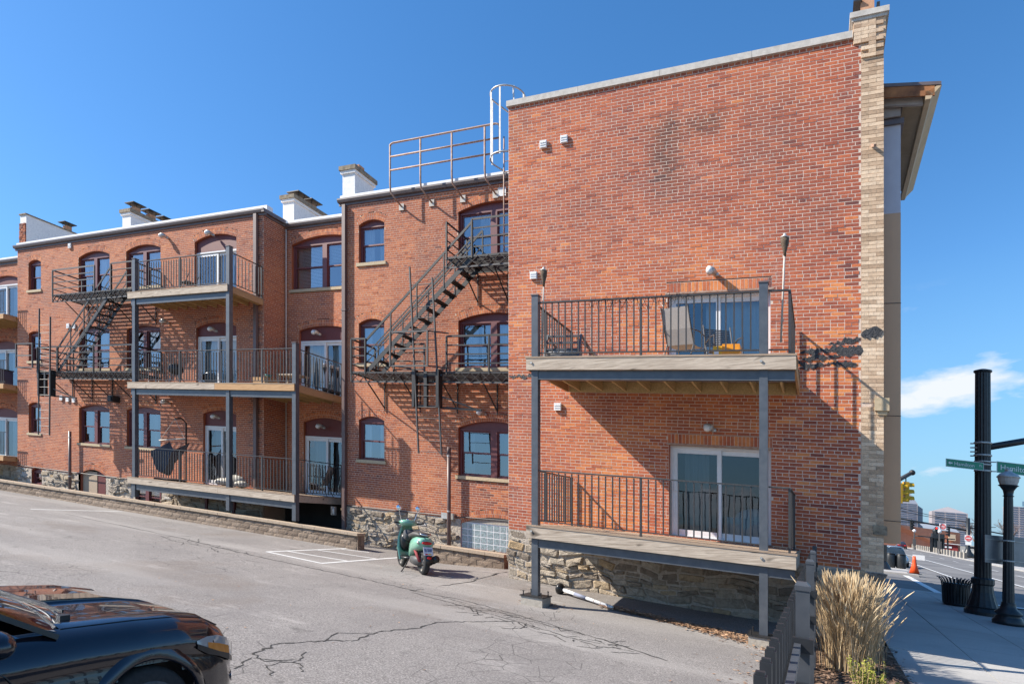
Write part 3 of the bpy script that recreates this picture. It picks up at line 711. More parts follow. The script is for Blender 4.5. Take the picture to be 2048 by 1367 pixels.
for i, h in enumerate(mN): window(mw, h, MV, False, ('curtain','curtain','curtain')[i], True, 60+i)
for i, h in enumerate(mWd): window(mw, h, MV, True, ('curtain','curtain','dark')[i], True, 70+i)
# glass block light in the footing
gf = MB(); gf.prism([(gbk.u0,gbk.spring-0.02)]+gbk.arch(10)+[(gbk.u1,gbk.spring-0.02)], MV+0.06, MV+0.1); gw = obj('basement_window', gf, CONC, mw)
gm = MB(); gm.box(0,0.182,0,0.08,0,0.160); gme = proto('glass_block', gm, GBLOCK)
for j in range(4):
    for i in range(12):
        x = gbk.u0+0.03+i*0.21
        if x < gbk.u1-0.1 and j < 4: inst('glass_block', gme, gw, (x, MV+0.035, -1.50+j*0.188+0.006))
gr = MB(); gr.box(gbk.u0, gbk.u1, MV+0.040, MV+0.12, -1.52, -0.74); obj('block_grout', gr, WHITE, gw)
rubble(mw, -13.95, -6.6, MV, -0.68, -1.98, [gbk], seed=9)
gutter(mw, -14.10, -6.5, MV, 9.20)
dp = MB(); dp.box(-13.90,-13.77,MV-0.13,MV-0.03,-1.50,9.02); dp.box(-13.92,-13.75,MV-0.14,MV-0.02,5.6,5.66); dp.box(-13.92,-13.75,MV-0.14,MV-0.02,1.6,1.66); obj('downpipe', dp, DRAIN, mw)
core = MB(); core.box(-13.9,-6.5,MV+1.3,30,-2.3,9.1); core.box(-13.96,-13.75,MV+0.03,MV+1.3,-2.3,9.1); core.box(-13.7,-6.5,MV+0.02,MV+1.3,8.95,9.1)
core.box(-13.7,-6.5,MV+0.1,MV+1.3,-0.55,-0.4); obj('block_body', core, MORT_D, mw)
bd = MB(); bd.quad((-13.7,MV+1.2,-1.9), (-6.5,MV+1.2,-1.9), (-6.5,MV+1.2,9), (-13.7,MV+1.2,9)); obj('dark_backing', bd, DARKROOM, mw)  # painted darkness behind the panes of this wing
cd = MB(); cd.tube([(-13.8,MV-0.03,-0.66),(-10.1,MV-0.03,-0.63),(-7.0,MV-0.03,-0.56)], 0.018, 6); obj('conduit', cd, IRON_G, mw)
jb = MB(); jb.box(-10.16,-9.72,MV-0.10,MV-0.004,-0.72,-0.54); obj('junction_box', jb, GALV, mw)

# ================================================================= long rear wing with its projecting bay
lw = thing('brick_building', 'long red brick rear wing with arched windows behind the three storey wooden balconies', 'building', (-25, MV, -1.8))
lh = [Hole(-31.70,-30.75,7.27,8.48,8.61), Hole(-31.68,-30.76,4.14,5.36,5.46), Hole(-31.68,-30.76,0.97,2.22,2.33),
      Hole(-28.05,-25.98,6.97,8.44,8.64), Hole(-28.0,-25.98,3.80,5.40,5.55), Hole(-28.01,-25.98,0.70,2.16,2.31),
      Hole(-24.93,-22.87,7.00,8.45,8.64), Hole(-24.9,-22.87,3.81,5.35,5.48), Hole(-24.9,-22.87,0.70,2.15,2.30)]
ld = [Hole(-20.96,-18.79,6.20,8.48,8.68,sillh=0), Hole(-20.88,-18.79,2.97,5.29,5.47,sillh=0), Hole(-20.5,-18.80,-0.45,2.13,2.27,sillh=0)]
lb = [Hole(-31.45,-30.70,-1.26,-0.68,-0.55,0.11,0), Hole(-27.9,-26.24,-1.5,-0.58,-0.37,0.215,0)]
bm = brickwork(lw, -32.55, -17.46, -0.60, 9.27, front(MV), lh+ld+lb, B_REAR, B_REAR1, MORT_D, 290, lambda f: f[0], seed=6, header=6, rough=0.0010)
arches(lw, bm, lh+ld+lb, MV, 80, MORT_D, B_REAR)
# side of the projecting bay
sidep = lambda a, o, z: (-17.46+o, a, z)
bm2 = brickwork(lw, MV+0.0, 17.4, -0.60, 9.27, sidep, [], B_REAR, B_REAR1, MORT_D, 0, seed=7, header=6, rough=0.0010)
bm.add(bm2.v, bm2.f); bm.t[-len(bm2.f):] = bm2.t
# recessed link
RV = 17.4
rh = [Hole(-17.16,-14.22,6.82,8.45,8.67)]; rd = [Hole(-16.80,-14.58,2.97,5.36,5.50,sillh=0), Hole(-16.59,-14.62,-0.46,2.10,2.275,sillh=0)]
bm3 = brickwork(lw, -17.46, -13.95, -0.60, 9.15, front(RV), rh+rd, B_REAR, B_REAR1, MORT_D, 0, seed=12, header=6, rough=0.0010)
arches(lw, bm3, rh+rd, RV, 100, MORT_D, B_REAR)
n0 = len(bm.f); bm.add(bm3.v, bm3.f); bm.t[n0:] = bm3.t
obj('brick_courses', bm, B_REAR, lw, kind='stuff')
for i, h in enumerate(lh): window(lw, h, MV, i > 2, ('curtain','blind','curtain','curtain','curtain','dark','blind','curtain','dark')[i], True, 120+i)
window(lw, rh[0], RV, True, 'blind', True, 140); window(lw, lb[0], MV, False, 'dark', False, 141)
for h, v, zf, zt, d in ((ld[0],MV,6.2,8.10,'vertical'), (ld[1],MV,2.97,4.98,'curtain'), (ld[2],MV,-0.45,1.70,'dark'), (rd[0],RV,2.97,5.0,'curtain'), (rd[1],RV,-0.46,1.62,'dark')): sliding_door(lw, h, v, zf, zt, d, True, int(zf*10)+200)
bdm = MB(); bdm.box(lb[1].u0, -26.95, MV+0.10, MV+0.14, -1.7, -0.45); obj('boarded_panel', bdm, CAPM, lw)
bdm = MB(); bdm.box(-26.94, lb[1].u1, MV+0.12, MV+0.16, -1.7, -0.45); obj('basement_door', bdm, MAROON_D, lw)
lwb = Hole(-24.45,-22.9,-1.6,-0.8,-0.7)
rubble(lw, -32.5, -22.0, MV, -0.60, -1.75, [lb[0], lb[1], lwb], seed=15, tall=1.2); window(lw, lwb, MV-0.06, True, 'blind', False, 143)
rubble(lw, -22.0, -17.5, MV, -0.60, -1.8, seed=16, tall=1.5)
m = MB(); m.box(-17.44,-13.9,RV-0.02,RV+0.1,-2.0,-0.6); obj('dark_void_sheet', m, DARKROOM, lw)  # near-black sheet painting the dark void below the link deck
for x in (-20.3, -18.9): m = MB(); m.box(x, x+0.12, MV-0.1, MV-0.02, -1.8, -0.6); obj('basement_post', m, MAROON_D, lw)
gutter(lw, -32.7, -17.34, MV, 9.28); gutter(lw, -17.36, -13.95, RV, 9.16)
g = MB(); g.box(-17.45,-17.33,MV-0.12,RV-0.1,9.18,9.31); g.box(-17.45,-17.42,MV-0.02,RV,9.10,9.18); obj('gutter', g, GUTTER, lw)
g = MB(); g.box(-17.75,-17.455,MV+0.3,RV+0.3,9.27,9.385); obj('roof_edge', g, WHITEROOF, lw)
dp = MB(); dp.box(-17.83,-17.69,MV-0.13,MV-0.03,-0.7,9.15); obj('downpipe', dp, DRAIN, lw)
dp = MB(); dp.tube([(-17.36,RV-0.06,-0.6),(-17.36,RV-0.06,9.0)], 0.022, 6); obj('conduit', dp, GALV, lw)
cd = MB(); cd.tube([(-32.5,MV-0.03,-0.52),(-28,MV-0.03,-0.57),(-22.6,MV-0.03,-0.60)], 0.018, 6); obj('conduit', cd, IRON_G, lw)
core = MB(); core.box(-32.5,-17.5,MV+1.3,30,-2.3,9.2); core.box(-17.5,-13.9,RV+1.0,30,-2.3,9.1); core.box(-32.54,-32.3,MV+0.03,MV+1.3,-2.3,9.2); core.box(-17.7,-17.476,MV+0.03,MV+1.3,-2.3,9.2)
core.box(-32.3,-17.7,MV+0.02,MV+1.3,9.05,9.2); core.box(-17.5,-13.9,RV+0.02,RV+1.0,8.95,9.1); obj('block_body', core, MORT_D, lw)
bd = MB(); bd.quad((-32.3,MV+1.2,-1.9), (-17.7,MV+1.2,-1.9), (-17.7,MV+1.2,9), (-32.3,MV+1.2,9)); bd.quad((-17.5,RV+0.95,-1.9), (-13.9,RV+0.95,-1.9), (-13.9,RV+0.95,9), (-17.5,RV+0.95,9)); obj('dark_backing', bd, DARKROOM, lw)  # painted darkness behind the panes of the bay and link

# ================================================================= farthest wing, at the left edge
fw = thing('brick_building', 'far red brick wing cut by the left edge of the picture', 'building', (-36, RV, -1.6))
fh = [Hole(-37.0,-34.35,6.15,8.35,8.55,sillh=0), Hole(-37.0,-34.55,3.0,5.2,5.4,sillh=0), Hole(-37.0,-34.55,-0.3,1.95,2.15,sillh=0)]
bm = brickwork(fw, -40.0, -32.5, -0.60, 9.2, front(RV), fh, B_REAR, B_REAR1, MORT_D, 0, seed=21, header=6, rough=0.0010)
arches(fw, bm, fh, RV, 130, MORT_D, B_REAR)
obj('brick_courses', bm, B_REAR, fw, kind='stuff')
for h, zf in zip(fh, (6.15, 3.0, -0.3)): sliding_door(fw, h, RV, zf, zf+2.0, 'curtain', True, int(zf*7)+300)
gutter(fw, -40, -32.6, RV, 9.25); rubble(fw, -40, -32.5, RV, -0.6, -1.7, seed=23, tall=1.6)
m = MB(); m.box(-40,-32.5,RV+1.0,30,-2.3,9.1); m.box(-40,-32.5,RV+0.02,RV+1,8.95,9.1); obj('block_body', m, DARKROOM, fw)

# ---------------------------------------------------------------- chimneys on the roofs
def chimney(label, u0, u1, v0, v1, z0, z1, flues, caps=True, endbrick=False):
    t = thing('chimney', label, 'chimney', ((u0+u1)/2, v0, z0), 'white chimneys along the flat roofs')
    s = MB(); s.box(u0, u1, v0, v1, z0, z1); obj('shaft', s, WHITESTUC, t)
    if endbrick:
        e = MB(); rr = random.Random(3)
        for i in range(26):
            for j in range(3):
                e.box(u0-0.0+j*0.17, u0+j*0.17+0.155, v0-0.04-rr.uniform(0,0.03), v0-0.002, z0+i*0.071, z0+i*0.071+0.06, rr.random())
        obj('bare_brick_end', e, B_REAR, t, kind='stuff')
        c = MB(); c.box(u0-0.04, u1+0.04, v0-0.05, v1+0.04, z1, z1+0.06); obj('cap', c, CAPST, t)
    else:
        c = MB(); c.box(u0-0.05, u1+0.05, v0-0.05, v1+0.05, z1, z1+0.10); obj('neck_band', c, WHITESTUC, t)
        c = MB(); c.box(u0-0.09, u1+0.09, v0-0.09, v1+0.09, z1+0.10, z1+0.24); obj('cap', c, CAPST, t)
        z1 += 0.18
    for (v, hgt, cap) in flues:
        c = MB(); um = (u0+u1)/2; c.box(um-0.14, um+0.14, v-0.14, v+0.14, z1, z1+hgt); f = obj('flue', c, CLAY, t)
        if cap:
            c = MB(); c.box(um-0.30, um+0.30, v-0.30, v+0.30, z1+hgt+0.12, z1+hgt+0.15)
            for a in (-0.12, 0.12):
                for bb in (-0.12, 0.12): c.bar((um+a,v+bb,z1+hgt-0.03), (um+a*1.3,v+bb*1.3,z1+hgt+0.13), 0.02)
            obj('rain_cap', c, IRON, f)
    return t
chimney('broad white party wall chimney with bare brick end, farthest left', -34.7, -34.2, 17.6, 20.6, 9.2, 11.45, [(19.6, 0.3, True)], endbrick=True)
chimney('white chimney with a row of four capped clay flues', -27.0, -26.45, 17.6, 20.4, 9.2, 10.62, [(18.0,0.30,True),(18.7,0.30,True),(19.4,0.30,True),(20.1,0.30,True)])
chimney('short white chimney with two rain caps above the recessed link', -18.18, -17.63, 18.0, 19.7, 9.1, 10.36, [(18.5,0.18,True),(19.2,0.22,True)])
chimney('white chimney with one uncapped clay flue beside the roof guardrail', -14.40, -13.88, 16.9, 17.9, 9.1, 10.36, [(17.4,0.30,False)])
m = MB(); m.box(-33.0,-32.65,17.5,18.5,9.2,9.75); solo('parapet_stub', 'small white parapet upstand at far left roof corner', 'parapet', m, WHITESTUC, (-32.8,17.5,9.2))
# ================================================================= balconies
BALH = 0.93
def baluster_mesh(h): m = MB(); m.box(-0.011,0.011,-0.011,0.011,0,h); return proto('baluster', m, RAILM)
BAL = baluster_mesh(BALH)
def railing(t, p, q, zf, posts=(), h=1.05, gap=0.125, name='railing', mesh=None, endpost=(False, False)):
    """p, q in (u, v); a flat iron railing with two rails and square balusters"""
    L = math.hypot(q[0]-p[0], q[1]-p[1]); dx, dy = (q[0]-p[0])/L, (q[1]-p[1])/L
    m = MB(); m.bar((p[0],p[1],zf+h), (q[0],q[1],zf+h), 0.045, 0.024); m.bar((p[0],p[1],zf+0.09), (q[0],q[1],zf+0.09), 0.034, 0.020)
    for s in posts: m.box(p[0]+dx*s-0.019, p[0]+dx*s+0.019, p[1]+dy*s-0.019, p[1]+dy*s+0.019, zf, zf+h+0.01)
    for e, s in zip(endpost, (0.02, L-0.02)):
        if e: m.box(p[0]+dx*s-0.019, p[0]+dx*s+0.019, p[1]+dy*s-0.019, p[1]+dy*s+0.019, zf, zf+h+0.005)
    r = obj(name, m, RAILM, t)
    n = int(L/gap); g = L/n
    for i in range(1, n): inst('baluster', mesh or BAL, r, (p[0]+dx*g*i, p[1]+dy*g*i, zf+0.10))
    return r
def planks(t, u0, u1, v0, v1, z, n=None):
    w = 0.14; v = v0; rr = random.Random(int(z*100)+77)
    while v < v1-0.02:
        b = min(v+w-0.008, v1); m = MB(); m.box(u0+rr.uniform(-.01,.005), u1+rr.uniform(-.005,.01), v, b, z-0.03+rr.uniform(-.002,.002), z+rr.uniform(-.002,.002)); obj('plank', m, PLANK, t); v += w
def joists(t, u0, u1, v0, v1, z, gap=0.5, h=0.18):
    m = MB(); m.box(-0.02,0.02,0,v1-v0,-h,0); me = proto('joist', m, JOIST); n = max(2, int((u1-u0)/gap))
    for i in range(n+1): inst('joist', me, t, (u0+(u1-u0)*i/n, v0, z-0.033))

# near two-level balcony
nbal = thing('balcony', 'two level wooden balcony on slate grey steel posts against the plain end wall', 'balcony', (-2.7, 11.3, -2.0))
F, B = 11.2, NV-0.03
for u in (-4.91, -0.83):
    m = MB(); zb = zg(u, F)+0.20; m.box(u-0.066,u+0.066,F+0.03,F+0.16,zb,3.96); po = obj('post', m, STEEL, nbal)
    m = MB(); m.box(u-0.078,u+0.078,F+0.018,F+0.172,3.96,3.985); obj('post_cap', m, GUTTER, po)
    m = MB(); m.box(u-0.24,u+0.24,F-0.14,F+0.33,zb-0.022,zb-0.001)
    for a, c in ((-.18,-.09),(.18,-.09),(-.18,.27),(.18,.27)): m.lathe((u+a,F+c,zb-0.005), [(0.012,0),(0.012,0.07),(0.02,0.071),(0.02,0.085)], 6)
    obj('base_plate', m, IRON, po)
    m = MB(); m.box(u-0.22,u+0.22,F-0.12,F+0.31,zg(u,F)-0.1,zb-0.023); obj('concrete_pad', m, CONC, po)
for zf in (2.78, -0.42):
    planks(nbal, -5.07, -0.33, F-0.04, B, zf)
    m = MB(); m.box(-5.06,-0.34,F-0.03,F+0.01,zf-0.25,zf-0.032); fa = obj('fascia_board', m, WOOD, nbal)
    m = MB()
    for u in (-4.95, -0.86): m.tube([(u,F-0.05,zf-0.12),(u,F-0.028,zf-0.12)], 0.022, 8)
    obj('bolt', m, GALV, fa)
    for u in (-5.06, -0.38): m = MB(); m.box(u,u+0.04,F+0.012,B,zf-0.25,zf-0.033); obj('rim_joist', m, WOOD if zf < 0 else WOOD_N, nbal)
    joists(nbal, -4.75, -0.62, F+0.012, B-0.05, zf, 0.46, 0.19)
    m = MB(); m.box(-5.0,-0.4,B-0.045,B-0.002,zf-0.25,zf-0.034); obj('ledger', m, JOIST, nbal)
    m = MB(); m.box(-4.84,-0.36,F+0.045,F+0.06,zf-0.42,zf-0.26); m.box(-4.84,-0.36,F+0.035,F+0.14,zf-0.27,zf-0.255); m.box(-4.84,-0.36,F+0.035,F+0.14,zf-0.42,zf-0.405); obj('steel_beam', m, STEEL, nbal)
    railing(nbal, (-4.83,F+0.08), (-0.90,F+0.08), zf, [1.96], gap=0.13)
    railing(nbal, (-0.755,F+0.08), (-0.46,F+0.08), zf, gap=0.15)
    railing(nbal, (-4.93,F+0.17), (-4.93,B-0.02), zf, gap=0.13, endpost=(False,True)); railing(nbal, (-0.44,F+0.08), (-0.44,B-0.02), zf, gap=0.13, endpost=(True,True))
# string lights wound along the near top rail
wl = MB(); rr = random.Random(5)
for k in range(3):
    pts = []; u = -3.85
    while u < -1.9: pts.append((u, F+0.08+rr.uniform(-.05,.05), 2.78+1.02+rr.uniform(-0.2,0.10)*(1 if rr.random() < 0.7 else 0.2))); u += 0.045
    wl.tube(pts, 0.004, 4)
solo('string_lights', 'tangled dark string lights wound over the upper balcony rail', 'string lights', wl, PLASTB, (-3.8,F+0.08,3.6))

# rear three-level balcony
rb = thing('balcony', 'three storey wooden balcony on steel posts behind the parking lot wall', 'balcony', (-18.5, 14.9, -1.4))
LF = 14.9
for u, zt, zb in ((-22.27, 7.40, -1.16), (-17.50, 7.45, -1.21), (-14.62, 4.22, -1.26)):
    m = MB(); m.box(u-0.075,u+0.075,LF+0.02,LF+0.17,zb,zt); po = obj('post', m, STEEL, rb)
    m = MB(); m.box(u-0.088,u+0.088,LF+0.007,LF+0.183,zt,zt+0.025); obj('post_cap', m, GUTTER, po)
for zf, u1, back in ((6.20,-17.46,MV-0.02), (2.97,-14.56,MV-0.02), (-0.45,-14.56,MV-0.02)):
    planks(rb, -22.56, u1, LF-0.03, back, zf)
    if u1 > -17: planks(rb, -17.42, u1, back+0.005, RV-0.02, zf)
    if zf > 6: segs = [(-22.55, u1, WOOD)]
    elif zf > 0: segs = [(-22.55,-18.06,WOOD), (-18.06,u1,WOOD_N)]
    else: segs = [(-22.55,-17.9,WOOD), (-17.9,u1,WOOD)]
    for a, c, w in segs: m = MB(); m.box(a+0.004,c-0.004,LF-0.025,LF+0.012,zf-0.23,zf-0.034); obj('fascia_board', m, w, rb)
    eb = back if u1 < -17 else RV-0.05
    m = MB(); m.box(u1-0.042,u1-0.004,LF+0.014,eb,zf-0.23,zf-0.034); obj('rim_joist', m, WOOD_N if zf > 0 else WOOD, rb)
    joists(rb, -22.4, u1-0.2, LF+0.014, eb, zf, 0.48, 0.19)
    m = MB(); m.box(-22.45,u1-0.06,LF+0.05,LF+0.065,zf-0.44,zf-0.24); m.box(-22.45,u1-0.06,LF+0.03,LF+0.14,zf-0.25,zf-0.236); obj('steel_beam', m, STEEL, rb)
    railing(rb, (-22.19,LF+0.09), (-17.58,LF+0.09), zf, [2.3], gap=0.13, h=1.10)
    if u1 > -17: railing(rb, (-17.42,LF+0.09), (-14.70,LF+0.09), zf, [1.4], gap=0.13, h=1.10); railing(rb, (-14.60,LF+0.18), (-14.60,RV-0.3), zf, gap=0.13, h=1.10, endpost=(False,True))
    else: railing(rb, (-17.50,LF+0.18), (-17.50,back-0.02), zf, gap=0.13, h=1.10, endpost=(False,True))
m = MB(); m.box(-14.55,-14.40,16.5,16.6,-1.03,-0.75); m.lathe((-14.47,16.55,-1.02),[(0.06,0),(0.075,0.03),(0.075,0.2),(0.05,0.26)],10); solo('wall_light', 'silver floodlight hung under the lowest rear balcony corner', 'light', m, GALV, (-14.47,16.55,-1))

# far balcony, mostly out of frame
fb = thing('balcony', 'three level balcony of the far wing at the left edge', 'balcony', (-36, 16.0, -1.5))
for zf in (6.15, 3.05, -0.15):
    planks(fb, -39, -32.62, 15.9, RV-0.02, zf)
    m = MB(); m.box(-39,-32.62,15.87,15.898,zf-0.23,zf-0.034); obj('fascia_board', m, WOOD_N, fb)
    m = MB(); m.box(-32.66,-32.62,15.9,16.38,zf-0.23,zf-0.034); obj('rim_joist', m, WOOD_N, fb); joists(fb, -38.9, -32.8, 15.9, RV-0.05, zf, 0.5)
    railing(fb, (-37.5,15.98), (-32.66,15.98), zf, [2.4], gap=0.14, h=1.05)

# ================================================================= fire escapes
def fire_escape(label, du, plat_lo, plat_hi, lo, hi, stair, lad, gate):
    """du shifts nothing: all positions are in block coordinates"""
    t = thing('fire_escape', label, 'fire escape', (sum(plat_lo)/2, MV, lo))
    f0, b0 = MV-1.2, MV-0.06
    def platform(u0, u1, z):
        m = MB()
        for v in (f0, b0): m.bar((u0,v,z), (u1,v,z), 0.012, 0.05); 
        m.bar((u0,f0,z), (u0,b0,z), 0.012, 0.05); m.bar((u1,f0,z), (u1,b0,z), 0.012, 0.05)
        p = obj('platform_frame', m, IRON, t)
        s = MB(); s.box(0,u1-u0,-0.022,0.022,-0.014,0); me = proto('slat', s, IRON); n = 15
        for i in range(n): inst('slat', me, p, (u0, f0+0.05+(b0-f0-0.1)*i/(n-1), z+0.02))
        l = MB(); h = 0.27; l.bar((u0,f0,z-h), (u1,f0,z-h), 0.012, 0.045); l.bar((u0,f0,z-h), (u0,f0,z), 0.03)
        n = max(4, int((u1-u0)/0.30)); g = (u1-u0)/n
        for i in range(n):
            l.bar((u0+g*i,f0-0.008,z-h), (u0+g*(i+1),f0-0.008,z), 0.006, 0.036, (0,1,0)); l.bar((u0+g*i,f0-0.016,z), (u0+g*(i+1),f0-0.016,z-h), 0.006, 0.036, (0,1,0))
        obj('lattice_girder', l, IRON_G, t)
        n = max(2, int((u1-u0)/1.35))
        for i in range(n+1):
            x = u0+0.35+(u1-u0-0.7)*i/n; k = MB(); k.bar((x,f0+0.1,z-0.05), (x,b0+0.02,z-0.85), 0.03); k.bar((x,b0+0.03,z-0.95), (x,b0+0.03,z-0.02), 0.03)
            obj('bracket', k, IRON, t)
        return p
    def rail(pts, name='guard_rail', mat=IRON, hs=(1.0, 0.75, 0.5, 0.25), post=True):
        m = MB()
        for (a, b2) in zip(pts[:-1], pts[1:]):
            for i, h in enumerate(hs): m.bar((a[0],a[1],a[2]+h), (b2[0],b2[1],b2[2]+h), 0.014, 0.055 if i == 0 else 0.036)
        for p in pts:
            if post: m.bar((p[0],p[1],p[2]-0.05), (p[0],p[1],p[2]+1.0), 0.045)
        return obj(name, m, mat, t)
    platform(*plat_lo, lo); platform(*plat_hi, hi)
    # stair
    (s0, s1) = stair; n = 13; slope = (hi-lo)/(s1-s0)
    for v, mt in ((f0+0.03, IRON), (f0+0.62, IRON)):
        k = MB(); k.bar((s0,v,lo), (s1,v,hi), 0.014, 0.13); obj('stringer', k, mt, t)
        k = MB(); k.bar((s0,v,lo+0.95), (s1,v,hi+0.95), 0.025, 0.065); k.bar((s0,v,lo+0.52), (s1,v,hi+0.52), 0.014, 0.036); k.bar((s0,v,lo+0.28), (s1,v,hi+0.28), 0.012, 0.03)
        for i in (0, 3, 6, 9, 12):
            x = s0+(s1-s0)*i/12; z = lo+(hi-lo)*i/12; k.bar((x,v,z), (x,v,z+0.95), 0.034)
        obj('handrail', k, mt, t)
    for i in range(n):
        x = s0+(s1-s0)*(i+0.5)/n; z = lo+(hi-lo)*(i+0.5)/n+0.02; k = MB()
        for j in range(4): k.box(x-0.11+j*0.062, x-0.11+j*0.062+0.042, f0+0.04, f0+0.61, z-0.02, z)
        k.box(x-0.12,x+0.14,f0+0.04,f0+0.055,z-0.045,z-0.021); k.box(x-0.12,x+0.14,f0+0.595,f0+0.61,z-0.045,z-0.021); obj('tread', k, IRON, t)
    # guards
    a, c = plat_lo
    rail([(a,b0,lo),(a,f0,lo),(s0,f0,lo)]); rail([(lad[0]+0.95,f0,lo),(c-(c-lad[0]-0.95)*0.5,f0,lo),(c,f0,lo),(c,b0,lo)])
    rail([(s0+0.5,f0+0.72,lo),(s0+1.6,f0+0.72,lo)], 'inner_rail', IRON_G)
    a, c = plat_hi
    rail([(a,b0,hi),(a,f0,hi)] + ([(s1-1.0,f0,hi)] if s1-1.0 > a else []), 'guard_rail', IRON_G if a < s1-0.9 else IRON)
    rail([(s1,f0,hi),(c,f0,hi),(c,b0,hi)])
    # drop ladder
    l0, zb, zt = lad; vv = f0-0.18; lean = 0.30*(1 if du >= 0 else -0.2); k = MB()
    for x, top in ((l0,zt),(l0+0.75,zt-0.35)): k.bar((x-lean*0.5,vv,top), (x+lean*0.5,vv,zb), 0.05, 0.035)
    L = obj('drop_ladder', k, IRON_G, t); z = zb+0.05
    r = MB(); 
    while z < zt-0.4:
        f = (z-zb)/(zt-zb); x = l0+lean*(0.5-f); r.tube([(x,vv,z),(x+0.75,vv,z)], 0.011, 5); z += 0.31
    obj('rung', r, IRON_G, L, kind='stuff')
    k = MB(); k.box(l0-0.06,l0+0.02,vv-0.03,f0,lo-1.0,lo+0.05); k.box(l0+0.73,l0+0.82,vv-0.03,f0,lo-1.0,lo+0.05); k.bar((l0-0.1,vv+0.05,lo-0.95), (l0+2.0,f0+0.1,lo-1.0), 0.05); k.bar((l0-0.1,vv+0.05,lo-0.1), (l0+0.9,vv+0.05,lo-0.1), 0.05)
    k.bar((l0+0.9,vv+0.05,lo-0.70), (l0+1.9,f0+0.1,lo-1.0), 0.04); k.bar((l0+0.36,vv+0.06,lo-1.0), (l0+0.36,vv+0.06,lo), 0.10); obj('ladder_guide', k, IRON, t)
    # hinged guard frame
    g0, g1 = gate; vg = f0-0.3; k = MB()
    for z in (lo+0.12, lo+0.60, lo+1.08): k.bar((g0,vg,z), (g1,vg,z), 0.02, 0.045)
    for x in (g0, g1): k.bar((x,vg,lo+0.10), (x,vg,lo+1.10), 0.045)
    obj('guard_frame', k, IRON_G, t)
    k = MB()
    for x in (g0, g1):
        for z in (lo+0.12, lo+1.08): k.bar((x,vg,z), (x+0.5,f0,z), 0.03)
    obj('frame_stay', k, IRON, t)
    return t
fire_escape('black iron fire escape stair on the recessed wing beside the end block', 1, (-12.62,-6.65), (-9.3,-6.65), 3.37, 6.52, (-12.1,-8.5), (-10.25, 1.08, 6.3), (-10.98,-9.73))
fire_escape('black iron fire escape stair on the long rear wing left of the balconies', -1, (-28.75,-22.75), (-27.7,-22.75), 3.40, 6.46, (-27.4,-24.0), (-28.3, 0.84, 5.9), (-29.68,-28.52))

# ================================================================= roof guardrail and caged ladder
gr = thing('roof_guardrail', 'rusty pipe guardrail bolted to the wall above the recessed wing gutter', 'guardrail', (-9.8, MV, 8.8))
gv = MV-0.42
def bend(u): return [(u,gv,10.46),(u,gv,9.25),(u+0.02,gv,9.02),(u+0.09,gv+0.12,8.88),(u+0.15,MV-0.03,8.74)]
for u in (-11.78, -10.68, -9.60, -8.52):
    m = MB(); m.tube(bend(u), 0.028, 8); p = obj('stanchion', m, RUST, gr, True)
    m = MB(); m.box(u+0.05,u+0.23,MV-0.035,MV-0.012,8.63,8.83); obj('mounting_plate', m, COPING, p)
m = MB(); m.tube([(-11.78,gv,10.40),(-11.76,gv,10.47),(-11.68,gv,10.50),(-8.18,gv,10.50),(-8.08,gv,10.47),(-8.05,gv,10.38),(-8.05,gv,9.75),(-8.10,gv,9.69)], 0.028, 8); obj('top_rail', m, RUST, gr, True)
for z in (10.09, 9.68): m = MB(); m.tube([(-11.78,gv,z),(-8.07,gv,z)], 0.026, 8); obj('mid_rail', m, RUST, gr, True)
cg = thing('roof_ladder', 'caged galvanised roof ladder rising beside the end block', 'ladder', (-7.9, MV, 8))
cu_, cv_, cr_ = -7.75, MV-0.50, 0.48
for z in (11.12, 9.35):
    m = MB(); pts = [(cu_-0.30,cv_+0.62,z)]+[(cu_+cr_*math.cos(a),cv_-0.02+cr_*math.sin(a)*1.0,z) for a in [math.pi-0.2+(math.pi+0.4)*i/16 for i in range(17)]]+[(cu_+0.30,cv_+0.62,z)]
    m.tube(pts, 0.022, 6); obj('cage_hoop', m, GALV, cg, True)
for i in range(5):
    a = math.pi+math.pi*i/4; m = MB(); m.bar((cu_+cr_*math.cos(a),cv_-0.02+cr_*math.sin(a),9.3), (cu_+cr_*math.cos(a),cv_-0.02+cr_*math.sin(a),11.14), 0.045, 0.012); obj('cage_strap', m, GALV, cg)
for u in (cu_-0.25, cu_+0.25): m = MB(); m.tube([(u,MV-0.25,6.6),(u,MV-0.25,10.2)], 0.022, 6); obj('ladder_rail', m, RUST, cg, True)
m = MB(); z = 6.8
while z < 10.1: m.tube([(cu_-0.25,MV-0.25,z),(cu_+0.25,MV-0.25,z)], 0.012, 5); z += 0.3
obj('rungs', m, RUST, cg, kind='stuff')
m = MB(); m.box(-8.3,-8.05,MV-0.03,MV-0.012,8.66,8.9); m.box(-7.9,-7.65,MV-0.03,MV-0.012,8.66,8.9); obj('mounting_plate', m, WHITESTUC, cg)

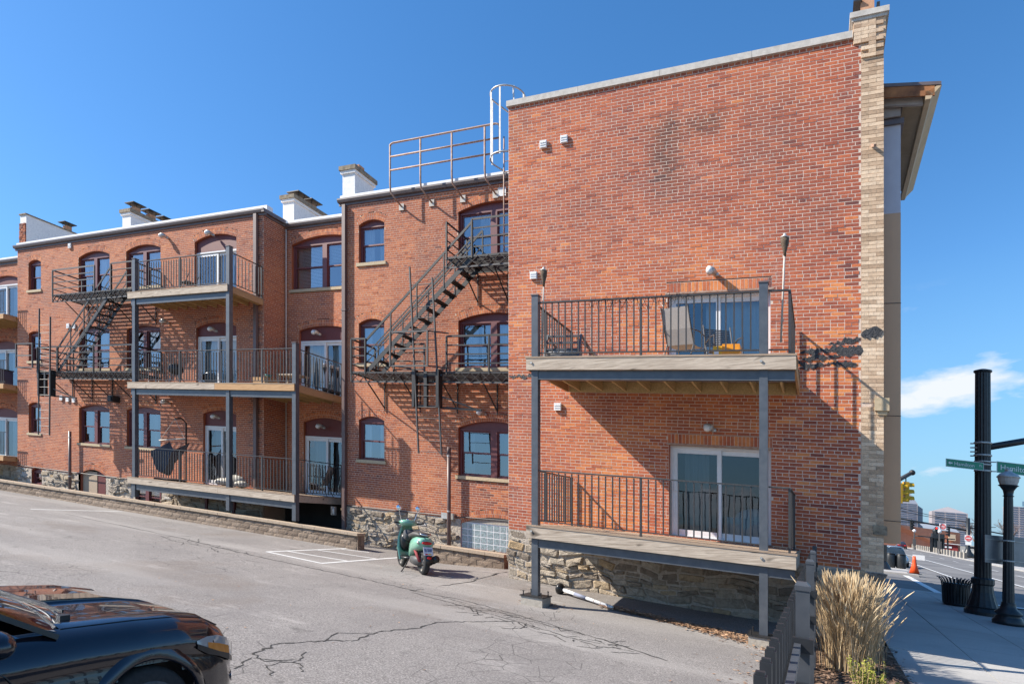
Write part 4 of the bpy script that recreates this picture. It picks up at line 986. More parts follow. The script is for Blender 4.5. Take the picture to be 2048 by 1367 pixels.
# ================================================================= wall fittings
def vent(label, u, v, z, s=0.16):
    t = thing('wall_vent', label, 'vent', (u, v, z), 'white dryer vents on the walls')
    m = MB(); m.box(u-s/2,u+s/2,v-0.05,v-0.012,z-s/2,z+s/2); obj('hood', m, WHITE, t)
    for k in range(3): m = MB(); m.add([(u-s/2+0.01,v-0.052,z-s/2+0.02+k*s*0.3),(u+s/2-0.01,v-0.052,z-s/2+0.02+k*s*0.3),(u+s/2-0.01,v-0.068,z-s/2+0.005+k*s*0.3),(u-s/2+0.01,v-0.068,z-s/2+0.005+k*s*0.3)], [(0,1,2,3)]); m.box(u-s/2+0.01,u+s/2-0.01,v-0.058,v-0.0505,z-s/2+0.02+k*s*0.3,z-s/2+0.012+(k+1)*s*0.29); obj('louvre', m, WHITE, t)
for lab, u, v, z in (('white open vent high on the end wall, left of its pair', -5.63, NV, 8.11), ('white louvred vent high on the end wall, right of its pair', -5.13, NV, 8.15),
    ('white louvred vent beside the left bamboo torch on the end wall', -5.87, NV, 5.17), ('white vent hood under the upper near balcony at left', -5.28, NV, 2.2),
    ('white vent near the gutter at the left end of the rear wing', -28.6, MV, 8.98), ('left of two white vents at mid height beside the left fire escape', -28.72, MV, 5.60), ('right of two white vents at mid height beside the left fire escape', -28.30, MV, 5.58),
    ('leftmost of three small white vents below the left fire escape', -29.2, MV, 2.55), ('middle of three small white vents below the left fire escape', -28.75, MV, 2.5), ('rightmost of three small white vents below the left fire escape', -28.32, MV, 2.47)):
    vent(lab, u, v, z, 0.17 if v == NV else 0.2)
def flood(label, u, v, z, s=1.0, cyl=True):
    t = thing('wall_light', label, 'light', (u, v, z), 'floodlights on the walls')
    m = MB(); m.lathe((u,v-0.05,z-0.03), [(0.055*s,0),(0.055*s,0.05)], 10); obj('base', m, GALV, t)
    m = MB(); m.tube([(u,v-0.02,z),(u-0.06*s,v-0.16*s,z+0.05*s),(u-0.10*s,v-0.24*s,z+0.02*s)], [0.05*s,0.07*s,0.09*s], 10); obj('lamp_head', m, GALV, t, True)
    m = MB(); m.sphere((u-0.10*s,v-0.25*s,z+0.015*s), 0.07*s, 10, 6); obj('lens', m, WHITE, t, True)
for lab, u, v, z in (('silver floodlight above the upper near sliding door', -1.87, NV, 4.92), ('round floodlight above the lower near sliding door', -1.92, NV, 1.80),
    ('floodlight under the top arch of the balcony door column', -19.9, MV, 8.62), ('floodlight between top windows left of the upper rear balcony', -22.4, MV, 8.75), ('floodlight between second floor windows behind the fire escape shadow', -22.35, MV, 5.5),
    ('white floodlight beside the hanging chair', -22.28, MV, 2.45), ('lamp over the second floor door of the rear wing bay', -19.75, MV, 5.13), ('lamp over the first floor door of the rear wing bay', -19.6, MV, 1.98),
    ('lamp over the second floor door in the recessed link', -15.8, RV, 5.18), ('lamp over the first floor door in the recessed link', -15.6, RV, 1.92), ('small white lamp over the first floor window under the right fire escape', -8.7, MV, 2.42), ('white camera lamp beside the right end of the lower fire escape platform', -7.6, MV, 3.1)):
    flood(lab, u, v, z, 1.0 if v == NV else 1.05)
m = MB(); m.box(-25.6,-25.3,MV-0.32,MV-0.02,2.42,2.66); m.box(-25.55,-25.35,MV-0.36,MV-0.322,2.45,2.62); solo('wall_light', 'boxy dark wall pack light above the window at left', 'light', m, IRON, (-25.45,MV-0.1,2.5))
# standpipes
for lab, u, zb, zt in (('brown standpipe rising in front of the left rear wing footing', -28.3, -1.45, 1.14), ('brown standpipe left of the first floor wide window', -9.83, -1.45, 1.40)):
    t = thing('standpipe', lab, 'pipe', (u, MV-0.2, zb), 'brown standpipes'); m = MB(); m.tube([(u,MV-0.2,zb-0.4),(u,MV-0.2,zt)], 0.058, 12); obj('pipe', m, DRAIN, t, True)
    for z in (zt-0.28, zt-1.9): m = MB(); m.lathe((u,MV-0.2,z), [(0.064,0),(0.064,0.04)], 12); obj('clamp', m, GALV, t)
# ================================================================= parking lot: walls, paint, cracks
def retaining(label, u0, u1, v, zt0, zt1, end=True):
    t = thing('retaining_wall', label, 'wall', ((u0+u1)/2, v, zg((u0+u1)/2)), 'tan split face block walls')
    rr = random.Random(int(u1*10)); ms = []
    for s in range(4):
        m = MB(); L, h = 0.40, 0.15; nu, nz = 5, 3; vs = []; fs = []
        for j in range(nz+1):
            for i in range(nu+1):
                ed = i in (0, nu) or j in (0, nz); vs.append((L*i/nu-0.004*(i == nu), 0.004 if ed else -rr.uniform(0.002, 0.012), h*j/nz-0.003*(j == nz)))
        for j in range(nz):
            for i in range(nu): fs.append((j*(nu+1)+i, j*(nu+1)+i+1, (j+1)*(nu+1)+i+1, (j+1)*(nu+1)+i))
        m.add(vs, fs); ms.append(proto('block', m, BLOCK))
    L = u1-u0; n = int(L/0.40); g = L/n
    lo = min(zg(u0), zg(u1))-0.1; rows = int((max(zt0, zt1)-0.075-lo)/0.15)+1
    zt = lambda u: zt0+(zt1-zt0)*(u-u0)/(u1-u0)
    for j in range(rows):
        for i in range(n+1):
            x = u0+i*g-(0.5*g if j % 2 else 0)
            if x < u0-0.01 or x+0.35 > u1: continue
            z = zt(x+0.2)-0.085-0.15*(j+1)
            if z+0.15 > zg(x): inst('block', ms[rr.randrange(4)], t, (x, v-0.012, z))
    b = MB(); b.add([(u0,v,lo),(u1,v,lo),(u1,v,zt1-0.08),(u0,v,zt0-0.08),(u0,v+0.3,lo),(u1,v+0.3,lo),(u1,v+0.3,zt1-0.08),(u0,v+0.3,zt0-0.08)], [(0,1,2,3),(1,5,6,2),(3,2,6,7),(4,7,6,5),(0,3,7,4)]); obj('core', b, BLOCK, t)
    if end:
        for k, (a, c) in enumerate(((0,0.15),(0.15,0.30))):
            for j in range(rows):
                z1 = zt(u1)-0.085-0.15*j; e = MB(); e.box(u1+0.002, u1+0.05, v+a+0.004, v+c-0.004, max(z1-0.146, zg(u1)-0.05), z1); 
                if z1 > zg(u1): obj('end_block', e, BLOCK, t)
    u = u0
    while u < u1+0.02:
        c = min(u+rr.uniform(0.40, 0.5), u1+0.08); m = MB(); za, zb = zt(u), zt(c); d = rr.uniform(-.006,.006)
        m.add([(u,v-0.06+d,za-0.08),(c-0.006,v-0.06+d,zb-0.08),(c-0.006,v-0.06+d,zb),(u,v-0.06+d,za),(u,v+0.32,za-0.08),(c-0.006,v+0.32,zb-0.08),(c-0.006,v+0.32,zb),(u,v+0.32,za)], [(0,1,2,3),(1,5,6,2),(3,2,6,7),(4,7,6,5),(0,3,7,4),(0,4,5,1)])
        obj('cap_stone', m, CAPM, t); u = c
    return t
retaining('long low tan block retaining wall under the rear balconies', -38.0, -12.1, 14.8, -1.07, -1.36)
retaining('short low tan block retaining wall behind the mint scooter', -9.7, -7.38, 14.8, -1.38, -1.40)
m = MB(); m.quad((-40,15.1,-1.65), (-13.5,15.1,-1.75), (-13.5,17.4,-1.75), (-40,17.4,-1.65)); m.quad((-13.5,15.1,-1.88), (-6.6,14.9,-1.93), (-6.6,16.4,-1.95), (-13.5,16.4,-1.88)); obj('areaway_ground', m, MULCH, LOT)
# paint
P = [(-12.4,11.75),(-12.45,15.0),(-10.45,11.55),(-10.55,14.65)]
strip('painted_line', [P[0],P[1]], 0.10, PAINT, LOT); strip('painted_line', [P[0],P[2]], 0.10, PAINT, LOT); strip('painted_line', [(P[2][0],P[2][1]-0.05),(P[3][0],P[3][1]+0.4)], 0.11, PAINT, LOT, 0.006)
for a, b in (((-12.35,12.4),(-10.55,12.55)), ((-12.35,13.5),(-10.6,13.75)), ((-12.35,14.45),(-11.6,14.75))): strip('painted_stripe', [a,b], 0.09, PAINT, LOT, 0.005)
strip('painted_line', [(-22.3,11.6),(-22.35,14.55)], 0.11, PAINT, LOT)
# cracks, traced over the tarmac
import_cracks = [
 ([(-21.0,11.9),(-17.2,11.6),(-14.9,11.4),(-13.3,11.1),(-11.9,10.9),(-10.2,10.75),(-8.4,10.6),(-7.1,10.45)], 0.045, 9),
 ([(-7.1,10.45),(-7.15,11.3),(-6.9,12.2),(-6.9,13.3),(-6.95,14.2)], 0.05, 6),
 ([(-7.2,10.4),(-6.0,10.4),(-4.9,10.1),(-3.9,9.75),(-2.9,9.4),(-1.9,8.9)], 0.04, 9),
 ([(-7.0,10.2),(-5.7,9.9),(-4.6,9.55),(-3.6,9.2),(-2.9,8.9)], 0.028, 9), ([(-6.4,10.3),(-5.4,10.05),(-4.3,9.75),(-3.3,9.5)], 0.022, 9),
 ([(-5.6,5.1),(-5.75,5.6),(-5.55,6.1),(-5.3,6.45),(-5.4,7.1),(-5.2,7.7),(-5.25,8.3),(-4.95,8.8),(-4.75,9.1),(-4.5,9.5)], 0.04, 8),
 ([(-5.6,5.1),(-5.3,5.0),(-5.1,5.3),(-5.3,5.6)], 0.025, 5), ([(-5.5,6.1),(-5.7,6.6),(-5.35,7.0)], 0.03, 6), ([(-5.3,4.6),(-5.5,5.0),(-5.0,5.2),(-4.8,5.0)], 0.022, 6), ([(-4.9,4.7),(-5.2,4.9),(-5.1,5.3)], 0.02, 6),
 ([(-4.4,8.8),(-4.2,9.1),(-4.3,9.5)], 0.02, 6), ([(-15.6,11.2),(-14.5,10.8),(-13.4,10.9),(-12.6,10.5)], 0.03, 8), ([(-14.9,11.8),(-14.2,11.2),(-13.7,11.4)], 0.025, 7)]
for pts, w, n in import_cracks: strip('crack', pts, w*0.9, CRACK, LOT, 0.003, 0.035, n)
rr = random.Random(4)
for k in range(44):   # crazed patches off the long crack
    a = (-5.9+rr.uniform(0,3.4), 0); a = (a[0], 10.05-0.30*(a[0]+6)+rr.uniform(-0.35,0.3)); b = (a[0]+rr.uniform(-0.35,0.35), a[1]+rr.uniform(-0.3,0.3)); strip('crack', [a,b], 0.024, CRACK, LOT, 0.003, 0.03, 4)
for k in range(12):
    a = (-14.8+rr.uniform(0,2.6), 11.15+rr.uniform(-0.35,0.35)); b = (a[0]+rr.uniform(-0.4,0.4), a[1]+rr.uniform(-0.3,0.3)); strip('crack', [a,b], 0.02, CRACK, LOT, 0.003, 0.03, 4)

# leaf litter against the footing and the fence
lf = MB(); rr = random.Random(6)
def leafat(u, v, s, lift=0.0):
    a = rr.uniform(0, 6.28); t1, t2 = rr.uniform(-.5,.5), rr.uniform(-.5,.5); ca, sa = math.cos(a), math.sin(a); z = zg(u,v)+0.006+lift
    p = [(-s,0),(-s*0.2,-s*0.55),(s,0),(-s*0.2,s*0.55)]
    lf.add([(u+x*ca-y*sa, v+x*sa+y*ca, z+abs(x*t1+y*t2)) for x, y in p], [(0,1,2),(0,2,3)], rr.random())
for i in range(2600):
    f = rr.random(); u = -3.9+3.55*f**0.75; w = 0.16+0.75*max(0, (f-0.35)); v = 12.15-0.85*f+rr.gauss(0, 0.35)*w*1.4
    leafat(u, min(v, 13.2), rr.uniform(0.015, 0.045), rr.uniform(0, 0.03))
for i in range(160): leafat(-5.15+rr.gauss(0.35,0.2), 11.45+rr.gauss(0,0.12), rr.uniform(0.015,0.04))
for i in range(110): leafat(rr.uniform(-14,-0.5), rr.uniform(4.5,13), rr.uniform(0.012,0.03))
for i in range(500): leafat(-0.35-abs(rr.gauss(0,0.35)), rr.uniform(3.5,11), rr.uniform(0.015,0.035))
o = obj('leaf_litter', lf, LEAF, None, base=(-2,11.5,-2.0), kind='stuff'); o['label'] = 'brown fallen leaves drifted along the footing and fence'; o['category'] = 'leaves'

# toppled white marker post
t = thing('marker_post', 'toppled white marker post with black cone base lying below the near balcony', 'marker post', (-4.9, 12.6, zg(-4.9,12.6)))
p0, p1 = Vector((-4.93,12.62,zg(-4.9,12.6)+0.11)), Vector((-3.62,12.06,zg(-3.6,12.0)+0.04)); d = (p1-p0).normalized()
m = MB(); m.tube([p0-d*0.02, p0+d*0.03, p0+d*0.10], [0.125,0.115,0.05], 16); obj('base', m, PLASTB, t, True)
m = MB(); m.tube([p0+d*0.1, p1], 0.036, 12); obj('post', m, WHITE, t, True)
for a, mat in ((0.42, speck('blue_grey_band', (0.20,0.22,0.30),(0.24,0.26,0.34),5)), ): m = MB(); m.tube([p0+d*a, p0+d*(a+0.33)], 0.038, 12); obj('band', m, mat, t, True)
for a in (0.95, 1.12, 1.3): m = MB(); m.tube([p0+d*a, p0+d*(a+0.025)], 0.0385, 12); obj('ring_mark', m, FABG, t, True)

# ================================================================= scooter
MINT = N('mint_green_paint'); MINT.col((0.21,0.45,0.33)).set(Roughness=0.22); MINT.b.inputs['Coat Weight'].default_value = 0.6; MINT = MINT.m
CHROME = N('chrome'); CHROME.col((0.65,0.66,0.68)).set(Roughness=0.15, Metallic=1.0); CHROME = CHROME.m
SEATM = speck('brown_grey_seat', (0.055,0.050,0.048), (0.085,0.078,0.074), 50, 0.6, 0.2)
MIR = N('mirror_glass'); MIR.col((0.75,0.85,0.95)).set(Roughness=0.03, Metallic=1.0); MIR = MIR.m
PLATE = speck('plate_white', (0.55,0.58,0.66), (0.62,0.64,0.70), 10, 0.5, 0)
RO = (-8.14, 12.30, zg(-8.14,12.30)); FW = (-0.82, 0.57)
sc_ = thing('scooter', 'mint green motor scooter leaning on its side stand in the parking lot', 'scooter', RO)
class SB(XB):
    def add(s, vs, fs, t=0.5): return XB.add(s, [(1.08*a,1.10*b,1.12*h) for a, b, h in vs], fs, t)
def X(): return SB(RO, FW)
def wheel(c, r, w, name):
    b = X(); n = 24; vs = []; fs = []; prof = [(-w,r-0.07),(-w*0.95,r-0.02),(-w*0.45,r),(w*0.45,r),(w*0.95,r-0.02),(w,r-0.07)]
    for (y, rad) in prof:
        for k in range(n): a = 2*math.pi*k/n; vs.append((c+rad*math.cos(a), y, r+rad*math.sin(a)))
    for i in range(len(prof)-1):
        for k in range(n): fs.append((i*n+k, i*n+(k+1)%n, (i+1)*n+(k+1)%n, (i+1)*n+k))
    b.add(vs, fs); wo_ = obj(name, b, RUBBER, sc_, True)
    b = X()
    for k in range(5):
        a = 2*math.pi*k/5; b.bar((c,0,r), (c+(r-0.06)*math.cos(a),0,r+(r-0.06)*math.sin(a)), 0.03, 0.04, (0,1,0))
    b.tube([(c,-0.05,r),(c,0.05,r)], 0.05, 10); n = 20; vs = []; fs = []
    for y in (-w*0.8, w*0.8):
        for k in range(n): a = 2*math.pi*k/n; vs.append((c+(r-0.065)*math.cos(a), y, r+(r-0.065)*math.sin(a)))
    for k in range(n): fs.append((k,(k+1)%n,n+(k+1)%n,n+k))
    b.add(vs, fs); obj('rim', b, GALV, wo_); return wo_
wheel(0, 0.25, 0.06, 'rear_wheel'); wheel(1.27, 0.25, 0.055, 'front_wheel')
def loft(b, secs, n=14, t=0.5):
    """secs: (a, width, z_low, z_high, power) -> rounded sections"""
    vs = []; fs = []
    for (a, w, z0, z1, e) in secs:
        for k in range(n):
            q = 2*math.pi*k/n; cx, sx = math.cos(q), math.sin(q)
            vs.append((a, w*math.copysign(abs(cx)**e, cx), (z0+z1)/2+(z1-z0)/2*math.copysign(abs(sx)**e, sx)))
    for i in range(len(secs)-1):
        for k in range(n): fs.append((i*n+k, i*n+(k+1)%n, (i+1)*n+(k+1)%n, (i+1)*n+k))
    fs.append(tuple(range(n-1,-1,-1))); fs.append(tuple((len(secs)-1)*n+k for k in range(n))); b.add(vs, fs, t); return b
b = X(); loft(b, [(-0.20,0.10,0.62,0.72,0.8),(-0.16,0.155,0.53,0.76,0.8),(0.05,0.185,0.47,0.78,0.75),(0.28,0.18,0.42,0.74,0.75),(0.45,0.15,0.34,0.66,0.75),(0.56,0.12,0.28,0.42,0.8)]); obj('rear_body', b, MINT, sc_, True)
b = X(); loft(b, [(-0.10,0.10,0.76,0.81,0.8),(0.0,0.15,0.755,0.85,0.75),(0.25,0.165,0.73,0.86,0.75),(0.5,0.15,0.69,0.80,0.75),(0.60,0.10,0.66,0.74,0.8)]); obj('seat', b, SEATM, sc_, True)
b = X(); b.tube([(-0.05,-0.13,0.84),(-0.17,-0.10,0.82),(-0.22,0,0.81),(-0.17,0.10,0.82),(-0.05,0.13,0.84)], 0.014, 8); obj('grab_rail', b, CHROME, sc_, True)
b = X(); loft(b, [(0.52,0.14,0.24,0.30,0.6),(0.75,0.19,0.22,0.28,0.6),(0.98,0.19,0.22,0.29,0.6)]); obj('floor_board', b, PLASTB, sc_, True)
b = X(); vs = []; rows = [(0.93,0.20,0.20),(1.02,0.215,0.45),(1.05,0.19,0.65),(1.03,0.14,0.84),(1.0,0.09,0.95)]
for (a, w, z) in rows:
    for k in range(7): q = -1+k/3; vs.append((a+0.09*(1-q*q), w*q, z))
for (a, w, z) in rows:
    for k in range(7): q = -1+k/3; vs.append((a-0.04+0.07*(1-q*q), w*q*0.96, z))
fs = []
for o in (0, 35):
    for i in range(4):
        for k in range(6): fs.append((o+i*7+k, o+i*7+k+1, o+(i+1)*7+k+1, o+(i+1)*7+k))
for i in range(4):
    for k in (0, 6): fs.append((i*7+k, (i+1)*7+k, 35+(i+1)*7+k, 35+i*7+k))
b.add(vs, fs); obj('leg_shield', b, MINT, sc_, True)
b = X(); loft(b, [(0.90,0.14,0.42,0.72,0.7),(0.99,0.16,0.36,0.80,0.7)]); obj('inner_shield', b, PLASTB, sc_, True)
b = X(); loft(b, [(0.70,0.12,0.66,0.80,0.6),(0.80,0.13,0.60,0.85,0.6),(0.90,0.12,0.62,0.84,0.6)]); obj('bag', b, FABD, sc_, True)
b = X(); loft(b, [(0.78,0.10,0.96,1.04,0.8),(0.86,0.19,0.91,1.06,0.8),(0.98,0.20,0.89,1.05,0.8),(1.07,0.12,0.90,1.01,0.8)]); obj('handlebar_cowl', b, MINT, sc_, True)
b = X(); loft(b, [(0.83,0.06,1.035,1.072,0.9),(0.90,0.08,1.03,1.078,0.9)]); obj('instrument', b, CHROME, sc_, True)
b = X(); b.tube([(0.92,-0.18,0.97),(0.84,-0.34,0.99)], 0.018, 8); b.tube([(0.92,0.18,0.97),(0.84,0.34,0.99)], 0.018, 8); obj('grip', b, RUBBER, sc_, True)
for s in (-1, 1):
    b = X(); b.tube([(0.93,0.15*s,1.03),(0.90,0.20*s,1.18),(0.88,0.215*s,1.27)], 0.008, 6); ms = obj('mirror_stem', b, CHROME, sc_)
    b = X(); b.sphere((0.88,0.22*s,1.30), (0.018,0.062,0.058), 14, 8); obj('mirror', b, MIR, ms, True)
b = X(); loft(b, [(1.02,0.06,0.46,0.56,0.9),(1.17,0.085,0.47,0.57,0.9),(1.35,0.085,0.44,0.55,0.9),(1.50,0.06,0.33,0.42,0.9)]); obj('front_fender', b, MINT, sc_, True)
b = X(); b.tube([(1.02,0.05,0.80),(1.27,0.09,0.25)], 0.02, 8); b.tube([(1.02,-0.05,0.80),(1.27,-0.09,0.25)], 0.02, 8); obj('fork', b, CHROME, sc_, True)
b = X(); loft(b, [(-0.20,0.11,0.62,0.69,0.9),(-0.215,0.10,0.63,0.68,0.9),(-0.22,0.04,0.64,0.67,0.9)]); obj('tail_light', b, REDL, sc_, True)
b = X(); b.sphere((-0.13,0.165,0.655), (0.04,0.03,0.035), 10, 6); b.sphere((-0.13,-0.165,0.655), (0.04,0.03,0.035), 10, 6); obj('indicator', b, GALV, sc_, True)
b = X(); b.add([(-0.24,-0.10,0.58),(-0.24,0.10,0.58),(-0.30,0.10,0.42),(-0.30,-0.10,0.42),(-0.23,-0.10,0.58),(-0.23,0.10,0.58),(-0.29,0.10,0.42),(-0.29,-0.10,0.42)], [(0,1,2,3),(7,6,5,4),(0,4,5,1),(1,5,6,2),(2,6,7,3),(3,7,4,0)]); pl = obj('licence_plate', b, PLATE, sc_)
b = X(); b.add([(-0.287,-0.06,0.455),(-0.287,0.01,0.455),(-0.296,0.01,0.432),(-0.296,-0.06,0.432)], [(0,1,2,3)]); obj('yellow_sticker', b, YELLOW, pl); b = X(); b.add([(-0.287,0.02,0.455),(-0.287,0.07,0.455),(-0.296,0.07,0.432),(-0.296,0.02,0.432)], [(0,1,2,3)]); obj('red_sticker', b, REDL, pl)
b = X()
for k, y in enumerate((0.07,0.045,0.005,-0.02,-0.045,-0.07)): b.add([(-0.254,y-0.008,0.55),(-0.254,y+0.008,0.55),(-0.277,y+0.008,0.49),(-0.277,y-0.008,0.49)], [(0,1,2,3)])
obj('plate_characters', b, speck('plate_blue', (0.03,0.05,0.16),(0.04,0.06,0.18),5), pl)
b = X(); loft(b, [(-0.20,0.075,0.44,0.58,0.8),(-0.29,0.085,0.30,0.44,0.8),(-0.33,0.07,0.22,0.34,0.8)]); mg = obj('mud_guard', b, PLASTB, sc_, True)
b = X(); b.sphere((-0.325,0,0.37), (0.015,0.05,0.028), 10, 6); obj('reflector', b, REDL, mg, True)
b = X(); b.tube([(0.28,0.10,0.52),(-0.06,0.11,0.28)], 0.034, 10); obj('shock_absorber', b, speck('red_spring',(0.20,0.02,0.03),(0.30,0.05,0.05),60), sc_, True)
b = X(); loft(b, [(-0.02,0.10,0.18,0.34,0.7),(0.25,0.14,0.14,0.36,0.7),(0.48,0.13,0.16,0.34,0.7)]); obj('engine', b, IRON_G, sc_, True)
b = X(); b.tube([(0.35,-0.13,0.20),(0.1,-0.16,0.24),(-0.10,-0.17,0.30),(-0.30,-0.17,0.36)], [0.03,0.065,0.075,0.07], 12); obj('muffler', b, PLASTB, sc_, True)
b = X(); b.tube([(0.52,0.13,0.24),(0.46,0.30,0.01)], 0.011, 6); b.tube([(0.46,0.30,0.012),(0.40,0.34,0.01)], 0.014, 6); obj('side_stand', b, IRON, sc_, True)

# ================================================================= dark sedan, nose towards the wall
CARP = N('midnight_blue_metallic'); CARP.col((0.010,0.010,0.016)).set(Roughness=0.18, Metallic=0.3); CARP.b.inputs['Coat Weight'].default_value = 1.0; CARP.b.inputs['Coat Roughness'].default_value = 0.015; CARP = CARP.m
LAMPM = N('headlamp_lens'); LAMPM.col((0.55,0.52,0.50)).set(Roughness=0.05); LAMPM.b.inputs['Transmission Weight'].default_value = 0.35; LAMPM.b.inputs['Coat Weight'].default_value = 1.0; LAMPM = LAMPM.m
AMBER = speck('amber_lens', (0.65,0.22,0.04), (0.75,0.30,0.08), 20, 0.15, 0)
WSG = glass_mat('windscreen_glass', (0.55,0.62,0.60), 0.15)
CU, CZ = -4.80, -1.97
cr = thing('parked_car', 'dark blue black sedan nosed into the lower left corner of the lot', 'car', (CU, 2.7, CZ))
def lerp(a, b, t): return a+(b-a)*t
# stations along v (rear to front): half width, fender-top height, hood-centre height
ST = [(-1.6,0.925,0.985,1.02),(0.6,0.925,0.985,1.02),(1.9,0.925,0.965,1.02),(2.3,0.925,0.972,0.986),(2.7,0.922,0.968,0.981),(3.0,0.905,0.952,0.967),(3.25,0.86,0.908,0.924),(3.42,0.80,0.826,0.842),(3.52,0.72,0.72,0.735),(3.60,0.60,0.66,0.665)]
def station(v):
    for a, b in zip(ST[:-1], ST[1:]):
        if v <= b[0]: t = (v-a[0])/(b[0]-a[0]); t2 = t; return [lerp(x, y, t2) for x, y in zip(a[1:], b[1:])]
    return list(ST[-1][1:])
def section(v):
    w, hf, hc = station(v); fr = min(1, max(0, (v-3.1)/0.5)); bul = 0.02
    p = [(0, hc)]
    p += [(0.25*w, hc-0.002), (0.5*w, hc-0.006), (0.62*w, hc-0.012), (0.68*w, hc-0.004), (0.76*w, lerp(hc,hf,0.5)), (0.83*w, hf-0.008), (0.90*w, hf-0.035), (0.955*w, hf-0.085), (0.985*w, hf-0.16)]
    p += [(0.990*w, hf-0.185), (0.972*w, hf-0.205), (0.985*w, hf-0.27), (1.0*w, hf-0.34), (0.995*w, 0.48), (0.985*w, 0.36), (0.97*w, 0.24), (0.95*w, 0.17)]
    return p
vv_ = [-1.6+0.2*i for i in range(15)]; vv_ = [-1.6,-0.8,0,0.6,1.0,1.3]+[1.3+0.05*i for i in range(1, 47)]
vv_ = [v for v in vv_ if v <= 3.6]; body = MB(); idx = {}
wc = 2.72; wr = 0.385; wz = 0.335
for s in (1, -1):
    base = len(body.v); secs = [section(v) for v in vv_]; n = len(secs[0])
    vs = [(CU+s*x, v, CZ+h) for v, sec in zip(vv_, secs) for x, h in sec]; fs = []
    for i in range(len(vv_)-1):
        for k in range(n-1):
            q = [secs[i][k], secs[i][k+1], secs[i+1][k], secs[i+1][k+1]]; h = sum(a[1] for a in q)/4; v = (vv_[i]+vv_[i+1])/2
            if k > 9 and math.hypot(v-wc, h-wz) < wr: continue
            if q[1][0] < 0.80 and v < 2.50-0.26*(q[1][0]/0.8)**2: continue
            fs.append((i*n+k, i*n+k+1, (i+1)*n+k+1, (i+1)*n+k))
    body.add(vs, fs)
# front bumper closes the nose
for s in (1, -1):
    sec = section(3.6); rows = []
    for j in range(9):
        f = j/8; row = []
        for (x, h) in sec: row.append((CU+s*x*(1-0.35*f*0), 3.60+0.10*math.sin(min(1,f*1.5)*1.57)*(1-(x/0.62)**2*0.6 if x < 0.62 else 0.4), CZ+h))
        rows.append(row)
    body.add(rows[0]+[(CU, 3.68, CZ+0.42)], [(k, k+1, len(sec)) for k in range(len(sec)-1)])
bo = obj('body', body, CARP, cr, True)
def sub(o, lv=1):
    md = o.modifiers.new('weld', 'WELD'); md.merge_threshold = 0.002
sub(bo)
for s in (1, -1):
    m = MB(); n = 26; vs = []; fs = []; prof = [(0.0,0.385),(0.014,0.387),(0.020,0.40),(0.016,0.44),(-0.012,0.475)]
    a0, a1 = -0.30, math.pi+0.30
    for (dx, rad) in prof:
        for k in range(n+1):
            a = a0+(a1-a0)*k/n; v = wc+rad*math.cos(a); h = wz+rad*math.sin(a); w = station(v)[0]; 
            sec = section(v); x = 0.985*w
            for (p, q) in zip(sec[9:-1], sec[10:]):
                if q[1] <= h <= p[1]: x = lerp(q[0], p[0], (h-q[1])/max(1e-6, p[1]-q[1]))
            vs.append((CU+s*(x+dx), v, CZ+h))
    for i in range(len(prof)-1):
        for k in range(n): fs.append((i*(n+1)+k, i*(n+1)+k+1, (i+1)*(n+1)+k+1, (i+1)*(n+1)+k))
    m.add(vs, fs); obj('arch_flare', m, CARP, cr, True)
    m = MB(); n = 28; x0 = CU+s*0.70; vs = []; fs = []
    for x, r_ in ((0.66,0.20),(0.66,0.31),(0.70,0.335),(0.86,0.335),(0.895,0.31),(0.895,0.235)):
        for k in range(n): a = 2*math.pi*k/n; vs.append((CU+s*x, wc+r_*math.cos(a), CZ+wz+r_*math.sin(a)))
    for i in range(5):
        for k in range(n): fs.append((i*n+k,i*n+(k+1)%n,(i+1)*n+(k+1)%n,(i+1)*n+k))
    m.add(vs, fs); wl_ = obj('wheel', m, RUBBER, cr, True)
    m = MB(); vs = []; fs = []
    for x, r_ in ((0.895,0.245),(0.90,0.235),(0.90,0.222),(0.80,0.215)):
        for k in range(n): a = 2*math.pi*k/n; vs.append((CU+s*x, wc+r_*math.cos(a), CZ+wz+r_*math.sin(a)))
    for i in range(3):
        for k in range(n): fs.append((i*n+k,i*n+(k+1)%n,(i+1)*n+(k+1)%n,(i+1)*n+k))
    m.add(vs, fs)
    for k in range(5): a = 2*math.pi*k/5+0.3; m.bar((CU+s*0.875,wc,CZ+wz), (CU+s*0.89,wc+0.22*math.cos(a),CZ+wz+0.22*math.sin(a)), 0.05, 0.02, (1,0,0))
    obj('rim', m, IRON_G, wl_)
    m = MB(); n = 18; vs = []; fs = []
    for x, r_ in ((0.30, 0.44), (0.885, 0.455)):
        for k in range(n+1): a = -0.2+(math.pi+0.4)*k/n; vs.append((CU+s*x, wc+r_*math.cos(a), CZ+wz+r_*math.sin(a)))
    for k in range(n): fs.append((k,k+1,n+2+k,n+1+k))
    m.add(vs, fs); obj('wheel_well', m, PLASTB, cr)
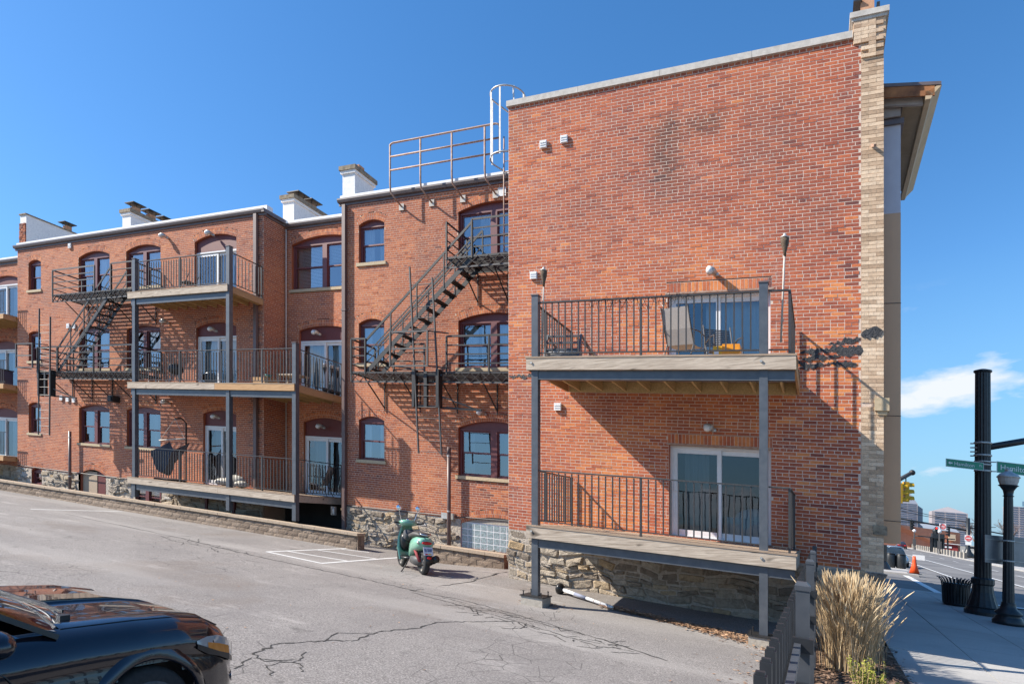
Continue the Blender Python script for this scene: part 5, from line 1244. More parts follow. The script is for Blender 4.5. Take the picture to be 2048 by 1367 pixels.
# headlamps, lower grille, seams
for s in (1, -1):
    m = MB(); pts = []
    for v, dh0, dh1 in ((3.08,0.155,0.175),(3.18,0.125,0.20),(3.30,0.10,0.215),(3.42,0.085,0.20),(3.50,0.085,0.165)):
        w, hf, hc = station(v)
        for dh in (dh0, (dh0+dh1)/2, dh1): pts.append((CU+s*(w*(0.955+0.03*min(1,(dh-0.08)/0.1))+0.010), v+0.004, CZ+hf-dh))
    fs = [(i*3+k, i*3+k+1, (i+1)*3+k+1, (i+1)*3+k) for i in range(4) for k in range(2)]
    m.add(pts, fs); hl = obj('headlamp', m, LAMPM, cr, True)
    m = MB(); q = [Vector(p) for p in pts]; off = Vector((s*0.003,0.002,0)); m.add([q[4]+off,q[5]+off,q[8]+off,q[11]+off,q[10]+off,q[7]+off], [(0,1,2,5),(5,2,3,4)]); obj('turn_signal', m, AMBER, hl)
    m = MB(); m.add(sum(([tuple(q[3*i+2]+off), tuple(q[3*i+2]+off+Vector((0,0,-0.035-0.012*(i%2))))] for i in range(5)), []), [(2*i,2*i+2,2*i+3,2*i+1) for i in range(4)]); obj('lamp_trim', m, PLASTB, hl)
    seam = MB(); pp = []
    for v, h in ((1.72,0.93),(1.80,0.85),(1.90,0.78),(1.96,0.70),(2.02,0.55),(2.05,0.35),(2.05,0.22)):
        w, hf, hc = station(v); sec = section(v); x = 0.985*w
        for (p, q) in zip(sec[5:-1], sec[6:]):
            if q[1] <= h <= p[1]: x = lerp(q[0], p[0], (h-q[1])/max(1e-6, p[1]-q[1]))
        pp.append((CU+s*(x+0.0005), v, CZ+h))
    seam.tube(pp, 0.004, 5); obj('door_seam', seam, PLASTB, cr)
    seam = MB(); pp = []
    for i in range(14):
        v = 2.25+1.17*i/13; w, hf, hc = station(v); pp.append((CU+s*0.835*w, v, CZ+hf-0.0085))
    seam.tube(pp, 0.0035, 5); obj('hood_seam', seam, PLASTB, cr)
# windscreen, cowl, wipers, mirrors, cabin
gl = MB(); n = 14; rows = 7; vs = []; fs = []
for j in range(rows):
    f = j/(rows-1)
    for i in range(n+1):
        q = -1+2*i/n; w = lerp(0.80, 0.62, f); vs.append((CU+q*w, 2.54-0.27*q*q-1.15*f, CZ+lerp(0.965, 1.40, f)-0.03*q*q))
for j in range(rows-1):
    for i in range(n): fs.append((j*(n+1)+i, j*(n+1)+i+1, (j+1)*(n+1)+i+1, (j+1)*(n+1)+i))
gl.add(vs, fs); obj('windscreen', gl, WSG, cr, True)
m = MB(); vs = []; fs = []
for i in range(n+1):
    q = -1+2*i/n; vs += [(CU+q*0.80, 2.545-0.27*q*q, CZ+0.955-0.03*q*q), (CU+q*0.80, 2.42-0.27*q*q, CZ+0.90)]
for i in range(n): fs.append((2*i,2*i+2,2*i+3,2*i+1))
m.add(vs, fs); obj('cowl', m, PLASTB, cr)
for (a, b2) in ((0.62,-0.10), (0.05,-0.62)):
    m = MB(); m.tube([(CU+a,2.45-0.25*a*a,CZ+0.985),(CU+(a+b2)/2,2.44,CZ+1.015),(CU+b2,2.34,CZ+1.05)], 0.009, 6); m.bar((CU+a-0.05,2.38,CZ+1.02), (CU+b2,2.30,CZ+1.075), 0.012, 0.02); m.box(CU+a-0.02,CU+a+0.02,2.42-0.25*a*a,2.48-0.25*a*a,CZ+0.96,CZ+1.01); obj('wiper', m, IRON, cr)
m = MB(); vs = []; fs = []
for (v, w, h) in ((1.36,0.64,1.405),(0.9,0.62,1.45),(0.0,0.62,1.45),(-0.9,0.58,1.36)):
    for i in range(9): q = -1+i/4; vs.append((CU+q*w, v-0.03*q*q, CZ+h-0.05*q*q))
for i in range(3):
    for k in range(8): fs.append((i*9+k, i*9+k+1, (i+1)*9+k+1, (i+1)*9+k))
m.add(vs, fs); obj('roof', m, CARP, cr, True)
for s in (1, -1):
    m = MB(); m.bar((CU+s*0.835,2.20,CZ+0.935), (CU+s*0.63,1.34,CZ+1.39), 0.03, 0.045, (1,0,0)); obj('pillar', m, PLASTB, cr)
    m = MB(); m.quad((CU+s*0.85,2.0,CZ+0.96), (CU+s*0.85,-0.9,CZ+0.98), (CU+s*0.62,-0.7,CZ+1.36), (CU+s*0.64,1.3,CZ+1.39)); obj('side_window', m, WSG, cr)
    m = MB(); m.sphere((CU+s*1.02,1.80,CZ+0.985), (0.115,0.085,0.075), 16, 10); mr_ = obj('mirror_housing', m, CARP, cr, True)
    m = MB(); m.bar((CU+s*0.88,1.81,CZ+0.92), (CU+s*0.98,1.80,CZ+0.94), 0.06, 0.03); obj('mirror_arm', m, PLASTB, mr_)
m = MB(); m.box(CU-0.78,CU+0.78,-0.5,1.95,CZ+0.55,CZ+0.93); obj('interior', m, speck('cabin_grey', (0.10,0.10,0.10), (0.14,0.14,0.14), 8), cr)

# ================================================================= balcony furniture
def sling_chair(label, o, fwd, mat, slats=False, group='metal patio chairs'):
    t = thing('patio_chair', label, 'chair', o, group)
    def Y(): return XB(o, fwd)
    if not slats:
        b = Y(); vs = []; path = [(0.28,0.40),(0.0,0.36),(-0.22,0.36),(-0.34,0.62),(-0.46,0.98)]
        for a, h in path: vs += [(a,-0.25,h),(a,0.25,h)]
        b.add(vs, [(2*i,2*i+2,2*i+3,2*i+1) for i in range(4)]); obj('sling', b, mat, t)
    else:
        for i in range(10): b = Y(); b.box(-0.34-0.016*i-0.006,-0.34-0.016*i+0.006,-0.24,0.24,0.55+0.04*i,0.573+0.04*i); obj('back_slat', b, IRON_G, t)
        for i in range(9): b = Y(); b.box(-0.24+0.055*i,-0.20+0.055*i,-0.24,0.24,0.395,0.41); obj('seat_slat', b, IRON_G, t)
    for s in (-0.26, 0.26):
        b = Y(); b.tube([(0.30,s,0.0),(0.26,s,0.40),(0.26,s,0.62),(0.0,s,0.65),(-0.36,s,0.60)], 0.013, 6); obj('front_leg', b, IRON_G, t)
        b = Y(); b.tube([(-0.42,s,0.0),(-0.22,s,0.38),(-0.34,s,0.62),(-0.48,s,1.0)], 0.013, 6); obj('back_leg', b, IRON_G, t)
    return t
sling_chair('grey sling back chair seen from behind on the upper near balcony', (-2.25,12.15,2.79), (0.25,1.0), FABG)
sling_chair('slatted metal armchair in front of the upper near sliding door', (-1.62,12.6,2.79), (0.45,-1.0), FABG, True)
# folded lounger with cushion
t = thing('lounger', 'dark slatted lounger with rolled cushion at the left end of the upper near balcony', 'lounger', (-4.55,12.2,2.79))
for s in (-0.35, 0.35):
    m = MB(); m.bar((-4.5+s,11.55,2.80), (-4.5+s,11.75,3.34), 0.035); m.bar((-4.5+s,11.75,3.32), (-4.5+s,12.9,3.02), 0.035); m.bar((-4.5+s,12.9,2.79), (-4.5+s,12.95,3.02), 0.035); obj('leg_frame', m, STEEL, t)
for k in range(4): m = MB(); m.bar((-4.86,11.60+0.05*k,2.89+0.14*k), (-4.14,11.60+0.05*k,2.89+0.14*k), 0.05, 0.03); obj('slat', m, STEEL, t)
m = MB(); m.tube([(-4.84,11.72,2.98),(-4.16,11.72,2.98)], 0.085, 12); obj('cushion', m, speck('striped_cushion', (0.16,0.17,0.20), (0.55,0.54,0.53), 2.0, 0.9, 0, st=(9,0.1,0.1)), t, True)
m = MB(); m.quad((-4.13,12.0,3.20), (-4.13,12.9,3.02), (-3.75,12.9,2.80), (-3.78,12.1,2.80)); obj('draped_cover', m, FABG, t)
t = thing('storage_box', 'orange and yellow cardboard drinks box on the upper near balcony', 'box', (-1.62,12.1,2.79)); m = MB(); m.box(-1.58,-1.28,12.0,12.3,2.79,3.17); obj('carton', m, ORANGE, t)
m = MB(); m.box(-1.74,-1.582,12.02,12.28,2.79,3.14); obj('side_carton', m, YELLOW, t); m = MB(); m.box(-1.72,-1.64,12.01,12.018,2.85,3.06); obj('printed_label', m, WHITE, t)
t = thing('plastic_tub', 'pale blue plastic tub beside the right post of the upper near balcony', 'tub', (-0.98,12.1,2.79)); m = MB(); m.lathe((-1.0,12.2,2.79), [(0.15,0),(0.22,0.14),(0.23,0.14),(0.23,0.155),(0.20,0.155),(0.14,0.02)], 18); obj('tub', m, speck('pale_blue_plastic', (0.42,0.50,0.58), (0.5,0.58,0.66), 3, 0.4, 0), t, True)
def torch(label, u, v, z0, z1, tilt=0.0):
    t = thing('bamboo_torch', label, 'torch', (u, v, z0), 'bamboo torches'); m = MB(); m.tube([(u-tilt,v,z0),(u,v,z1-0.2)], 0.016, 8); obj('pole', m, BAMBOO, t, True)
    m = MB(); m.lathe((u,v,z1-0.34), [(0.018,0),(0.03,0.10),(0.062,0.22),(0.066,0.30),(0.05,0.31)], 12); obj('basket', m, WICKER, t, True)
    m = MB(); m.lathe((u,v,z1-0.03), [(0.072,0),(0.072,0.012),(0.03,0.02),(0.025,0.06),(0.012,0.075)], 12); obj('snuffer', m, GALV, t, True)
torch('bamboo torch tied at the left end of the upper near balcony', -4.80, 11.42, 3.0, 4.52, 0.03); torch('bamboo torch tied at the right end of the upper near balcony', -0.52, 11.5, 3.05, 4.80, 0.06)
# hanging hammock chair
t = thing('hammock_chair', 'dark fabric hammock chair hanging from a black stand on the lowest rear balcony', 'hammock chair', (-20.9,15.6,-0.45))
m = MB(); m.tube([(-20.9,16.0,-0.43),(-20.9,16.0,1.7),(-20.95,15.85,1.85),(-21.0,15.62,1.80)], 0.03, 8); m.tube([(-21.7,15.3,-0.42),(-20.9,16.0,-0.42),(-20.1,15.3,-0.42)], 0.03, 8); m.tube([(-20.9,16.0,-0.42),(-20.9,15.1,-0.42)], 0.03, 8); obj('stand', m, IRON, t, True)
m = MB(); m.tube([(-21.75,15.55,0.98),(-20.35,15.55,1.10)], 0.022, 8); obj('spreader_bar', m, BAMBOO, t, True)
m = MB(); m.tube([(-21.0,15.62,1.8),(-21.7,15.55,0.99)], 0.008, 5); m.tube([(-21.0,15.62,1.8),(-20.4,15.55,1.10)], 0.008, 5); obj('rope', m, BAMBOO, t)
m = MB(); n, k_ = 14, 10; vs = []; fs = []
for j in range(k_+1):
    g = j/k_                                   # from the back edge (hung high) round under to the front lip
    for i in range(n+1):
        q = -1+2*i/n; e = abs(q)**2.2; w = 0.54*(1-0.12*math.sin(math.pi*g))
        dip = lerp(0.55, -0.28, g**0.8) if g < 0.6 else lerp(-0.12, -0.02, (g-0.6)/0.4)-0.16
        vs.append((-21.05+w*q, 15.85-0.75*g, lerp(dip, lerp(0.98, 0.55, g), e)))
for j in range(k_):
    for i in range(n): fs.append((j*(n+1)+i,j*(n+1)+i+1,(j+1)*(n+1)+i+1,(j+1)*(n+1)+i))
m.add(vs, fs); obj('fabric_seat', m, speck('slate_canvas', (0.085,0.092,0.115), (0.13,0.14,0.165), 14, 0.9, 0.4), t, True)
sling_chair('grey folding lawn chair on the lowest rear balcony before the link door', (-15.0,16.4,-0.45), (-1.0,-0.35), FABG)
# white dog bed and pots, grill, tables
t = thing('cushion_pile', 'pale cushions piled by the post on the lowest rear balcony', 'cushions', (-18.4,15.7,-0.45))
for (u, v, z, r) in ((-18.6,15.7,-0.30,(0.35,0.25,0.13)), (-18.1,15.75,-0.22,(0.42,0.25,0.20)), (-17.75,15.7,-0.32,(0.25,0.22,0.12))): m = MB(); m.sphere((u,v,z), r, 14, 8); obj('cushion', m, speck('cream_cushion', (0.55,0.50,0.42), (0.68,0.64,0.56), 12, 0.95, 0.4) if 'cream_cushion' not in bpy.data.materials else bpy.data.materials['cream_cushion'], t, True)
t = thing('side_table', 'low wooden side table on the middle rear balcony', 'table', (-15.6,15.8,2.97)); m = MB(); m.box(-16.05,-15.1,15.6,16.1,3.38,3.42); obj('table_top', m, WOOD, t)
for a in (-16.0,-15.15):
    for c in (15.65,16.05): m = MB(); m.box(a-.02,a+.02,c-.02,c+.02,2.97,3.38); obj('leg', m, WOOD, t)
t = thing('planter_box', 'orange wooden planter box with teal bowl on the middle rear balcony', 'planter', (-16.6,15.7,2.97)); m = MB(); m.box(-17.05,-16.35,15.55,15.95,2.97,3.30); obj('box', m, WOOD_N, t); m = MB(); m.lathe((-16.5,15.7,3.31), [(0.05,0),(0.14,0.10),(0.13,0.10),(0.05,0.02)], 14); obj('bowl', m, speck('teal_glaze',(0.10,0.25,0.22),(0.14,0.3,0.27),3,0.3,0), t, True)
t = thing('umbrella', 'closed dark umbrella leaning in the corner of the middle rear balcony', 'umbrella', (-16.55,17.0,2.97)); m = MB(); m.lathe((-16.55,17.05,3.0), [(0.02,0),(0.06,0.25),(0.09,0.7),(0.05,1.3),(0.012,1.55)], 10); obj('canopy', m, FABD, t, True)
for lab, u, v in (('left solar torch light in a pot on the middle rear balcony', -14.85, 16.55), ('middle solar torch light in a pot on the middle rear balcony', -14.78, 16.8), ('right solar torch light in a pot on the middle rear balcony', -14.78, 17.1)):
    t = thing('garden_torch', lab, 'torch', (u,v,2.97), 'solar torch lights'); m = MB(); m.lathe((u,v,2.97), [(0.07,0),(0.09,0.18),(0.08,0.18)], 12); obj('pot', m, PLASTB, t, True); m = MB(); m.tube([(u,v,3.0),(u,v,3.62)], 0.012, 6); obj('pole', m, BAMBOO, t); m = MB(); m.lathe((u,v,3.60), [(0.015,0),(0.06,0.2),(0.06,0.26)], 10); obj('cup', m, PLASTB, t, True); m = MB(); m.lathe((u,v,3.86), [(0.055,0),(0.055,0.07),(0.07,0.075),(0.06,0.1)], 10); obj('lantern', m, WHITE, t, True)
t = thing('grill', 'small charcoal barbecue grill on the middle rear balcony', 'grill', (-21.2,15.8,2.97)); m = MB(); m.sphere((-21.2,15.8,3.62), (0.27,0.27,0.22), 16, 10); obj('kettle', m, PLASTB, t, True)
for a in range(3): m = MB(); m.tube([(-21.2+0.1*math.cos(a*2.1),15.8+0.1*math.sin(a*2.1),3.45),(-21.2+0.28*math.cos(a*2.1),15.8+0.28*math.sin(a*2.1),2.98)], 0.014, 6); obj('leg', m, GALV, t)
t = thing('folding_table', 'blue grey folding table at the left end of the middle rear balcony', 'table', (-21.9,15.6,2.97)); m = MB(); m.box(-22.1,-21.6,15.3,15.8,3.45,3.48); obj('table_top', m, STEEL, t)
for a in (-22.05,-21.65):
    for c in (15.35,15.75): m = MB(); m.box(a-.012,a+.012,c-.012,c+.012,2.97,3.45); obj('leg', m, GALV, t)
t = thing('folding_chair', 'black folding chair lying open on the top rear balcony', 'chair', (-20.2,15.6,6.2)); 
for s in (0, 0.4): m = MB(); m.tube([(-20.6,15.5+s,6.22),(-20.1,15.5+s,6.95)], 0.014, 6); m.tube([(-20.1,15.5+s,6.22),(-20.6,15.5+s,6.75)], 0.014, 6); obj('leg', m, IRON, t)
m = MB(); m.box(-20.62,-20.15,15.5,15.9,6.66,6.69); obj('seat', m, FABD, t)
t = thing('potted_plant', 'dark bushy potted plant on the top far balcony at the left edge', 'plant', (-35.6,16.3,6.15)); m = MB(); m.lathe((-35.6,16.3,6.15), [(0.16,0),(0.22,0.32),(0.19,0.32)], 14); obj('pot', m, WTERRA, t, True)
lfm = MB(); rr = random.Random(9)
for i in range(420):
    a, b2, r_ = rr.uniform(0,6.28), rr.uniform(-1,1), rr.random()**0.4*0.36; q = math.sqrt(1-b2*b2); p = Vector((-35.6+r_*q*math.cos(a), 16.3+r_*q*math.sin(a), 6.82+r_*b2)); d1 = Vector((rr.uniform(-1,1),rr.uniform(-1,1),rr.uniform(-1,1))).normalized()*0.05; d2 = Vector((rr.uniform(-1,1),rr.uniform(-1,1),rr.uniform(-1,1))).normalized()*0.03
    lfm.add([p-d1,p+d2,p+d1,p-d2], [(0,1,2,3)], rr.random())
obj('foliage', lfm, rnd_mat('dark_leaf', [(0,(0.02,0.028,0.015)),(1,(0.07,0.08,0.04))]), t)
t = thing('storage_bin', 'dark blue bin on the middle far balcony at the left edge', 'bin', (-34.2,16.4,3.05)); m = MB(); m.box(-34.8,-33.7,16.2,16.8,3.05,3.75); obj('bin', m, speck('navy_plastic',(0.02,0.03,0.08),(0.03,0.04,0.10),4,0.4,0), t); m = MB(); m.box(-34.83,-33.67,16.17,16.83,3.755,3.80); obj('lid', m, PLASTB, t)
# ================================================================= fence and planting bed
GREYP = speck('grey_fence_paint', (0.050,0.056,0.066), (0.075,0.081,0.092), 10, 0.42, 0.05)
FDARK = speck('charcoal_picket_paint', (0.016,0.017,0.020), (0.028,0.030,0.034), 10, 0.42, 0.05)
fe = thing('picket_fence', 'grey and charcoal metal picket fence between the lot and the sidewalk bed', 'fence', (-0.1, 7, -2.0))
m = MB(); m.box(-0.018,0.018,-0.018,0.018,0,1.50); m.box(-0.013,0.013,-0.013,0.013,1.50,1.512); pk = proto('picket', m, FDARK)
v = 1.35; i = 0
while v < 13.1:
    if all(abs(v-p) > 0.08 for p in (3.95, 7.05, 10.15, 13.15)): inst('picket', pk, fe, (-0.155, v, -1.935))
    v += 0.212
for v in (0.85, 3.95, 7.05, 10.15, 13.15):
    m = MB(); m.box(-0.122,-0.050,v-0.036,v+0.036,-2.05,-0.33); p = obj('post', m, GREYP, fe)
    m = MB(); m.box(-0.127,-0.045,v-0.041,v+0.041,-0.345,-0.318); m.add([(-0.127,v-0.041,-0.318),(-0.045,v-0.041,-0.318),(-0.045,v+0.041,-0.318),(-0.127,v+0.041,-0.318),(-0.115,v-0.025,-0.296),(-0.065,v-0.025,-0.296),(-0.065,v+0.025,-0.296),(-0.115,v+0.025,-0.296)], [(0,1,5,4),(1,2,6,5),(2,3,7,6),(3,0,4,7),(4,5,6,7)]); obj('post_cap', m, GREYP, p)
    for z in (-0.63, -0.88, -1.62): m = MB(); m.box(-0.135,-0.03,v-0.10,v-0.052,z-0.05,z+0.03); obj('rail_bracket', m, FDARK, p)
for z in (-0.63, -0.88, -1.62):
    for a, b in ((0.9,3.9),(4.0,7.0),(7.1,10.1),(10.2,13.1)): m = MB(); m.box(-0.127,-0.093,a,b,z-0.04,z); obj('rail', m, GREYP, fe)
bed = MB(); n = 40
for i in range(n):
    a, c = -6+19.4*i/n, -6+19.4*(i+1)/n
    for (u0, u1) in ((-0.3,0.1),(0.1,0.6),(0.6,1.12)): bed.quad((u0,a,-1.99), (u1,a,-1.99), (u1,c,-1.99), (u0,c,-1.99))
struct('planting_bed', bed, MULCH, (0.4,5,-2))
ch = MB(); rr = random.Random(14)
for i in range(5200):
    u, v = rr.uniform(-0.32,1.28-0.1*rr.random()), rr.uniform(4.5,13.3); 
    if u > 1.1 and rr.random() < 0.75: continue
    s = rr.uniform(0.012,0.05); a = rr.uniform(0,6.28); ca, sa = math.cos(a), math.sin(a); z = -1.985+rr.uniform(0,0.03); w = s*rr.uniform(0.25,0.6); t_ = rr.uniform(-0.02,0.02)
    ch.add([(u+x*ca-y*sa, v+x*sa+y*ca, z+(t_ if x > 0 else 0)) for x, y in ((-s,-w),(s,-w),(s,w),(-s,w))], [(0,1,2,3)], rr.random()*0.8)
o = obj('wood_chips', ch, rnd_mat('wood_chip', [(0,(0.05,0.028,0.018)),(0.6,(0.22,0.13,0.08)),(1,(0.42,0.29,0.20))]), None, base=(0.4,9,-2), kind='stuff'); o['label'] = 'brown wood chips in the bed along the fence'; o['category'] = 'wood chips'
# ornamental grass
def grass_clump(label, cu, cv, n, spread, hgt, seed):
    rr = random.Random(seed); t = thing('ornamental_grass', label, 'grass clump', (cu, cv, -2.0)); m = MB(); hd = MB()
    for i in range(n):
        a = rr.uniform(0, 6.28); r = abs(rr.gauss(0, 1))*0.13; bu, bv = cu+r*math.cos(a), cv+r*math.sin(a)
        L = hgt*rr.uniform(0.55, 1.12); lean = min(0.6, abs(rr.gauss(0.03, 0.19))+r*0.35)*spread; a += rr.gauss(0, 0.9); w = rr.uniform(0.0018, 0.0045); tw = rr.uniform(0, 6.28); pts = []
        for k in range(5):
            f = k/4; q = lean*f*f*L; kx = rr.gauss(0, 0.012)*f; pts.append((bu+math.cos(a)*q+kx, bv+math.sin(a)*q+rr.gauss(0, 0.012)*f, -1.99+L*f*(1-0.25*lean*f)))
        ox, oy = math.cos(tw)*w, math.sin(tw)*w; vs = []
        for k, p in enumerate(pts): g = 1-0.75*k/4; vs += [(p[0]-ox*g,p[1]-oy*g,p[2]), (p[0]+ox*g,p[1]+oy*g,p[2])]
        m.add(vs, [(2*k,2*k+1,2*k+3,2*k+2) for k in range(4)], min(1, max(0, rr.gauss(0.5, 0.25))))
        if rr.random() < 0.20:
            p, q = Vector(pts[-2]), Vector(pts[-1]); d = (q-p).normalized(); tip = q+d*0.10; hd.tube([q-d*0.08, q, tip], [0.003,0.010,0.003], 5, min(1, rr.uniform(0.4, 1)))
    obj('blades', m, STRAW, t, kind='stuff'); obj('seed_heads', hd, STRAW, t, kind='stuff'); return t
grass_clump('tall dry tan ornamental grass clump behind the picket fence', 0.36, 10.45, 3800, 0.95, 1.25, 3)
grass_clump('smaller dry grass clump against the tan pilaster foot', 0.60, 11.5, 1100, 1.0, 0.80, 4)
# yellow-green shrub
t = thing('shrub', 'small yellow green evergreen shrub at the bottom edge by the fence', 'shrub', (0.62, 9.2, -2.0)); tw = MB(); lv = MB(); rr = random.Random(21)
for i in range(34):
    a = rr.uniform(0, 6.28); r = rr.uniform(0, 0.22); b0 = Vector((0.60+r*math.cos(a), 9.2+r*math.sin(a), -2.0)); top = b0+Vector((rr.uniform(-.08,.08)+0.25*r*math.cos(a), rr.uniform(-.08,.08), rr.uniform(0.20, 0.44)))
    tw.tube([b0, top], [0.006,0.003], 5)
    for k in range(46):
        f = rr.uniform(0.15, 1.02); p = b0+(top-b0)*f; d = Vector((rr.uniform(-1,1),rr.uniform(-1,1),rr.uniform(-0.2,1.0))).normalized(); s = rr.uniform(0.012,0.024); sd = d.cross(Vector((rr.uniform(-1,1),rr.uniform(-1,1),rr.uniform(-1,1)))).normalized()*s*0.4
        q = p+d*0.012; lv.add([q, q+d*s*0.6+sd, q+d*s*1.4, q+d*s*0.6-sd], [(0,1,2,3)], min(1, max(0, 0.25+0.6*f*rr.uniform(0.5,1.2))))
obj('stems', tw, JOIST, t, kind='stuff'); obj('foliage', lv, SHRUB, t, kind='stuff')

# ================================================================= sidewalk, street
base = MB(); base.box(1.12, 4.96, -6, 30.2, -2.2, -2.03); SW = struct('sidewalk', base, CRACK, (3,10,-2))
rr = random.Random(2)
cols = [(1.13,2.40),(2.415,3.68),(3.695,4.95)]; v = -3.0
while v < 30:
    for a, b in cols: m = MB(); m.box(a, b, v+0.006, min(v+1.49, 30.2), -2.06, -2.0+rr.uniform(-.003,.003)); obj('slab', m, WALKM, SW)
    v += 1.5
m = MB(); m.box(4.97,5.12,-6,30.2,-2.25,-1.995); struct('kerb', m, CONC, (5,10,-2))
m = MB(); m.quad((5.12,-20,-2.13), (18,-20,-2.13), (18,420,-2.13), (5.12,420,-2.13)); m.quad((-20,30.2,-2.10), (5.12,30.2,-2.10), (5.12,43.0,-2.10), (-20,43.0,-2.10)); m.quad((3.6,51.4,-2.128), (5.12,51.4,-2.128), (5.12,420,-2.128), (3.6,420,-2.128)); ST_ = struct('street', m, STREETM, (10,40,-2.1))
m = MB(); m.box(-1.0,5.10,43.0,51.4,-2.2,-2.0); m.box(-1.0,3.58,51.4,150,-2.2,-2.0); struct('sidewalk', m, WALKM, (3,50,-2))
m = MB(); m.box(18,25,20,420,-2.2,-1.98); struct('sidewalk', m, WALKM, (20,60,-2))
def mark(pts, name='painted_line'): m = MB(); m.add([(a,b,-2.09) for a, b in pts], [(0,1,2,3)]); obj(name, m, PAINT, ST_)
mark([(4.25,30.6),(4.55,30.6),(4.55,42.6),(4.25,42.6)]); mark([(1.6,30.6),(1.9,30.6),(1.9,42.6),(1.6,42.6)])
mark([(10.35,20),(10.55,20),(10.25,170),(10.05,170)]); mark([(7.2,46),(7.35,46),(7.35,140),(7.2,140)])
for v in range(24, 140, 9): mark([(14.0,v),(14.15,v),(14.15,v+3.2),(14.0,v+3.2)])
mark([(5.6,28.4),(10.2,28.4),(10.2,28.9),(5.6,28.9)], 'stop_line')
m = MB(); m.lathe((6.3,37.5,-2.128), [(0.38,0),(0.38,0.012)], 20); obj('manhole', m, IRON, ST_)

# ---------------------------------------------------------------- trash can
BLK = speck('black_street_paint', (0.010,0.013,0.016), (0.024,0.028,0.032), 12, 0.4, 0.1)
t = thing('trash_can', 'flared black slatted trash can on the sidewalk', 'trash can', (3.96,24.87,-2.0)); c0 = (3.96,24.87,-2.0)
m = MB(); m.lathe(c0, [(0.30,0.05),(0.34,0.10),(0.345,0.70),(0.34,0.72)], 24); obj('liner', m, PLASTB, t, True)
m = MB(); m.lathe(c0, [(0.28,0),(0.33,0.02),(0.37,0.07),(0.36,0.09)], 24); obj('base_ring', m, BLK, t)
m = MB(); pr = [(0.36,0.06),(0.375,0.35),(0.385,0.62),(0.41,0.76),(0.47,0.85),(0.53,0.885)]
for i in range(len(pr)-1): m.bar((pr[i][0],0,pr[i][1]), (pr[i+1][0],0,pr[i+1][1]), 0.045, 0.010, (1,0,0))
for k in range(28):
    a = 2*math.pi*k/28; q = MB(); ca, sa = math.cos(a), math.sin(a); q.add([(c0[0]+x*ca-y*sa, c0[1]+x*sa+y*ca, c0[2]+z) for x, y, z in m.v], m.f); obj('slat', q, BLK, t)
# ---------------------------------------------------------------- fluted signal pole with street signs
PU, PV = 4.30, 22.88
t = thing('signal_pole', 'thick fluted black traffic signal pole on the sidewalk', 'pole', (PU,PV,-2.0))
m = MB(); m.lathe((PU,PV,-2.0), [(0.46,0),(0.46,0.10),(0.43,0.15),(0.40,0.20),(0.42,0.24)], 28); m.lathe((PU,PV,-1.76), [(0.40,0),(0.33,0.20),(0.275,0.42),(0.255,0.62),(0.29,0.66),(0.29,0.80),(0.235,0.84)], 32, flute=0.035); obj('base', m, BLK, t)
m = MB(); m.lathe((PU,PV,-0.95), [(0.215,0),(0.20,3.0),(0.19,6.0)], 32, flute=0.07); obj('shaft', m, BLK, t)
m = MB(); m.lathe((PU,PV,5.05), [(0.19,0),(0.225,0.03),(0.225,0.07),(0.10,0.11)], 24); obj('cap', m, BLK, t)
SD = (0.833, 0.553)
def along(a, off=0.0): return (PU+SD[0]*a+SD[1]*off, PV+SD[1]*a-SD[0]*off)
m = MB(); p, q = along(0.15), along(4.5); m.tube([(*p,2.90),(*along(1.4),3.22),(*q,3.75)], 0.095, 12); obj('mast_arm', m, BLK, t, True)
m = MB()
for z in (2.62,2.98): m.lathe((PU,PV,z), [(0.215,0),(0.225,0.015),(0.225,0.035),(0.215,0.05)], 20)
for z in (2.62,2.74,2.86,2.98): m.bar((PU-0.30,PV,z), (PU-0.12,PV-0.1,z), 0.035)
obj('arm_clamp', m, GALV, t)
GREEN = speck('sign_green', (0.008,0.23,0.13), (0.010,0.26,0.15), 5, 0.45, 0)
def text_mesh(s, size):
    cu = bpy.data.curves.new('t', 'FONT'); cu.body = s; cu.size = size; o = bpy.data.objects.new('t', cu); COL.objects.link(o)
    dg = bpy.context.evaluated_depsgraph_get(); me = bpy.data.meshes.new_from_object(o.evaluated_get(dg))
    vs = [(v.co.x, v.co.y) for v in me.vertices]; fs = [tuple(p.vertices) for p in me.polygons]
    bpy.data.objects.remove(o); bpy.data.curves.remove(cu); bpy.data.meshes.remove(me); return vs, fs
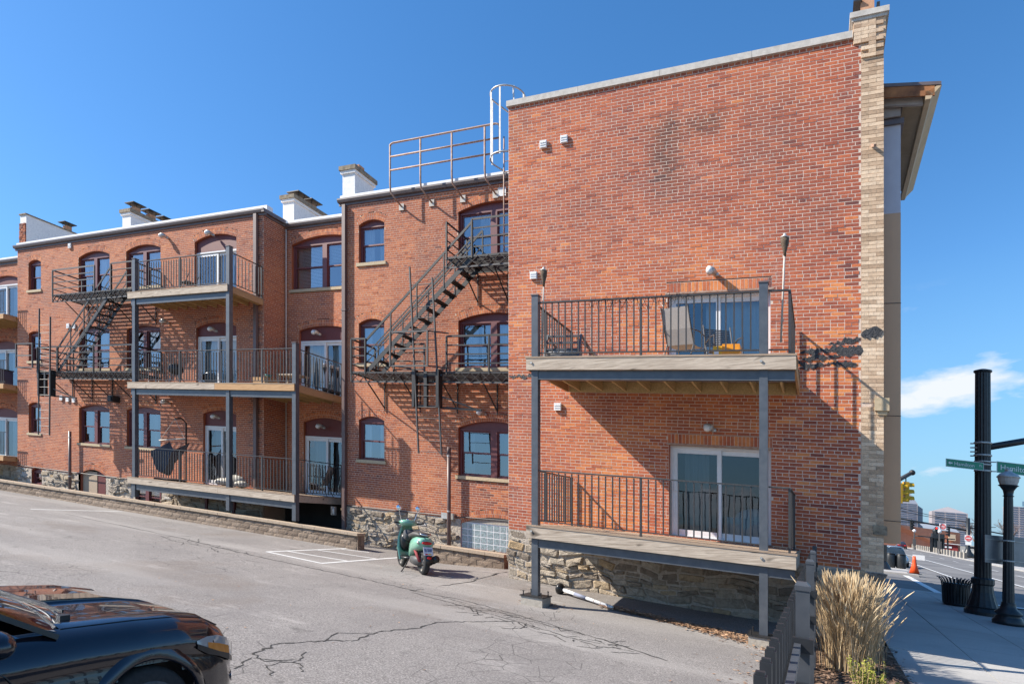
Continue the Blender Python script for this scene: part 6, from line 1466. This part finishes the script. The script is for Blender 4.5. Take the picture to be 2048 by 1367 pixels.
def street_sign(label, a0, a1, z0, z1, words, arrow, size, x0):
    t = thing('street_sign', label, 'street sign', (*along(a0,0.24), z0)); b = MB(); off = 0.27
    def P(a, z, o=0.0): u, v = along(a, off+o); return (u, v, z)
    b.add([P(a0,z0),P(a1,z0),P(a1,z1),P(a0,z1),P(a0,z0,-0.012),P(a1,z0,-0.012),P(a1,z1,-0.012),P(a0,z1,-0.012)], [(0,1,2,3),(7,6,5,4),(0,4,5,1),(1,5,6,2),(2,6,7,3),(3,7,4,0)]); obj('panel', b, GREEN, t)
    w = MB(); e = 0.012
    for (p, q, r, s_) in ((a0,a1,z0,z0+e),(a0,a1,z1-e,z1),(a0,a0+e,z0+e,z1-e),(a1-e,a1,z0+e,z1-e)): w.quad(P(p,r,0.002),P(q,r,0.002),P(q,s_,0.002),P(p,s_,0.002))
    obj('border', w, WHITE, t)
    for (s_, sz, ax, dz) in words:
        vs, fs = text_mesh(s_, sz); w = MB(); w.add([P(a0+ax+x*1.18, z0+dz+y, 0.003) for x, y in vs], fs); obj('lettering', w, WHITE, t)
    if arrow: w = MB(); zc = (z0+z1)/2; w.add([P(a0+0.06,zc,0.003),P(a0+0.13,zc-0.045,0.003),P(a0+0.13,zc-0.018,0.003),P(a0+0.20,zc-0.018,0.003),P(a0+0.20,zc+0.018,0.003),P(a0+0.13,zc+0.018,0.003),P(a0+0.13,zc+0.045,0.003)], [(0,1,2,3,4,5,6)]); obj('arrow', w, WHITE, t)
    br = MB(); 
    for z in (z0+0.03, z1-0.03): br.bar(P(a1 if a1 < 0 else a0, z, -0.02), (PU,PV,z), 0.03); br.lathe((PU,PV,z-0.02), [(0.21,0),(0.216,0.01),(0.216,0.03),(0.21,0.04)], 20)
    obj('bracket', br, GALV, t)
street_sign('green street sign reading Hamilton Pl with a left arrow', -1.44, -0.23, 2.17, 2.40, [('Hamilton', 0.15, 0.25, 0.06), ('PL', 0.085, 1.06, 0.10)], True, 0.15, 0)
street_sign('larger green street sign reading Hamilton, right of the signal pole', 0.20, 1.75, 2.16, 2.49, [('Hamilton', 0.225, 0.10, 0.09)], False, 0.2, 0)
# ---------------------------------------------------------------- lamp post
LU, LV = 4.48, 20.89
t = thing('street_lamp', 'fluted black street lamp with frosted acorn lantern on the sidewalk', 'street lamp', (LU,LV,-2.0))
m = MB(); m.lathe((LU,LV,-2.0), [(0.35,0),(0.36,0.08),(0.31,0.15),(0.30,0.19),(0.24,0.23),(0.31,0.28),(0.30,0.32),(0.19,0.42),(0.15,0.55),(0.16,0.58)], 28); obj('base', m, BLK, t, True)
m = MB(); m.lathe((LU,LV,-1.44), [(0.135,0),(0.105,2.7),(0.10,2.8)], 24, flute=0.07); obj('shaft', m, BLK, t)
m = MB(); m.lathe((LU,LV,1.36), [(0.10,0),(0.13,0.015),(0.10,0.04),(0.12,0.16),(0.19,0.27),(0.23,0.29),(0.20,0.31)], 24); obj('lantern_holder', m, BLK, t, True)
m = MB(); m.lathe((LU,LV,1.67), [(0.19,0),(0.225,0.10),(0.24,0.19)], 24, flute=0.02); obj('lantern_glass', m, speck('frosted_globe', (0.42,0.40,0.38), (0.55,0.53,0.50), 30, 0.35, 0.3, st=(1,1,0.1)), t)
m = MB(); m.lathe((LU,LV,1.86), [(0.26,0),(0.25,0.03),(0.19,0.10),(0.09,0.15),(0.07,0.19),(0.08,0.21),(0.03,0.25)], 24); obj('lantern_roof', m, GALV, t, True)
# grey sign panel seen from its back
t = thing('sign_panel', 'long grey metal sign panel clamped behind the street lamp, seen from the back', 'sign', (LU,LV,-0.4)); m = MB()
def LP(a, z, o): return (LU+SD[0]*a*0.9+SD[1]*o*0.6, LV+SD[1]*a*0.9-SD[0]*o+0.25, z)
m.add([LP(-0.70,-0.42,0),LP(1.5,-0.50,0),LP(1.5,0.33,0),LP(-0.70,0.31,0),LP(-0.70,-0.42,-0.05),LP(1.5,-0.50,-0.05),LP(1.5,0.33,-0.05),LP(-0.70,0.31,-0.05)], [(0,1,2,3),(7,6,5,4),(0,4,5,1),(1,5,6,2),(2,6,7,3),(3,7,4,0)]); obj('panel', m, speck('mill_aluminium', (0.20,0.20,0.21), (0.28,0.28,0.29), 3, 0.4, 0, metal=0.6), t)
m = MB()
for z in (0.20,-0.33): m.bar(LP(-0.70,z,0.012), LP(1.5,z,0.012), 0.02, 0.012); m.lathe((LU,LV,z-0.02), [(0.13,0),(0.14,0.01),(0.14,0.03),(0.13,0.04)], 16); m.bar((LU,LV,z), LP(0,z,0), 0.03)
obj('mounting_strap', m, GALV, t)
# ---------------------------------------------------------------- cone, bins, parked car
t = thing('traffic_cone', 'orange traffic cone at the kerb corner', 'traffic cone', (5.0,44.1,-2.0)); m = MB(); m.lathe((5.0,44.1,-1.97), [(0.27,0),(0.14,0.45),(0.10,0.75),(0.07,1.0)], 16); obj('cone', m, speck('cone_orange',(0.75,0.07,0.01),(0.8,0.09,0.012),3,0.5,0), t, True); m = MB(); m.box(4.65,5.35,43.75,44.45,-2.0,-1.97); obj('foot', m, PLASTB, t)
t = thing('small_sign', 'small white parking sign on a thin post behind the cone', 'sign', (5.3,46,-2.0)); m = MB(); m.box(5.28,5.32,45.98,46.02,-2.0,-0.95); obj('post', m, IRON, t); m = MB(); m.box(5.12,5.75,45.93,45.97,-1.22,-0.92); obj('plate', m, WHITE, t)
for lab, u in (('left of two dark bins by the parked car', 4.25), ('right of two dark bins by the parked car', 4.85)):
    t = thing('street_bin', lab, 'bin', (u,49.4,-2.0), 'dark bins at the far kerb'); m = MB(); m.lathe((u,49.4,-2.0), [(0.26,0),(0.30,0.1),(0.30,0.85),(0.27,0.9)], 14); obj('drum', m, BLK, t, True); m = MB(); m.lathe((u,49.4,-1.1), [(0.31,0),(0.28,0.06),(0.1,0.1)], 14); obj('lid', m, BLK, t, True)
t = thing('meter_post', 'dark pay box post at the far kerb beside the clad bay', 'post', (3.5,45.7,-2.0)); m = MB(); m.lathe((3.5,45.7,-2.0), [(0.5,0),(0.35,0.3),(0.22,0.5)], 14); obj('foot', m, BLK, t); m = MB(); m.box(3.3,3.72,45.5,45.9,-1.5,-0.5); obj('box', m, BLK, t)
def small_car(label, o, fwd, paint, L=4.3, group=None):
    t = thing('parked_car', label, 'car', o, group); 
    def Y(): return XB(o, fwd)
    b = Y(); loft(b, [(-L/2,0.75,0.35,0.80,0.5),(-L/2+0.15,0.86,0.25,0.92,0.5),(-0.6,0.90,0.22,0.98,0.5),(0.9,0.90,0.22,0.95,0.5),(L/2-0.25,0.85,0.25,0.80,0.5),(L/2,0.72,0.32,0.66,0.5)], 20); obj('body', b, paint, t, True)
    b = Y(); loft(b, [(-L/2+0.25,0.70,0.85,0.98,0.6),(-1.1,0.72,0.85,1.38,0.6),(0.1,0.72,0.85,1.44,0.6),(1.15,0.74,0.85,0.98,0.6)], 18); obj('cabin_glass', b, speck('tinted_glass',(0.02,0.03,0.04),(0.03,0.045,0.06),2,0.06,0) if 'tinted_glass' not in bpy.data.materials else bpy.data.materials['tinted_glass'], t, True)
    b = Y(); loft(b, [(-1.0,0.60,1.36,1.41,0.6),(0.0,0.62,1.42,1.47,0.6),(0.25,0.60,1.37,1.43,0.6)], 14); obj('roof', b, paint, t, True)
    for a in (-L/2+0.8, L/2-0.85):
        for s in (-1, 1): b = Y(); b.tube([(a,0.72*s,0.32),(a,0.90*s,0.32)], 0.32, 16); w = obj('wheel', b, RUBBER, t, True); b = Y(); b.tube([(a,0.88*s,0.32),(a,0.905*s,0.32)], 0.2, 12); obj('rim', b, GALV, w)
    for s in (-1, 1):
        b = Y(); b.box(-L/2-0.01,-L/2+0.06,0.5*s-0.18,0.5*s+0.18,0.62,0.78); obj('tail_lamp', b, REDL, t); b = Y(); b.box(L/2-0.12,L/2-0.02,0.55*s-0.16,0.55*s+0.16,0.55,0.68); obj('headlamp', b, LAMPM, t)
    return t
def paintm(n, c): k = N(n); k.col(c).set(Roughness=0.2, Metallic=0.5); k.b.inputs['Coat Weight'].default_value = 1; return k.m
small_car('silver blue hatchback parked on the far street beyond the clad bay', (5.0,56.5,-2.1), (0,-1), paintm('silver_blue_paint', (0.25,0.33,0.42)))
small_car('dark red car far up the street before the brick hall', (15.0,153,-2.1), (0,1), paintm('dark_red_paint', (0.12,0.02,0.03)))
# hydrant-like orange post across the street
t = thing('hydrant', 'small orange hydrant on the grass across the street', 'hydrant', (18.8,88,-2.0)); m = MB(); m.lathe((18.8,88,-2.0), [(0.22,0),(0.22,0.06),(0.15,0.08),(0.15,0.5),(0.19,0.52),(0.17,0.6),(0.06,0.72)], 14); obj('barrel', m, ORANGE, t, True); m = MB(); m.tube([(18.5,88,-1.6),(19.1,88,-1.6)], 0.08, 10); obj('nozzle', m, ORANGE, t, True)

# ---------------------------------------------------------------- traffic signals
def signal(label, u, v, z, fwd, body, lit=None, s=1.0, grp='traffic signals'):
    t = thing('traffic_signal', label, 'traffic signal', (u,v,z), grp); o = (u,v,z)
    b = XB(o, fwd); b.box(-0.10*s,0.10*s,-0.17*s,0.17*s,0,1.06*s); obj('housing', b, body, t)
    for i, k in enumerate(('green','amber','red')):
        zc = (0.18+0.35*i)*s; b = XB(o, fwd); n = 12; vs = []; fs = []
        for a0 in (0.10*s, 0.36*s):
            for q in range(n+1): a = -0.4+(math.pi+0.8)*q/n; vs.append((a0, 0.15*s*math.cos(a), zc+0.15*s*math.sin(a)))
        fs = [(q,q+1,n+2+q,n+1+q) for q in range(n)]; b.add(vs, fs); v_ = obj('visor', b, body, t)
        b = XB(o, fwd); b.tube([(0.10*s,0,zc),(0.115*s,0,zc)], 0.13*s, 14); 
        m_ = PLASTB
        if lit == k:
            kk = N('lit_red_lens'); kk.col((0.8,0.02,0.02)); kk.b.inputs['Emission Color'].default_value = (1,0.03,0.02,1); kk.b.inputs['Emission Strength'].default_value = 1.6; m_ = kk.m
        obj('lens', b, m_, v_)
    b = XB(o, fwd); b.tube([(0,0,1.06*s),(0,0,1.35*s)], 0.03*s, 6); obj('hanger', b, IRON, t)
    return t
signal('right of two yellow traffic signals beside the clad bay', 4.12, 39.72, 1.95, (0.95,0.3), YELLOW); signal('left yellow traffic signal half hidden by the clad bay', 3.80, 39.55, 1.85, (0.95,0.3), YELLOW)
t = thing('signal_mast', 'grey mast arm reaching out from behind the clad bay above the yellow signals', 'mast arm', (0.5,38.4,-2.0)); m = MB(); m.tube([(0.2,37.8,1.6),(3.6,39.42,2.95),(4.4,39.8,3.52)], [0.14,0.11,0.10], 10); obj('arm', m, IRON_G, t, True); m = MB(); m.tube([(0.2,37.8,-2.0),(0.2,37.8,1.9)], 0.16, 10); obj('pole', m, IRON_G, t, True); m = MB(); m.sphere((4.42,39.82,3.53), 0.15, 10, 8); obj('end_cap', m, IRON, t, True)
# far intersection gantry
t = thing('signal_gantry', 'thin dark span arm across the far intersection', 'gantry', (20.08,116.56,-2.0)); m = MB(); m.lathe((20.08,116.56,-2.0), [(0.9,0),(0.8,0.5),(0.45,1.0),(0.30,1.4),(0.27,6.0)], 12); obj('pole', m, BLK, t, True); m = MB(); m.tube([(20.08,116.56,2.1),(9.0,113.5,3.2)], 0.13, 8); m.tube([(20.08,116.56,2.6),(26.0,118,1.9)], 0.1, 8); m.tube([(20.08,116.56,-0.4),(26,118,-0.5)], 0.16, 8); obj('arm', m, BLK, t, True)
signal('far signal showing red under the span arm', 15.9, 115.3, 1.15, (0.1,-1), PLASTB, 'red', 1.0, 'far signals'); signal('far signal left of the brick hall gable', 12.6, 114.4, 1.45, (0.6,-1), PLASTB, None, 1.2, 'far signals'); signal('dark far signal right of the round sign', 17.6, 115.8, 0.95, (-1,0.1), PLASTB, None, 1.2, 'far signals')
def round_sign(label, u, v, z, r, plate=False):
    t = thing('no_entry_sign', label, 'road sign', (u,v,z), 'do not enter signs'); m = MB(); m.box(u-r*1.1,u+r*1.1,v-0.02,v,z-r*1.1,z+r*1.1); obj('plate', m, WHITE, t)
    m = MB(); n = 20; m.prism([(u+r*math.cos(2*math.pi*k/n), z+r*math.sin(2*math.pi*k/n)) for k in range(n)], v-0.035, v-0.022); obj('red_disc', m, REDL, t)
    m = MB(); m.box(u-r*0.75,u+r*0.75,v-0.048,v-0.037,z-r*0.14,z+r*0.14); obj('white_bar', m, WHITE, t)
    for s_, zz in (('DO NOT', 0.38), ('ENTER', -0.70)):
        vs, fs = text_mesh(s_, r*0.42); w = max(x for x, y in vs); m = MB(); m.add([(u-w/2+x, v-0.05, z+r*zz+y) for x, y in vs], fs); obj('lettering', m, WHITE, t)
    if plate: m = MB(); m.box(u-r*0.9,u+r*0.9,v-0.02,v,z-r*2.4,z-r*1.25); obj('small_plate', m, WHITE, t)
round_sign('red round do not enter sign hung on the far span arm', 16.7, 115.2, 2.35, 0.40); round_sign('red round do not enter sign on the far black pole', 20.05, 116.1, 0.95, 0.42, True)
for i, (a, b) in enumerate((((8,112,4.6),(21,118,3.3)), ((9,112,5.0),(20.1,116.6,3.4)), ((6,111,2.6),(24,119,3.0)))):
    m = MB(); pts = [(lerp(a[0],b[0],f/8), lerp(a[1],b[1],f/8), lerp(a[2],b[2],f/8)-0.8*math.sin(math.pi*f/8)*0.3) for f in range(9)]; m.tube(pts, 0.045, 5)
    solo('overhead_wire', ('upper', 'middle', 'lower')[i]+' overhead wire across the far intersection', 'wire', m, IRON, a, 'overhead wires')
for lab, u, v in (('far globe street lamp left of the bus shelter', 17.0, 150), ('far globe street lamp beside the bus shelter', 18.1, 128)):
    t = thing('street_lamp', lab, 'street lamp', (u,v,-2.0), 'far globe lamps'); m = MB(); m.lathe((u,v,-2.0), [(0.3,0),(0.15,0.5),(0.11,3.4)], 10); obj('shaft', m, IRON_G, t); m = MB(); m.sphere((u,v,1.75), 0.32, 12, 8); obj('globe', m, WHITE, t, True); m = MB(); m.box(u-0.28,u+0.28,v-0.1,v+0.1,-1.2,0.1); obj('service_box', m, IRON_G, t)
# bus shelter
t = thing('bus_shelter', 'black flat roofed shelter in front of the far brick hall', 'shelter', (19.4,140,-2.0)); m = MB(); m.box(16.3,22.0,139,143,0.62,0.82); obj('roof', m, BLK, t)
for u in (18.4,19.0,20.4,21.0): m = MB(); m.box(u-.12,u+.12,139.4,139.7,-2,0.62); obj('post', m, BLK, t)
m = MB(); m.box(18.7,20.6,140,142,-2,1.5); obj('kiosk', m, BLK, t); m = MB(); m.sphere((19.3,141,1.9), (0.5,0.5,0.6), 10, 6); obj('kiosk_dome', m, BLK, t, True)
# barrier along the bridge
t = thing('bridge_barrier', 'low dark barrier with pale uprights along the far side of the street', 'barrier', (19,140,-2.0)); m = MB(); m.add([(18.2,108,-2),(19.6,186,-2),(19.6,186,-1.15),(18.2,108,-1.15),(18.5,108,-2),(19.9,186,-2),(19.9,186,-1.15),(18.5,108,-1.15)], [(0,1,2,3),(4,7,6,5),(3,2,6,7),(0,3,7,4)]); obj('panel', m, IRON_G, t)
for i in range(26): f = i/26; u, v = 18.2+1.4*f, 108+78*f; m = MB(); m.box(u-0.06,u-0.01,v,v+0.7,-2.0,-1.1); obj('upright', m, CONC, t)
# brick hall
HALL = speck('far_orange_brick', (0.52,0.20,0.115), (0.60,0.25,0.15), 1.5, 0.9, 0)
t = thing('brick_hall', 'low orange brick hall at the far end of the street', 'building', (22,176,-2)); m = MB(); m.add([(10,174,-3.6),(29.5,180,-2.6),(29.5,180,2.5),(16.5,174.2,3.15),(10,174,4.0),(10,200,-3.6),(29.5,200,-2.6),(29.5,200,2.5),(16.5,200,3.15),(10,200,4)], [(0,1,2,3,4),(4,3,8,9),(3,2,7,8),(1,6,7,2)]); obj('wall', m, HALL, t)
m = MB(); m.box(24.4,28.6,177.0,178.3,-2.3,-0.3); sg = obj('red_entrance', m, speck('dark_red_board',(0.22,0.02,0.02),(0.26,0.03,0.03),3), t); m = MB(); m.box(25.6,27.4,176.9,176.98,-1.2,-0.8); obj('entrance_sign', m, WHITE, sg); m = MB(); m.box(27.0,28.3,178.0,179.4,0.6,2.0); obj('wall_plaque', m, CAPM, t); m = MB(); m.box(23.8,29,176.6,178.9,-0.28,-0.15); obj('entrance_canopy', m, WHITE, sg)
m = MB(); m.add([(22,176.5,2.9),(29.4,179.8,2.55),(29.4,186,3.7),(22,186,4.2)], [(0,1,2,3)]); obj('roof', m, GALV, t)
# downtown towers
CONCT = speck('pale_tower_stone', (0.30,0.265,0.275), (0.36,0.32,0.33), 0.05, 0.8, 0); TGL = speck('tower_glass', (0.07,0.10,0.16), (0.11,0.15,0.22), 0.05, 0.2, 0)
def tower(label, u0, u1, v, z1, n, mat, roof=None, side=0.0, verticals=1, glass=TGL):
    t = thing('office_tower', label, 'building', ((u0+u1)/2, v, -3)); m = MB(); m.box(u0,u1-side,v,v+25,-3,z1); obj('wall', m, mat, t)
    if side: m = MB(); m.add([(u1-side,v,-3),(u1,v+side*1.2,-3),(u1,v+side*1.2,z1-6),(u1-side,v,z1-2)], [(0,1,2,3)]); m.box(u1-side,u1,v+side*1.2,v+25,-3,z1-6); obj('glass_side', m, glass, t)
    h = (z1+3)/n; w = (u1-side-u0)
    for i in range(n):
        z = -3+h*(i+0.35)
        for j in range(verticals): a = u0+w*(0.08+0.90*j/verticals); b = u0+w*(0.08+0.90*(j+1)/verticals)-w*0.035; m = MB(); m.box(a,b,v-0.5,v-0.05,z,z+h*0.42); obj('window_band', m, glass, t)
    if roof:
        m = MB(); m.add([(u0+roof[0],v,z1),(u1-roof[0],v,z1),(u1-roof[0],v+25,z1),(u0+roof[0],v+25,z1),((u0+u1)/2-1,v+12,roof[1]),((u0+u1)/2+1,v+12,roof[1])], [(0,1,5,4),(1,2,5),(2,3,4,5),(3,0,4)]); obj('roof', m, mat if len(roof) < 3 else roof[2], t)
    return t
SLATE = speck('slate_roof', (0.16,0.18,0.22), (0.20,0.22,0.27), 0.1, 0.7, 0)
t1 = tower('tall banded downtown tower with pointed roof beside the clad bay', 97, 130, 1050, 50, 22, CONCT, (7, 65.5, SLATE), 7, 2); 
tower('wide downtown tower with flat gable and pale banded face', 127, 164.5, 955, 38, 15, CONCT, (0, 45, speck('pale_gable',(0.26,0.24,0.25),(0.30,0.28,0.29),0.1,0.8,0)), 0, 3)
t3 = tower('pale downtown block at the right edge with a blue rooftop sign', 212, 262, 990, 53, 20, CONCT, None, 0, 6)
m = MB(); m.box(226,262,989,989.6,54,60); sg = obj('roof_sign', m, speck('sign_blue_board',(0.12,0.22,0.30),(0.14,0.25,0.34),0.1), t3); vs, fs = text_mesh('Natio', 6.5); m = MB(); m.add([(228+x, 988.8, 54.6+y) for x, y in vs], fs); obj('lettering', m, WHITE, sg)
# bare trees
def bare_tree(label, u, v, h, seed):
    rr = random.Random(seed); t = thing('bare_tree', label, 'tree', (u,v,-2.0), 'bare winter trees'); tr = MB(); cr_ = MB()
    def grow(p, d, L, r, k):
        q = p+d*L; (tr if k < 2 else cr_).tube([p, p+d*L*0.5+Vector((rr.uniform(-1,1),rr.uniform(-1,1),0))*L*0.05, q], [r, r*0.85, r*0.68], 6 if k < 2 else 4, rr.random(), False)
        if k >= 6: return
        for i in range(rr.choice((2,3,3))):
            nd = (d+Vector((rr.uniform(-1,1),rr.uniform(-1,1),rr.uniform(-0.25,0.7)))*0.75).normalized(); grow(q, nd, L*rr.uniform(0.62,0.85), r*0.62, k+1)
    grow(Vector((u,v,-2.0)), Vector((0,0,1)), h*0.24, h*0.026, 0); k = rnd_mat('bare_twig', [(0,(0.10,0.065,0.05)),(1,(0.22,0.15,0.12))]) if 'bare_twig' not in bpy.data.materials else bpy.data.materials['bare_twig']
    obj('trunk', tr, k, t); obj('crown', cr_, k, t)
bare_tree('bare tree left of the signal pole', 28.5, 157, 9.0, 1); bare_tree('bare tree between the signal pole and the lamp', 32.5, 150, 8.5, 2); bare_tree('reddish bare tree at the right edge behind the lamp', 31.3, 130, 8.4, 3); bare_tree('bare tree against the right edge', 35, 128, 9, 5)
# low walls, lawn and clipped hedges across the street
m = MB(); m.box(25,60,90,140,-2.2,-1.96); struct('lawn', m, speck('winter_grass', (0.10,0.11,0.03), (0.22,0.21,0.08), 3, 0.95, 0.5), (30,100,-2))
for lab, u0, u1, v, z in (('long pale garden wall across the street', 20.5, 33, 123, -0.9), ('low pale kerb wall right of the lamp', 21, 40, 100, -1.3)): m = MB(); m.box(u0,u1,v,v+0.5,-2,z); solo('garden_wall', lab, 'wall', m, COPING, (u0,v,-2), 'pale garden walls')
for i, (u, v) in enumerate(((22.5,121),(25.5,121.5),(24.2,98.5))):
    m = MB(); rr = random.Random(i)
    for k in range(260):
        a, b2, r_ = rr.uniform(0,6.28), rr.uniform(-0.6,1), rr.random()**0.35; q = math.sqrt(max(0,1-b2*b2)); p = Vector((u+1.1*r_*q*math.cos(a), v+0.7*r_*q*math.sin(a), -1.6+0.6*r_*b2)); d1 = Vector((rr.uniform(-1,1),rr.uniform(-1,1),rr.uniform(-1,1)))*0.12; d2 = Vector((rr.uniform(-1,1),rr.uniform(-1,1),rr.uniform(-1,1)))*0.12; m.add([p-d1,p+d2,p+d1,p-d2], [(0,1,2,3)], rr.random())
    solo('clipped_hedge', ('dark hedge left of the far pole', 'dark hedge right of the far pole', 'dark hedge across the street below the grey sign')[i], 'hedge', m, rnd_mat('hedge_leaf', [(0,(0.02,0.03,0.015)),(1,(0.08,0.09,0.03))]) if 'hedge_leaf' not in bpy.data.materials else bpy.data.materials['hedge_leaf'], (u,v,-2), 'clipped hedges')
